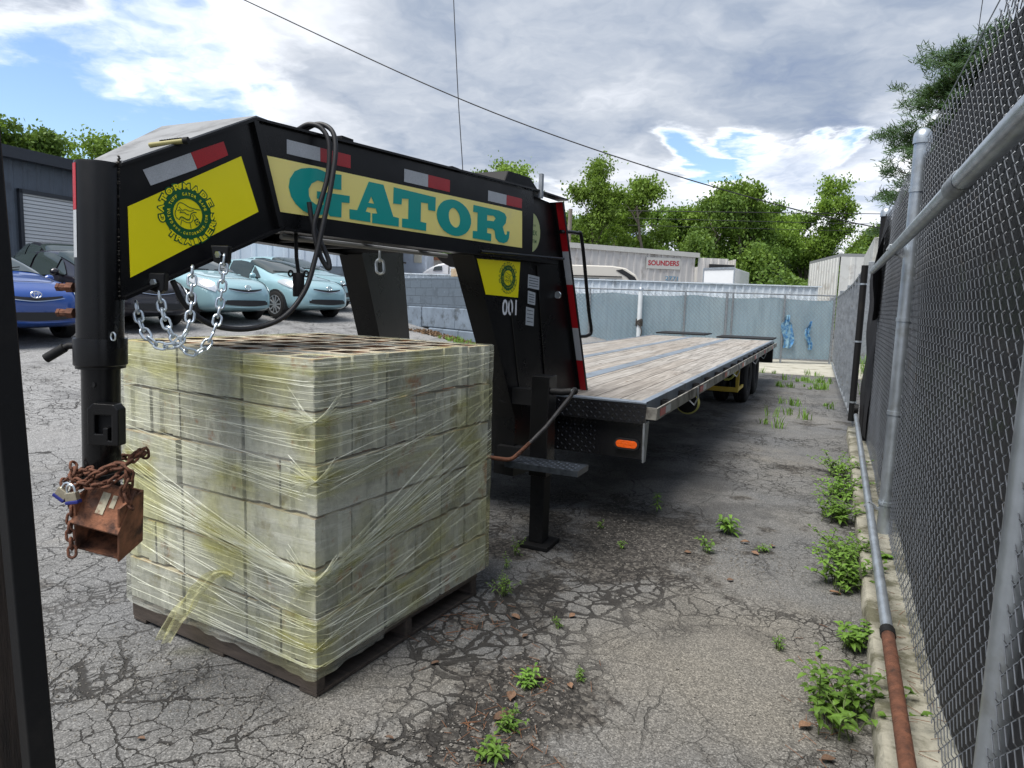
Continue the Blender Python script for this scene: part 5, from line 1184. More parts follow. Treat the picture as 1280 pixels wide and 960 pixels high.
    n_ = 11; mb.add(V, [(i*n_+j, i*n_+j+1, (i+1)*n_+j+1, (i+1)*n_+j) for i in range(len(S)-1) for j in range(n_-1)]); mb.link('windscreen', GLASS, t, smooth=True)
    mb = MB(); V = []; S = [4.06, 4.2, 4.3, 4.42]
    for s in S: V += [P(s, q, 1, .012) for q in (7.1, 7.6, 8, 8.5, 9)] + [P(s, q, -1, .012) for q in (8.5, 8, 7.6, 7.1)]
    mb.add(V, [(i*9+j, i*9+j+1, (i+1)*9+j+1, (i+1)*9+j) for i in range(3) for j in range(8)]); mb.link('rear_window', GLASS, t, smooth=True)
    for sd in (1, -1):
        patch([(1.42, 5.12, 5.25), (1.62, 5.1, 5.9), (1.78, 5.1, 6.35)], 0, 0, sd, 'quarter_window', GLASS, t)
        patch([(1.84, 5.1, 6.45), (2.1, 5.1, 6.72), (2.4, 5.1, 6.76), (2.72, 5.1, 6.76)], 0, 0, sd, 'side_window', GLASS, t)
        patch([(2.80, 5.1, 6.76), (3.1, 5.1, 6.76), (3.45, 5.1, 6.74), (3.66, 5.12, 6.66)], 0, 0, sd, 'side_window', GLASS, t)
        patch([(3.74, 5.15, 6.6), (3.95, 5.2, 6.45), (4.15, 5.35, 5.9)], 0, 0, sd, 'quarter_window', GLASS, t)
        # headlamp sweeping back over the wing
        hl = MB(); V = []
        for s, a, b in ((.10, 4.0, 5.3), (.17, 4.05, 6.2), (.30, 4.15, 6.6), (.46, 4.3, 6.4), (.62, 4.5, 6.0), (.78, 4.75, 5.35)):
            for j in range(6): V.append(P(s, a+(b-a)*j/5, sd, .012))
        hl.add(V, [(i*6+j, (i+1)*6+j, (i+1)*6+j+1, i*6+j+1) for i in range(5) for j in range(5)]); hl.link('headlight', LENS, t, smooth=True)
        # mirror
        mm = MB(); mm.lathe([(0, -.075), (.035, -.07), (.062, -.04), (.068, 0), (.062, .04), (.035, .065), (0, .07)], (-1.50*sc, sd*.985, 1.035), 'Y', 14); mr = mm.link('mirror', pt, t, smooth=True)
        mm = MB(); mm.bar((-1.50*sc, sd*.93, 1.0), (-1.52*sc, sd*.84, .97), .04, .03); mm.link('mirror_stalk', BPLAS, mr)
        fg = MB(); fg.lathe([(0, 0), (.045, 0), (.045, .02), (0, .02)], (-.12, sd*.63, .36), 'X', 14); fg.link('fog_light', LENS, t)
        for s in (.86, 3.56):
            # arch lip and dark recess
            xc = -s*sc
            ar = MB(); ar.lathe([(0, .0), (.350, .0), (.352, -.10)], (xc, sd*(.886), .335), 'Y', 30) if False else ar.prism([[(xc+.352*math.cos(a), .335+.352*math.sin(a)) for a in [2*math.pi*i/30 for i in range(30)] if .335+.352*math.sin(a) > .17]], lambda a, b, d_: Vector((a, sd*d_, b)), .60, .8915)
            ar.link('wheel_arch', BPLAS, t)
            wh = MB(); wh.lathe([(.215, -.09), (.26, -.098), (.305, -.085), (.322, -.05), (.322, .05), (.305, .088), (.26, .098), (.215, .085)], (xc, sd*.815, .322), 'Y', 30); w_ = wh.link('wheel', RUBBER, t, smooth=True)
            rim = MB(); rim.lathe([(.222, .09), (.215, .075), (.20, .04), (0, .03)] if sd > 0 else [(.222, -.09), (.215, -.075), (.20, -.04), (0, -.03)], (xc, sd*.815, .322), 'Y', 30); rim.link('rim_back', BPLAS, w_)
            sp_ = MB()
            for kx in range(10):
                a = 2*math.pi*kx/10; sp_.bar((xc+.03*math.cos(a), sd*.892, .322+.03*math.sin(a)), (xc+.21*math.cos(a), sd*.899, .322+.21*math.sin(a)), .034, .02, up=(0, 1, 0))
            sp_.lathe([(0, sd*.085), (.05, sd*.088), (.06, sd*.07)], (xc, sd*.815, .322), 'Y', 14); sp_.lathe([(.228, sd*.082), (.222, sd*.094), (.205, sd*.09), (.200, sd*.07)], (xc, sd*.815, .322), 'Y', 30); sp_.link('rim', ALLOY, w_, smooth=False)
        # door lines, handles
        for s in (1.62, 2.76, 3.62):
            dl = MB(); dl.tube([P(s, q, sd, .003) for q in (2.2, 3, 3.6, 4.2, 4.9)], .004, 4); dl.link('door_seam', BPLAS, t)
        for s in (2.55, 3.5):
            dl = MB(); dl.bar(P(s, 4.35, sd, .03), P(s+.18, 4.35, sd, .03), .02, .025); dl.link('door_handle', pt, t, bevel=.006)
    def front_pt(y, z, off=.01):
        # nose surface: interpolate x by y
        return Vector((.012+off-.10*(abs(y)/.62)**2.2-.06*max(0, (z-.5)/.25), y, z))
    def strip(zc, hgt, half, nm, m, par, off=.012, curve=.0, taper=.35, k=16):
        mb = MB(); V = []
        for i in range(k+1):
            y = -half+2*half*i/k; e = 1-taper*(abs(y)/half)**2; c_ = zc+curve*(abs(y)/half)**1.5
            V += [front_pt(y, c_-hgt/2*e, off), front_pt(y, c_+hgt/2*e, off)]
        mb.add(V, [(2*i, 2*i+2, 2*i+3, 2*i+1) for i in range(k)]); return mb.link(nm, m, par, smooth=True)
    strip(.345, .13, .56, 'lower_intake', BPLAS, t, .03, .02); gr = strip(.605, .055, .42, 'grille', BPLAS, t, .035, .05, .6); strip(.575, .014, .44, 'chrome_bar', CHROME, gr, .042, .055, .3)
    strip(.255, .02, .60, 'lower_lip', pt, t, .045, .02)
    em = MB()
    def ell(a, b, r, c=(0, 0)): em.tube([Vector((.045+.0, c[0]+a*math.cos(q), .675+c[1]+b*math.sin(q))) for q in [2*math.pi*i/20 for i in range(20)]], r, 6, closed=True)
    ell(.075, .05, .008); ell(.026, .047, .006); ell(.055, .018, .006, (0, .026)); em.link('emblem', CHROME, t, smooth=True)
    ls = MB(); ls.tube([P(.55, 7.6, 1, .004), P(.38, 8.1, 1, .004), P(.34, 9, 1, .004), P(.38, 8.1, -1, .004), P(.55, 7.6, -1, .004)], .004, 4); ls.tube([P(.55, 7.6, 1, .004), P(1.05, 7.3, 1, .004)], .004, 4); ls.tube([P(.55, 7.6, -1, .004), P(1.05, 7.3, -1, .004)], .004, 4); ls.link('bonnet_seam', BPLAS, t)
    wp = MB(); wp.tube([P(1.14, 8.9, -1, .03), P(1.22, 7.4, -1, .03)], .009, 5); wp.tube([P(1.14, 8.9, 1, .03), P(1.24, 8.2, 1, .04)], .009, 5); wp.link('wiper', BPLAS, t)
    return t
TEALP = paint('sea_glass_pearl_paint', (.30, .475, .52), .25)
BLUEC = paint('deep_blue_paint', (.008, .055, .26), .1); DARKC = paint('black_mica_paint', (.012, .010, .016), .3)
def place(t, x, y, rz): t.location = (x, y, gz(x-1.5, y)+.0); t.rotation_euler = (0, R_(3.5)*-1, R_(rz))
c_ = make_car(BLUEC, 'parked_car', 'deep blue hatchback at the left end of the row, nearest the wooden post'); place(c_, -10.9, 6.3, -4)
c_ = make_car(DARKC, 'parked_car', 'black hatchback nose-out between the blue car and the teal cars'); place(c_, -11.4, 8.75, -4)
tc = make_car(TEALP, 'parked_car', 'pale teal hatchback next to the black one, seen through the hanging chains'); place(tc, -11.45, 10.95, -5)
def recopy(src, label, x, y, rz):
    n_ = copy_tree(src); n_['label'] = label; place(n_, x, y, rz); return n_
recopy(tc, 'pale teal hatchback nearest the big block wall, its front wheel in full view', -11.1, 13.15, -7)
recopy(tc, 'pale teal hatchback mostly hidden behind the other teal cars', -12.4, 15.25, -5)
sv = make_car(DARKC, 'parked_car', 'tall black wagon parked side-on behind the blue car against the grey building', Hh=1.66); place(sv, -15.6, 10.55, -14); sv.location.z = 1.25; 
# ================================================================== buildings
def siding(P0, P1, z0, z1, m, parent, name='wall', pitch=.6, out=.03, zt=None): return corrugated(P0, P1, z0, z1, pitch, out, name, m, parent, zt)
GSID = mat('grey_metal_siding', (.095, .115, .145), .5, .2, vary=.08, dirt=(.07, .08, .10), dscale=2)
DGREY = mat('charcoal_metal_trim', (.035, .04, .05), .5, .2)
WDOOR = bpy.data.materials.new('white_roller_door')
def _wd():
    m = WDOOR; m.use_nodes = True; t = m.node_tree; t.nodes.clear(); n = NT(t); co = n.n('ShaderNodeTexCoord').outputs['Object']
    z = n.math('FRACT', n.math('DIVIDE', n.n('ShaderNodeSeparateXYZ', {0: co}).outputs[2], .11)); e = n.rng(n.math('ABSOLUTE', n.math('SUBTRACT', z, .5)), .36, .5, 1, 0, True)
    b = n.n('ShaderNodeBsdfPrincipled', {'Base Color': n.mix(e, (.33, .35, .38), (.62, .64, .66)), 'Roughness': .45, 'Normal': n.n('ShaderNodeBump', {'Strength': 1, 'Distance': .03, 'Height': e}).outputs[0]})
    n.n('ShaderNodeOutputMaterial', {0: b.outputs[0]})
_wd()
A0 = Vector((-20.5, 3.0, 0)); A1 = Vector((-22.5, 17.2, 0)); ad = (A1-A0).normalized(); an = Vector((ad.y, -ad.x, 0))
gb = empty('grey_building', (-22, 11, 1.5), 'dark grey metal building with a white roller door behind the parked cars at the left', 'building')
siding(A0, A1, .8, 5.35, GSID, gb, pitch=.42)
m = MB(); P = [A0+Vector((0, 0, 5.35)), A1+Vector((0, 0, 5.35)), A1-an*9+Vector((0, 0, 7.0)), A0-an*9+Vector((0, 0, 7.0))]; P = [p+an*.35*(1 if i < 2 else 0) for i, p in enumerate(P)]
m.add(P+[p+Vector((0, 0, .12)) for p in P], [(0, 1, 2, 3), (7, 6, 5, 4), (0, 4, 5, 1), (1, 5, 6, 2), (2, 6, 7, 3), (3, 7, 4, 0)]); m.link('roof', DGREY, gb)
m = MB(); m.bar(A0+an*.25+Vector((0, 0, 5.25)), A1+an*.25+Vector((0, 0, 5.25)), .3, .22); m.link('gutter', DGREY, gb)
m = MB(); m.bb((A1.x-6, A1.y-.05, .8), (A1.x, A1.y+.05, 5.3)); m.link('end_wall', GSID, gb)
def on_wall(s, z, o=0): return A0+ad*s+an*(.04+o)+Vector((0, 0, z))
d0, d1 = 9.45, 13.3
m = MB(); m.add([on_wall(d0, 1.2, .01), on_wall(d1, 1.2, .01), on_wall(d1, 4.25, .01), on_wall(d0, 4.25, .01)], [(0, 1, 2, 3)]); rd = m.link('roller_door', WDOOR, gb, recalc=False)
m = MB(); m.bar(on_wall(d0-.1, 1.2, .02), on_wall(d0-.1, 4.35, .02), .10, .10, up=an); m.bar(on_wall(d1+.1, 1.2, .02), on_wall(d1+.1, 4.35, .02), .10, .10, up=an); m.bar(on_wall(d0-.15, 4.3, .02), on_wall(d1+.15, 4.3, .02), .10, .12); m.link('door_frame', DGREY, gb)
WSID = mat('pale_metal_siding', (.46, .52, .60), .5, vary=.05, dirt=(.38, .42, .48), dscale=1.5)
GCMU = bpy.data.materials.new('painted_grey_block')
def brickish(m, base, bw, bh, mort=.006, mcol=None, rough=.8, hv=.12):
    m.use_nodes = True; t = m.node_tree; t.nodes.clear(); n = NT(t); co = n.n('ShaderNodeTexCoord').outputs['Object']; sp = n.n('ShaderNodeSeparateXYZ', {0: co})
    uv = n.n('ShaderNodeCombineXYZ', {0: n.math('ADD', sp.outputs[0], n.math('MULTIPLY', sp.outputs[1], .35)), 1: sp.outputs[2], 2: 0.0}).outputs[0]
    br = n.n('ShaderNodeTexBrick', {'Vector': uv, 'Color1': (*base, 1), 'Color2': (*[k*(1-hv) for k in base], 1), 'Mortar': (*(mcol or [k*.55 for k in base]), 1), 'Scale': 1.0, 'Mortar Size': mort, 'Brick Width': bw, 'Row Height': bh})
    c = n.mix(n.rng(n.noise(co, 3, 7, .65), .52, .7, 0, .7, True), br.outputs[0], tuple(k*.6 for k in base))
    c = n.mix(n.rng(n.noise(n.vmath('ADD', co, (3, 3, 3)), 9, 5, .65), .62, .72, 0, .7, True), c, tuple(min(1, k*1.9) for k in base))
    b = n.n('ShaderNodeBsdfPrincipled', {'Base Color': c, 'Roughness': rough, 'Normal': n.n('ShaderNodeBump', {'Strength': .7, 'Distance': .02, 'Height': n.math('SUBTRACT', n.math('MULTIPLY', n.noise(co, 14, 6, .6), .6), br.outputs[1])}).outputs[0]})
    n.n('ShaderNodeOutputMaterial', {0: b.outputs[0]})
brickish(GCMU, (.105, .135, .17), .4, .2)
C0 = Vector((-19.6, 14.6, 0)); C1 = Vector((-12.6, 18.0, 0)); cd_ = (C1-C0).normalized(); cn = Vector((cd_.y, -cd_.x, 0))
wb = empty('white_building', C0, 'pale metal building on a grey block base behind the teal cars', 'building')
siding(C0, C1, 2.45, 4.2, WSID, wb, pitch=.5, out=.025)
m = MB(); q = [C0-cn*.2+Vector((0, 0, .8)), C1-cn*.2+Vector((0, 0, .8)), C1+cn*.06+Vector((0, 0, .8)), C0+cn*.06+Vector((0, 0, .8))]
m.add(q+[p+Vector((0, 0, 1.65)) for p in q], [(0, 3, 2, 1), (4, 5, 6, 7), (0, 1, 5, 4), (1, 2, 6, 5), (2, 3, 7, 6), (3, 0, 4, 7)]); m.link('block_base', GCMU, wb)
m = MB(); q = [C0+cn*.2+Vector((0, 0, 4.2)), C1+cn*.2+Vector((0, 0, 4.2)), C1-cn*6+Vector((0, 0, 4.9)), C0-cn*6+Vector((0, 0, 4.9))]; m.add(q+[p+Vector((0, 0, .1)) for p in q], [(0, 1, 2, 3), (7, 6, 5, 4), (0, 4, 5, 1), (1, 5, 6, 2), (2, 6, 7, 3), (3, 7, 4, 0)]); m.link('roof', DGREY, wb)
m = MB(); m.bar(C1+Vector((0, 0, .8)), C1+Vector((0, 0, 4.2)), .3, .3); m.link('corner_post', WSID, wb)
# big block retaining wall
BIGB = mat('painted_big_block', (.16, .20, .25), .8, vary=.2, vscale=2.5, bump=.8, bscale=6, dirt=(.07, .085, .10), dscale=3, dlo=.5, dhi=.66)
D1_ = Vector((-6.95, 13.35, 0)); D0_ = Vector((-10.6, 15.35, 0)); dd_ = (D0_-D1_).normalized(); dn = Vector((-dd_.y, dd_.x, 0)); dn = dn if dn.y < 0 else -dn
rw = empty('block_wall', D1_, 'blue grey painted wall of big concrete blocks behind the gap between the trailer risers', 'wall')
def wblk(s0, s1, z0, z1, m_, o=0.0, th=.6, nm='big_block', bev=.025):
    mb = MB(); q = [D1_+dd_*s0+dn*o, D1_+dd_*s1+dn*o, D1_+dd_*s1+dn*(o-th), D1_+dd_*s0+dn*(o-th)]
    mb.add([p+Vector((0, 0, z0)) for p in q]+[p+Vector((0, 0, z1)) for p in q], [(0, 3, 2, 1), (4, 5, 6, 7), (0, 1, 5, 4), (1, 2, 6, 5), (2, 3, 7, 6), (3, 0, 4, 7)]); return mb.link(nm, m_, rw, bevel=bev)
wblk(-.12, 1.08, .1, .82, BIGB, .02); wblk(1.10, 2.5, .1, .82, BIGB, .02)
wblk(.02, 1.28, .83, 1.33, BIGB); wblk(1.30, 2.9, .83, 1.33, BIGB, -.01); wblk(2.92, 4.2, .1, 1.33, BIGB)
wblk(.10, 4.2, 1.335, 2.06, GCMU, -.05, .3, 'small_block_wall', .01)
m = MB(); cb = D1_+dd_*1.48-dn*.2; m.box((cb.x, cb.y, 2.165), (.36, .19, .19), rz=math.atan2(dd_.y, dd_.x)); o = m.link('concrete_block', CMU, bevel=.006); tag(o, 'loose grey concrete block lying on top of the big block wall', 'block')
# litter bank at the wall's foot
LEAFY = mat('leaf_litter', (.16, .10, .055), .95, vary=.6, vscale=45, bump=1, bscale=60)
# ---- things beyond the wall: lorry cab, red car bit, bunting
WHP = mat('white_truck_paint', (.74, .76, .78), .3, coat=.4)
tk = empty('white_truck', (-13, 23, 1), 'white lorry cab with a black mirror beyond the big block wall', 'truck')
tk0 = Vector((-13.3, 20.6, 0)); ru = Vector((.906, .42, 0)); rv_ = Vector((-.42, .906, 0))
def tkp(a, b, z): return tk0+ru*a+rv_*b+Vector((0, 0, z))
m = MB(); m.prism([[(0, 1.0), (-.02, 2.30), (.08, 2.45), (.28, 2.60), (.60, 2.74), (1.0, 2.83), (1.9, 2.86), (1.9, 1.0)]], lambda a, z, d_: tkp(a, d_, z), 0, 1.9); m.link('cab_body', WHP, tk, bevel=.05)
m = MB(); m.prism([[(.42, 2.52), (.47, 2.64), (.60, 2.68), (.74, 2.68), (.74, 2.54)]], lambda a, z, d_: tkp(a, d_, z), -.004, -.03); m.link('side_window', GLASS, tk)
m = MB(); m.prism([[(1.18, 2.50), (1.30, 2.50), (1.30, 2.68), (1.18, 2.68)]], lambda a, z, d_: tkp(a, d_, z), -.004, -.03); m.link('small_window', GLASS, tk)
m = MB(); m.bar(tkp(.98, -.01, 1.2), tkp(.98, -.01, 2.82), .02, .02); m.link('door_seam', BPLAS, tk)
rc = MB(); rc.prism([[(1.58, 1.2), (1.58, 2.42), (1.66, 2.47), (2.9, 2.47), (3.0, 1.2)]], lambda a, z, d_: tkp(a, d_, z), -1.0, -.3)
o = rc.link('red_car', paint('red_paint', (.45, .02, .03)), bevel=.04); tag(o, 'red vehicle roof just visible over the big block wall', 'car')
m = MB()
for i in range(3):
    a = 1.14+i*.16; m.add([tkp(a, -.5, 2.47), tkp(a+.12, -.5, 2.47), tkp(a+.06, -.5, 2.30), tkp(a, -.49, 2.47), tkp(a+.12, -.49, 2.47), tkp(a+.06, -.49, 2.30)], [(0, 1, 2), (5, 4, 3), (0, 3, 4, 1), (1, 4, 5, 2), (2, 5, 3, 0)])
m.bar(tkp(1.0, -.495, 2.475), tkp(1.65, -.495, 2.475), .01, .01); tag(m.link('bunting', BPLAS), 'short string of black pennants beyond the block wall', 'bunting')
m = MB(); m.tube([tkp(1.50, -.6, .5), tkp(1.50, -.6, 3.2)], .035, 10); tag(m.link('sign_post', RUST, smooth=True), 'thin rusty brown post beyond the block wall', 'post')
wbx = MB(); wbx.prism([[(-1.7, .8), (-1.7, 3.9), (-.05, 3.9), (-.05, .8)]], lambda a, z, d_: tkp(a, d_, z), 1.6, 4); o = wbx.link('storage_box', WSID, bevel=.03); tag(o, 'tall white storage box left of the lorry beyond the block wall', 'container')
wq = MB(); wq.prism([[(-.50, 2.85), (-.50, 3.5), (-.20, 3.5), (-.20, 2.85)]], lambda a, z, d_: tkp(a, d_, z), 1.592, 1.575); wq.link('beige_panel', mat('beige_panel_paint', (.50, .48, .40), .6), o)
sh = empty('shed', tkp(2, 10, 0), 'low corrugated shed with a brown fascia behind the white lorry', 'building')
SHM = mat('beige_shed_metal', (.42, .40, .37), .6, vary=.06)
siding(tkp(-3, 9.5, 0), tkp(3.2, 9.5, 0), 0, 3.42, SHM, sh, pitch=.22, out=.03)
m = MB(); m.bar(tkp(-3, 9.4, 3.47), tkp(3.2, 9.4, 3.47), .12, .14); m.link('fascia', RUST, sh)
# ---- long beige warehouse with its sign
BEIGE = mat('beige_metal_siding', (.56, .54, .515), .55, vary=.05, dirt=(.34, .31, .28), dscale=1.2)
E0 = Vector((-14.8, 32.4, 0)); E1 = Vector((-7.71, 42.4, 0)); ed = (E1-E0).normalized(); en = Vector((ed.y, -ed.x, 0))
wh_ = empty('warehouse', E1, 'long low beige metal warehouse with a red lettered sign beyond the white fence', 'building')
siding(E0, E1, 0, 4.55, BEIGE, wh_, pitch=.5, out=.05)
m = MB(); q = [E0+en*.12, E1+en*.12, E1-en*14, E0-en*14]; m.add([q[0]+Vector((0, 0, 4.45)), q[1]+Vector((0, 0, 4.45)), q[2]+Vector((0, 0, 4.8)), q[3]+Vector((0, 0, 4.8))]+[q[0]+Vector((0, 0, 4.72)), q[1]+Vector((0, 0, 4.72)), q[2]+Vector((0, 0, 5.0)), q[3]+Vector((0, 0, 5.0))], [(0, 1, 2, 3), (7, 6, 5, 4), (0, 4, 5, 1), (1, 5, 6, 2), (2, 6, 7, 3), (3, 7, 4, 0)]); m.link('roof', mat('pale_roof_edge', (.55, .54, .5), .5, vary=.05), wh_)
F1 = Vector((-5.72, 43.9, 0))
siding(E1, F1, 0, 4.45, BEIGE, wh_, 'dock_wall', .5, .04)
siding(F1, F1+Vector((-6, 13, 0)), 0, 4.45, BEIGE, wh_, 'side_wall', .5, .04)
m = MB(); mid = E1.lerp(F1, .55); m.add([E1.lerp(F1, .3)+Vector((0, -.1, 3.75)), E1.lerp(F1, .98)+Vector((0, -.1, 3.75)), E1.lerp(F1, .98)+Vector((0, -.1, 4.1)), E1.lerp(F1, .3)+Vector((0, -.1, 4.1))], [(0, 1, 2, 3)]); m.link('dock_opening', BPLAS, wh_)
def onE(s, z, o=0): return E0+ed*s+en*(.055+o)+Vector((0, 0, z))
LE = (E1-E0).length
m = MB(); m.add([onE(LE-4.08, 3.62, .02), onE(LE-1.46, 3.66, .02), onE(LE-1.46, 4.32, .02), onE(LE-4.08, 4.26, .02)], [(0, 1, 2, 3)]); sg_ = m.link('sign_board', mat('cream_sign', (.55, .54, .50), .4), wh_, recalc=False)
m = MB(); text_on(m, 'SOUNDERS', lambda u, v, l: onE(LE-2.76+u, 3.98+v+.03*u, .025), 0, -.15, .30, 2.36, .035); m.link('sign_lettering', mat('red_lettering', (.42, .015, .03), .4), sg_, recalc=False)
m = MB(); text_on(m, '2771', lambda u, v, l: onE(LE-2.08+u, 2.99+v, .01), 0, 0, .26, .98, .02); m.link('street_number', mat('blue_lettering', (.12, .28, .42), .4), wh_, recalc=False)
# ---- caravan
CREAM = mat('cream_motorhome', (.58, .55, .49), .35, coat=.3)
mh = empty('motorhome', (-9, 27.5, 0), 'cream motorhome with dark windows showing over the white fence', 'motorhome')
m0 = Vector((-11.3, 24.6, 0)); mu = Vector((.9, .43, 0)).normalized(); mv = Vector((-.43, .9, 0)).normalized()
def mp(a, b, z): return m0+mu*a+mv*b+Vector((0, 0, z))
m = MB(); m.prism([[(0, .5), (0, 3.02), (3.6, 3.02), (4.15, 2.95), (4.55, 2.7), (4.85, 2.25), (4.95, .5)]], lambda a, z, d_: mp(a, d_, z), 0, 2.4); m.link('body', CREAM, mh, bevel=.06)
m = MB(); m.prism([[(4.0, 2.9), (4.5, 2.62), (4.78, 2.2), (4.6, 2.2), (4.2, 2.6), (3.75, 2.85)]], lambda a, z, d_: mp(a, d_, z), -.01, -.02); m.link('painted_swoosh', BPLAS, mh)
for a0, a1, z0, z1 in ((.9, 1.35, 1.6, 2.5), (1.9, 3.1, 1.5, 2.52), (3.35, 3.8, 1.6, 2.5)):
    m = MB(); m.prism([[(a0, z0), (a1, z0), (a1, z1), (a0, z1)]], lambda a, z, d_: mp(a, d_, z), -.01, -.03); m.link('window', GLASS, mh)
m = MB(); m.bar(mp(.5, -.03, 2.6), mp(4.0, -.03, 2.6), .03, .04); m.link('trim_strip', BPLAS, mh)
# ---- white box truck
bt = empty('box_truck', (-6.4, 33.5, 0), 'white box truck body in front of the warehouse dock', 'truck')
b0 = Vector((-6.01, 34.7, 0)); bu = Vector((1.57, -.95, 0)).normalized(); bv = Vector((.17, 4.57, 0)).normalized()
def bp_(a, b, z): return b0+bu*a+bv*b+Vector((0, 0, z))
m = MB(); P = [bp_(a, b, z) for a in (0, 1.84) for b in (0, 4.57) for z in (.9, 3.40)]; m.add(P, [(0, 1, 3, 2), (4, 6, 7, 5), (0, 4, 5, 1), (2, 3, 7, 6), (0, 2, 6, 4), (1, 5, 7, 3)]); m.link('cargo_box', WHP, bt, bevel=.04)
for a in (.0, 1.84): m = MB(); m.bar(bp_(a, -.01, .9), bp_(a, -.01, 3.40), .06, .04); m.link('corner_trim', ZINC, bt)
m = MB(); m.bar(bp_(0, -.01, 3.38), bp_(1.84, -.01, 3.38), .04, .10); m.link('header_trim', ZINC, bt)
m = MB(); m.bb((b0.x+.3, b0.y+.6, 0), (b0.x+1.4, b0.y+1.6, .88)); m.link('chassis', BPLAS, bt)
# ---- right hand white building
RB = mat('off_white_siding', (.58, .585, .56), .55, vary=.05, dirt=(.38, .36, .32), dscale=1.5)
H0 = Vector((-1.75, 48.5, 0)); H1 = Vector((.05, 41.5, 0)); H2 = Vector((3.2, 42.6, 0))
rb = empty('white_building', H1, 'off white metal building beyond the back fence, left of the pine', 'building')
siding(H0, H1, 0, 4.45, RB, rb, pitch=.6, out=.05); siding(H1, H2, 0, 4.45, RB, rb, 'front_wall', .8, .03)
m = MB(); q = [H0, H1, H2, H2+(H0-H1)]; m.add([p+Vector((0, 0, 4.45)) for p in q]+[p+Vector((0, 0, 4.62)) for p in q], [(0, 3, 2, 1), (4, 5, 6, 7), (0, 1, 5, 4), (1, 2, 6, 5), (2, 3, 7, 6), (3, 0, 4, 7)]); m.link('roof', mat('grey_roof_edge', (.24, .25, .25), .6), rb)
# parked semi trailer seen through the gap right of the gate
s0 = Vector((.98, 25.2, 0)); smt = empty('semi_trailer', s0, 'white semi trailer standing beyond the gap beside the sliding gate', 'trailer')
m = MB(); m.bb((.95, 25.4, 1.15), (3.4, 34, 3.95)); m.link('box_body', RB, smt, bevel=.03)
m = MB(); m.bb((1.0, 25.35, .75), (3.35, 25.45, 1.1)); m.link('rear_bumper', BPLAS, smt)
for x in (1.05, 2.95):
    m = MB(); m.lathe([(0, -.13), (.42, -.13), (.5, -.10), (.5, .10), (.42, .13), (0, .13)], (x+.2, 26.3, .5), 'X', 24); m.link('wheel', RUBBER, smt, smooth=True)
# ================================================================== foreground post
PW = mat('dark_weathered_timber', (.045, .032, .024), .85, vary=.5, vscale=5, bump=.8, bscale=30, stretch=(12, 12, 1), dirt=(.015, .012, .01), dscale=2)
wpst = empty('wooden_post', (-1.06, .56, 0), 'dark weathered timber post leaning at the left edge of the view', 'post')
m = MB(); m.bar((-1.118, .575, -.05), (-1.240, .575, 2.4), .13, .10, up=(0, 1, 0)); 
m.link('timber', PW, wpst, bevel=.004)
m = MB(); m.bar((-.982, .56, -.02), (-1.104, .56, 2.4), .022, .035, up=(0, 1, 0)); m.link('black_edge_rail', BLACK2, wpst, bevel=.002)
for z in (.45, 1.25, 2.1): m = MB(); m.bar((-1.10-.05*z, .60, z), (-.99-.05*z, .572, z), .02, .03); m.link('bracket', RUST, wpst)
for z in (1.335, .5): m = MB(); m.lathe([(0, 0), (.009, 0), (.006, -.006), (0, -.007)], (-1.06, .523, z), 'Y', 10); m.link('nail_head', RUST, wpst)
# ================================================================== utility pole and wires
PW2 = mat('grey_pole_wood', (.16, .14, .12), .9, vary=.2)
m = MB(); m.tube([(-13.9, 36.4, 0), (-13.75, 36.4, 6.7)], [.15, .11], 12); up_ = tag(m.link('utility_pole', PW2, smooth=True), 'grey wooden utility pole rising behind the trailer riser', 'pole')
WIREB = mat('black_wire', (.01, .01, .012), .6)
def wire(pts, r, label, nm='overhead_wire', grp='overhead wires'):
    P = spline(pts, 14); m = MB(); m.tube(P, r, 6); tag(m.link(nm, WIREB, smooth=True), label, 'wire', grp)
wire([(-20, 8.5, 11.6), (-12.3, 11.79, 7.94), (-6.77, 14.06, 5.50), (-1.2, 16.42, 3.78), (3.5, 18.4, 2.9)], .013, 'thick black wire crossing the whole sky diagonally from top left')
wire([(-11.05, 18.5, 12.2), (-10.84, 18.34, 10.25), (-10.50, 18.1, 7.6), (-10.32, 18.0, 6.3), (-10.18, 17.93, 5.2), (-10.2, 17.9, 4.75), (-11.0, 17.9, 4.5), (-12.7, 18.1, 4.32)], .013, 'near vertical black wire dropping behind the name panel')
for i, (z0, z1, r) in enumerate(((8.1, 8.6, .028), (7.6, 7.9, .022), (7.1, 7.4, .018))):
    wire([(-13.8, 48, z0), (2, 55, z1-.25), (14, 60, z1)], r, ['highest thin far wire in front of the tree line', 'middle thin far wire in front of the tree line', 'lowest thin far wire in front of the tree line'][i], grp='far wires before the trees')
wire([(1.9, 14, 9.2), (2.3, 18, 8.2), (2.75, 22, 7.3)], .008, 'short fine wire at the top right left of the other fine wire', grp='fine wires at top right')
wire([(2.2, 13.2, 9.2), (2.45, 15.2, 8.2), (2.7, 16.4, 6.4)], .008, 'short fine wire at the top right nearest the fence', grp='fine wires at top right')
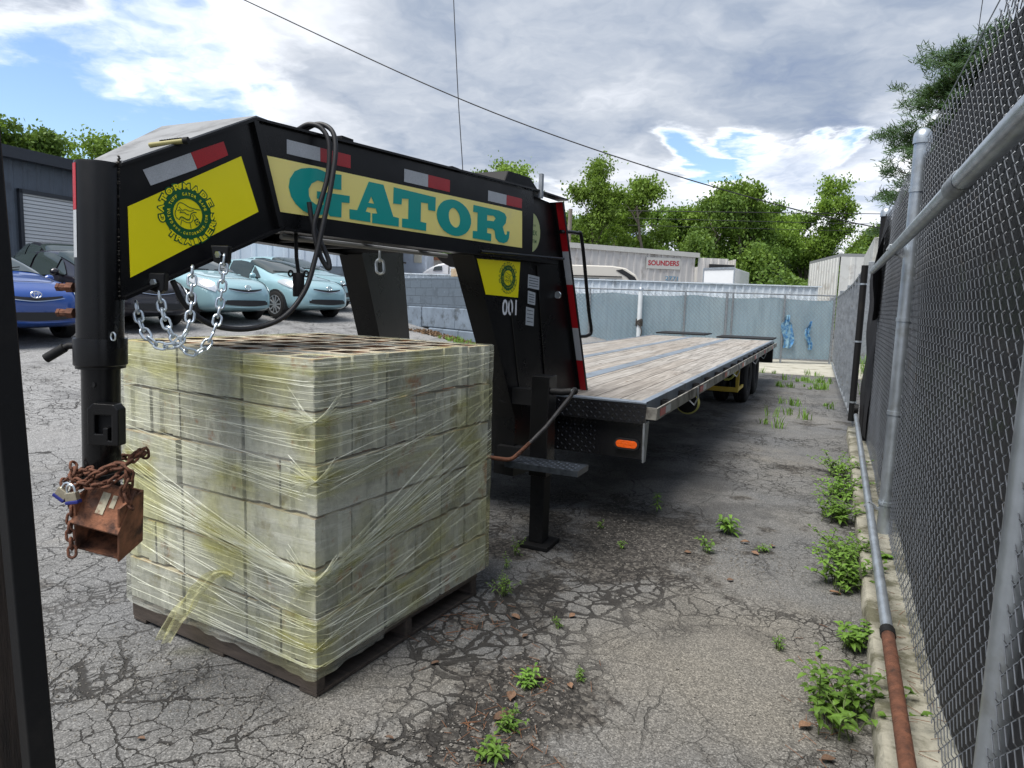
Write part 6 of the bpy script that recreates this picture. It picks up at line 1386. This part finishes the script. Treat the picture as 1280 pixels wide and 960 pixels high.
# ================================================================== trees
def leaf_mat(name, c1, c2, tr=.35):
    m = bpy.data.materials.new(name); m.use_nodes = True; t = m.node_tree; t.nodes.clear(); n = NT(t)
    co = n.n('ShaderNodeTexCoord').outputs['Object']
    f = n.rng(n.noise(co, .7, 3, .6), .35, .65); f2 = n.n('ShaderNodeNewGeometry').outputs['Random Per Island']
    c = n.mix(f, c1, c2); c = n.mix(n.math('MULTIPLY', f2, .6), c, tuple(k*1.7 for k in c2)); c = n.mix(1.0, c, n.ramp(n.n('ShaderNodeObjectInfo').outputs['Random'], [(0, .72), (1, 1.25)]), 'MULTIPLY')
    b = n.n('ShaderNodeBsdfPrincipled', {'Base Color': c, 'Roughness': .55, 'Specular IOR Level': .3})
    tl_ = n.n('ShaderNodeBsdfTranslucent', {0: n.mix(.5, c, (.16, .24, .02))})
    n.n('ShaderNodeOutputMaterial', {0: n.n('ShaderNodeMixShader', {0: tr, 1: b.outputs[0], 2: tl_.outputs[0]}).outputs[0]})
    return m
LF1 = leaf_mat('bright_leaves', (.105, .19, .028), (.20, .31, .05), .42); LF2 = leaf_mat('dark_leaves', (.065, .13, .024), (.13, .21, .042), .40); PINEL = leaf_mat('pine_needles', (.018, .042, .016), (.038, .075, .026), .2)
WEEDL = leaf_mat('weed_leaves', (.07, .15, .022), (.14, .25, .04), .36)
BARK = mat('grey_bark', (.17, .145, .12), .9, vary=.3, vscale=6); BARKD = mat('dark_bark', (.06, .045, .035), .9, vary=.3)
def leafcard(m, p, s, rg, flat=0.0):
    a = Vector((rg.gauss(0, 1), rg.gauss(0, 1), rg.gauss(0, 1)*(1-flat))).normalized(); b = a.orthogonal().normalized(); b = Matrix.Rotation(rg.uniform(0, 6.28), 3, a) @ b; c = a.cross(b)
    l = s*rg.uniform(.6, 1.3)
    m.v += [tuple(p-b*l*.5), tuple(p+c*l*.32), tuple(p+b*l*.5), tuple(p-c*l*.32)]; k = len(m.v); m.f.append((k-4, k-3, k-2, k-1))
def hardwood(seed, H, cr, nleaf, leaf, bare=.25, airy=.5):
    """returns trunk MB, crown MB. limbs fork upward; foliage in small clumps round the twig ends"""
    rg = random.Random(seed); tr = MB(); cw = MB(); tips = []
    def limb(p, d_, L, r, lvl):
        k = 4; P = [p]; dd = d_.copy()
        for i in range(k):
            dd = (dd+Vector((rg.gauss(0, .13), rg.gauss(0, .13), .07))).normalized(); P.append(P[-1]+dd*L/k)
        tr.tube(P, [r*(1-.16*i) for i in range(k+1)], 5 if lvl else 8, cap=False)
        if lvl >= 3: tips.append((P[-1], L)); tips.append((P[2], L)); return
        for q in range(3 if lvl else rg.randint(7, 9)):
            t = rg.uniform(.35, 1) if lvl else rg.uniform(bare, 1.0); i = min(k-1, int(t*k)); pp = P[i].lerp(P[i+1], t*k-i)
            az = rg.uniform(0, 6.28); up = rg.uniform(.35, 1.0) if lvl == 0 else rg.uniform(.1, .9)
            nd = (Vector((math.cos(az), math.sin(az), up))*.9+dd*.5).normalized()
            limb(pp, nd, (cr*.85*(1.15-.5*t) if lvl == 0 else L*.6), r*.48*(1.1-.4*t), lvl+1)
    limb(Vector((0, 0, -.3)), Vector((rg.gauss(0, .04), rg.gauss(0, .04), 1)).normalized(), H*.80, H*.017, 0)
    per = max(4, int(nleaf/len(tips)))
    for p, L in tips:
        if rg.random() < .12: continue
        R2 = cr*.19*rg.uniform(.5, 1.6); n_ = int(per*rg.uniform(.4, 1.6))
        for _ in range(n_):
            q = p+Vector((rg.gauss(0, R2*.6), rg.gauss(0, R2*.6), rg.gauss(0, R2*.42))); leafcard(cw, q, leaf, rg)
    return tr, cw
def tree_proto(seed, H, cr, nleaf, leaf, lm_, bk, bare=.25):
    tr, cw = hardwood(seed, H, cr, nleaf, leaf, bare); a = tr.mesh('trunk', True); a.materials.append(bk); b = cw.mesh('crown', False, False); b.materials.append(lm_); return a, b
protos = [tree_proto(1, 13, 3.3, 15000, .26, LF1, BARK, .30), tree_proto(2, 13.0, 3.5, 19000, .28, LF2, BARK, .2), tree_proto(3, 11.5, 3.5, 17000, .27, LF1, BARK, .2), tree_proto(5, 12.5, 2.9, 10000, .26, LF1, BARK, .35)]
def put_tree(k, x, y, z, s, rz, label, grp, sz=None):
    if grp == 'broadleaf trees beyond the warehouse': sz = s*1.10; s *= .94
    t = empty('broadleaf_tree', (x, y, z), label, 'tree', grp, rz); t.scale = (s, s, sz or s)
    for nm, me in (('trunk', protos[k][0]), ('crown', protos[k][1])):
        o = bpy.data.objects.new(nm, me); col.objects.link(o); o.parent = t
def ray_xy(px, dep):
    return None
row = [(-24.8, 54, 0, .90, 'airy light green tree showing just right of the riser top, leftmost of the row'), (-19.8, 57, 0, .97, 'tall airy tree with pale trunks rising above the warehouse left half'), (-16.9, 60, 3, 1.02, 'loose feathery tree second along the warehouse roof'),
       (-14.3, 61, 3, 1.03, 'tall tree with a narrow crown over the sign board'), (-11.6, 63, 1, .93, 'dense dark tree right above the sign lettering'), (-8.6, 66, 2, 1.08, 'yellow green broad tree over the warehouse dock end'),
       (-6.6, 68, 1, .90, 'dark rounded tree above the white box truck'), (-4.6, 70, 2, .90, 'light green tree between the box truck and the off white building'), (-1.6, 73, 0, 1.0, 'tall airy tree with a spreading top left of the off white building'), (2.0, 69, 2, .78, 'lower bright tree behind the off white building')]
for i, (x, y, k, s, lab) in enumerate(row): put_tree(k, x, y, 0, s, i*1.9, lab, 'broadleaf trees beyond the warehouse')
back = [(-29, 66, 1, .92), (-24.5, 67, 1, .96), (-21, 67, 2, 1.02), (-17.5, 68, 1, 1.0), (-13.5, 70, 2, 1.06), (-10, 70, 1, 1.02), (-6.5, 73, 2, 1.04), (-2.8, 76, 1, .98), (3, 80, 1, .92), (8, 84, 2, .9), (13, 86, 1, .85), (-34, 64, 2, .9)]
for i, (x, y, k, s) in enumerate(back):
    put_tree(k, x, y, 0, s, i*2.3+1, 'dark filler tree in the second rank of the wood, %s from the left' % ['second', 'third', 'fourth', 'fifth', 'sixth', 'seventh', 'eighth', 'ninth', 'tenth', 'eleventh', 'last', 'first'][i], 'trees in the second rank of the wood')
# the far wood's dim undergrowth
ug = MB(); rg = random.Random(8)
for _ in range(60000):
    x = rg.uniform(-44, 20); y = 58+rg.random()*16+max(0, x*.25); z = 5.6*rg.random()**1.2*(1+.3*math.sin(x*.7)); leafcard(ug, Vector((x, y, z)), .32, rg)
stuff(ug.link('undergrowth', LF2, recalc=False))
hb = MB(); V = []
for i in range(41):
    x = -60+3*i; V += [(x, 84+.2*x, -1), (x, 84+.2*x, 7.5+1.2*noise.noise((x*.11, 3, 1))), (x, 120+.2*x, 10+1.5*noise.noise((x*.07, 9, 1)))]
hb.add(V, [(3*i, 3*i+3, 3*i+4, 3*i+1) for i in range(40)]+[(3*i+1, 3*i+4, 3*i+5, 3*i+2) for i in range(40)])
struct(hb.link('hill', mat('wooded_hill', (.03, .06, .018), .9, vary=.5, vscale=.7), smooth=True))
# left trees, behind the grey building and behind the top plate
for (x, y, z, k, s, lab) in ((-46.8, 26.2, .3, 1, 1.04, 'dense round tree above the grey building roof at the far left'), (-42.6, 28.9, -.6, 0, .90, 'thin light tree between the grey building and the top plate'), (-30.6, 54, .2, 1, 1.08, 'dark tree tops showing over the middle of the neck'), (-27.6, 56.5, .4, 0, 1.05, 'light green tree tips showing left of the black top box')):
    put_tree(k, x, y, z, s, x, lab, 'trees behind the buildings')
# pine: tiers of drooping boughs with needle tufts
def pine(x, y, H, seed, label):
    rg = random.Random(seed); t = empty('pine_tree', (x, y, 0), label, 'tree'); tr = MB(); cw = MB()
    P = [Vector((x+.15*math.sin(i*.9), y, H*i/8)) for i in range(9)]; tr.tube(P, [.26*(1-.10*i) for i in range(9)], 9)
    for i in range(84):
        h = H*(.36+.62*(i/84)); az = i*2.4+rg.uniform(-.4, .4); L = (3.0*(1-(h/H-.34)/.72)**.7+.5)*rg.uniform(.6, 1.15)
        if h/H < .5: L *= rg.uniform(.55, 1)
        d_ = Vector((math.cos(az), math.sin(az), rg.uniform(-.12, .28))); p0 = Vector((x, y, h)); Q = [p0]
        for q in range(5): Q.append(Q[-1]+(d_+Vector((0, 0, .05*q-.06))).normalized()*L/5)
        tr.tube(Q, [.05*(1-.15*q) for q in range(6)], 4, cap=False)
        for q in range(2, 6):
            for s_ in range(8):
                c = Q[q]+Vector((rg.gauss(0, .30), rg.gauss(0, .30), rg.gauss(0.06, .11)))
                for _ in range(42):
                    dd = Vector((rg.gauss(0, 1), rg.gauss(0, 1), rg.gauss(.35, .6))).normalized(); l = rg.uniform(.10, .22); sd = dd.orthogonal().normalized()*.014
                    a = c+dd*.03+Vector((rg.gauss(0, .09), rg.gauss(0, .09), rg.gauss(0, .05))); b = a+dd*l; cw.v += [tuple(a-sd), tuple(a+sd), tuple(b+sd*.5), tuple(b-sd*.5)]; k = len(cw.v); cw.f.append((k-4, k-3, k-2, k-1))
    tr.link('trunk', BARKD, t, smooth=True); cw.link('crown', PINEL, t, recalc=False)
pine(3.55, 24.5, 9.3, 3, 'big dark pine towering behind the tall chain link fence')
# ================================================================== weeds and litter
def blade_leaf(m, p, d_, L, wd, rg, droop=.35):
    side = d_.cross(Vector((0, 0, 1))); side = side.normalized() if side.length > .01 else Vector((1, 0, 0)); up = side.cross(d_).normalized()
    P = [p, p+d_*L*.35+up*L*.04, p+d_*L*.7-Vector((0, 0, 1))*L*droop*.3, p+d_*L-Vector((0, 0, 1))*L*droop]
    W_ = [wd*.12, wd*.5, wd*.42, 0.0]; b = len(m.v)
    for q, w_ in zip(P, W_): m.v += [tuple(q-side*w_+up*w_*.3), tuple(q), tuple(q+side*w_+up*w_*.3)]
    for i in range(3): m.f += [(b+3*i, b+3*i+1, b+3*i+4, b+3*i+3), (b+3*i+1, b+3*i+2, b+3*i+5, b+3*i+4)]
STEMM = mat('weed_stem', (.09, .12, .04), .7)
def weed(x, y, z, h, n_st, spread, leafL, label, grp, seed, name='weed', wide=.36, per=11, mt=None):
    rg = random.Random(seed); t = empty(name, (x, y, z), label, 'weed', grp); sm = MB(); lm_ = MB()
    for _ in range(n_st):
        az = rg.uniform(0, 6.28); ln = rg.uniform(.1, 1)*spread; hh = h*rg.uniform(.45, 1.05); b0 = Vector((x+rg.gauss(0, spread*.16), y+rg.gauss(0, spread*.25), z))
        P = [b0+Vector((math.cos(az)*ln*q*q, math.sin(az)*ln*q*q, hh*q)) for q in (0, .3, .6, .85, 1)]; sm.tube(P, [.0028, .0025, .002, .0016, .001], 4, cap=False)
        for k in range(per):
            q = .18+.82*k/per; i = min(3, int(q*4)); pp = P[i].lerp(P[i+1], min(1, q*4-i)); a2 = k*2.4+rg.uniform(-.5, .5)
            blade_leaf(lm_, pp, Vector((math.cos(a2), math.sin(a2), rg.uniform(.0, .7))).normalized(), leafL*rg.uniform(.5, 1.15)*(1.1-.4*q), leafL*wide, rg)
    sm.link('stem', STEMM, t, recalc=False); lm_.link('foliage', mt or WEEDL, t, recalc=False)
for i, (x, y, h, n_, sp, lab) in enumerate([(.13, 2.72, .27, 26, .26, 'nearest leafy weed against the kerb beside the rusty pipe'), (.19, 3.38, .15, 14, .13, 'small leafy weed second along the kerb'), (.15, 4.15, .26, 30, .22, 'bushy weed at the kerb opposite the tall fence post foot'), (.16, 4.6, .22, 24, .22, 'leafy weed just beyond the bushy one at the kerb'),
        (.14, 5.5, .26, 30, .28, 'bushy weed along the kerb beyond the tall post'), (.16, 6.2, .26, 26, .26, 'leafy weed fifth clump along the kerb'), (.15, 6.95, .28, 26, .26, 'farthest bushy weed at the kerb before the gate'), (.36, 4.45, .05, 5, .07, 'tiny weed on top of the kerb by the post')]):
    weed(x, y, .09 if x > .3 else 0, h*.8, n_, sp, .064, lab, 'leafy weeds along the kerb', 50+i, per=10)
weed(-1.10, 4.98, 0, .30, 1, .01, .075, 'single upright green seedling in the shade right of the step', 'weeds growing in the broken asphalt', 71, 'seedling', .16, 26)
for i, (x, y, h, n_, sp, lL, lab) in enumerate([(-.55, 4.75, .11, 7, .07, .10, 'bright rosette weed in the gravel, larger of the pair right of the trailer'), (-.62, 4.30, .10, 5, .09, .055, 'sprawling weed in the gravel nearer than the rosette'), (-.30, 4.52, .05, 5, .07, .04, 'flat reddish weed among dead leaves right of the rosette'), (-1.47, 3.12, .12, 12, .09, .035, 'fine leaved weed beside the pallet right corner'),
        (-1.66, 3.66, .12, 6, .07, .035, 'spindly weed by the landing leg foot'), (-1.62, 3.45, .09, 4, .06, .03, 'small spindly weed between the pallet and the landing leg'), (-1.02, 2.40, .06, 9, .10, .045, 'low green weed in the dark crack in the foreground'), (-.96, 2.1, .06, 9, .09, .04, 'low weed below the crack weed, mixed with dead leaves'),
        (-.93, 1.93, .06, 9, .08, .05, 'green weed at the bottom edge left of centre'), (-.62, 1.80, .06, 6, .05, .05, 'grass tuft at the bottom edge'), (-.83, 2.52, .05, 6, .04, .03, 'tiny grass tuft right of the crack weed'), (-.12, 3.2, .07, 6, .04, .035, 'lone grass tuft on the pale patch near the kerb'), (-1.08, 2.92, .05, 5, .04, .03, 'tiny tuft in the cracked asphalt right of the pallet'),
        (-1.12, 4.1, .07, 5, .06, .03, 'small weed in the shade left of the gravel'), (-1.35, 4.4, .06, 4, .05, .03, 'faint small weed in the shade by the landing leg')]):
    weed(x, y, 0, h, n_, sp, lL, lab, 'weeds growing in the broken asphalt', 80+i, wide=.16 if 'tuft' in lab or 'spindly' in lab or 'fine' in lab else .26, per=7)
rg = random.Random(5)
gt = MB()
def tuft(m, x, y, h, n_, rg):
    for _ in range(n_):
        az = rg.uniform(0, 6.28); hh = h*rg.uniform(.5, 1.2); b0 = Vector((x+rg.gauss(0, h*.25), y+rg.gauss(0, h*.25), 0)); tip = b0+Vector((math.cos(az)*hh*.5, math.sin(az)*hh*.5, hh)); md = b0.lerp(tip, .5)+Vector((0, 0, hh*.14)); s_ = Vector((-math.sin(az), math.cos(az), 0))*.006
        b = len(m.v); m.v += [tuple(b0-s_), tuple(b0+s_), tuple(md+s_), tuple(md-s_), tuple(tip)]; m.f += [(b, b+1, b+2, b+3), (b+3, b+2, b+4)]
for line_y, x0, x1, n_ in ((10.4, -.9, .1, 4), (11.9, -.8, .15, 5), (14.6, -1.0, .1, 13), (15.9, -.9, .1, 12), (9.6, -1.0, -.5, 2), (17.3, -2.2, .1, 8)):
    for _ in range(n_): tuft(gt, rg.uniform(x0, x1), line_y+rg.gauss(0, .12), rg.uniform(.05, .17), 16, rg)
for _ in range(70): tuft(gt, rg.uniform(.7, 3), rg.uniform(9, 24), rg.uniform(.2, .5), 20, rg)
for _ in range(26): 
    s_ = rg.uniform(0, 1.5); p = D1_+dd_*(s_-.35)+dn*rg.uniform(.05, .5); 
    b = len(gt.v); tuft(gt, p.x, p.y, .10, 14, rg); zg = gz(p.x, p.y)
    gt.v[b:] = [(v[0], v[1], v[2]+zg) for v in gt.v[b:]]
stuff(gt.link('grass', WEEDL, recalc=False))
gv = MB()
def pebble(m, x, y, z, r, rg):
    b = len(m.v); V = [(1, 0, 0), (0, 1, 0), (-1, 0, 0), (0, -1, 0), (0, 0, .8), (0, 0, -.6)]; a = rg.uniform(0, 6.28); c, s_ = math.cos(a), math.sin(a); sx = rg.uniform(.7, 1.3)
    for v in V: m.v.append((x+(v[0]*c*sx-v[1]*s_)*r, y+(v[0]*s_*sx+v[1]*c)*r, z+r*.3+v[2]*r))
    m.f += [(b+i, b+j, b+4) for i, j in ((0, 1), (1, 2), (2, 3), (3, 0))]+[(b+j, b+i, b+5) for i, j in ((0, 1), (1, 2), (2, 3), (3, 0))]
for cx, cy, sx, sy, n_ in ((-.45, 4.15, .22, .25, 900), (-2.0, 1.78, .33, .10, 900), (-1.35, 1.62, .25, .12, 400), (-1.0, 2.2, .16, .3, 700), (-.9, 1.75, .3, .12, 500), (-2.6, 1.6, .25, .15, 300), (-1.2, 4.2, .3, .5, 700), (.1, 3.5, .06, 1.6, 500), (-.25, 2.3, .5, .6, 300), (-2.0, 1.2, .6, .3, 300)):
    for _ in range(n_): pebble(gv, rg.gauss(cx, sx), rg.gauss(cy, sy), 0, rg.uniform(.0018, .0055)*(1.8 if rg.random() < .06 else 1), rg)
stuff(gv.link('gravel', mat('loose_gravel', (.15, .14, .125), .9, vary=.7, vscale=130), recalc=False))
dl_ = MB()
for _ in range(900):
    s_ = rg.uniform(-.4, 2.4); p = D1_+dd_*s_+dn*rg.uniform(.02, .55)*(.5+s_*.3); leafcard(dl_, Vector((p.x, p.y, gz(p.x, p.y)+.02)), .07, rg)
stuff(dl_.link('leaf_litter', LEAFY, recalc=False))
# single fallen leaves
LEAFB = mat('dead_leaf', (.15, .085, .05), .8, vary=.5, vscale=12, obj_rand=.4)
lf = MB(); V = []
for i in range(7):
    t = i/6; wd = .32*math.sin(math.pi*min(1, t*.93+.04))**.8
    for s_ in (-1, -.5, 0, .5, 1): V.append((t-.5, s_*wd, .16*abs(s_)**1.3+.14*math.sin(t*3)+.04*math.sin(s_*5+t*7)))
lf.add(V, [(i*5+j, i*5+j+1, (i+1)*5+j+1, (i+1)*5+j) for i in range(6) for j in range(4)]); LM = lf.mesh('fallen_leaf', True, False); LM.materials.append(LEAFB)
spots = [(-.52, 2.03, .05, 'alone on the pale asphalt near the bottom edge'), (.02, 2.62, .06, 'under the nearest kerb weed'), (.10, 2.45, .055, 'lowest by the nearest kerb weed'), (.15, 2.85, .05, 'tucked into the nearest kerb weed'), (.12, 4.0, .06, 'below the bushy kerb weed'), (-1.03, 2.28, .06, 'pale, upright in the dark crack'), (-1.0, 2.14, .07, 'largest in the dark crack'), (-.98, 2.45, .04, 'topmost in the dark crack'), (-.85, 2.46, .04, 'orange, beside the tiny grass tuft'),
         (-1.06, 3.05, .04, 'in the cracked patch right of the pallet'), (-1.3, 2.9, .05, 'near the pallet right corner'), (-1.18, 2.75, .035, 'small, in the cracked patch'), (-.42, 4.6, .06, 'beside the flat reddish weed'), (-.34, 4.42, .05, 'in front of the flat reddish weed'), (-.25, 4.62, .05, 'rightmost by the flat reddish weed'), (-.42, 3.9, .04, 'alone at the edge of the gravel'), (-.72, 4.22, .045, 'at the foot of the sprawling weed'),
         (-2.05, 1.45, .03, 'small, before the pallet front'), (-2.6, 1.38, .045, 'dark, left of the pallet near the timber post'), (-2.2, 1.12, .04, 'small and dark at the lower left'), (-1.72, 1.30, .03, 'tiny, below the pallet near corner'), (-1.3, 1.85, .03, 'small and orange right of the pallet corner'), (-1.42, 2.35, .035, 'against the pallet right side')]
for i, (x, y, s, lab) in enumerate(spots):
    o = bpy.data.objects.new('fallen_leaf', LM); col.objects.link(o); o.location = (x, y, .006); o.scale = (s, s, s*.8); o.rotation_euler = (rg.uniform(-.2, .2), rg.uniform(-.2, .2), rg.uniform(0, 6.28)); tag(o, 'dry brown leaf ' + lab, 'leaf', 'dry leaves on the asphalt')
# dry needles and twigs caught in the crack
tw = MB()
for _ in range(260):
    cx, cy, sx, sy = rg.choice([(-1.0, 2.3, .09, .22), (-1.5, 2.75, .12, .12), (-.95, 2.0, .12, .1), (.1, 2.6, .06, .3), (.36, 3.2, .04, .8)]); x = rg.gauss(cx, sx); y = rg.gauss(cy, sy); a = rg.uniform(0, 6.28); l = rg.uniform(.02, .07); z = .104 if x > .27 else .004
    tw.bar((x, y, z), (x+l*math.cos(a), y+l*math.sin(a), z+rg.uniform(0, .012)), .0014, .0014)
stuff(tw.link('dry_needles', mat('dry_needles', (.17, .075, .035), .9, vary=.4), recalc=False))
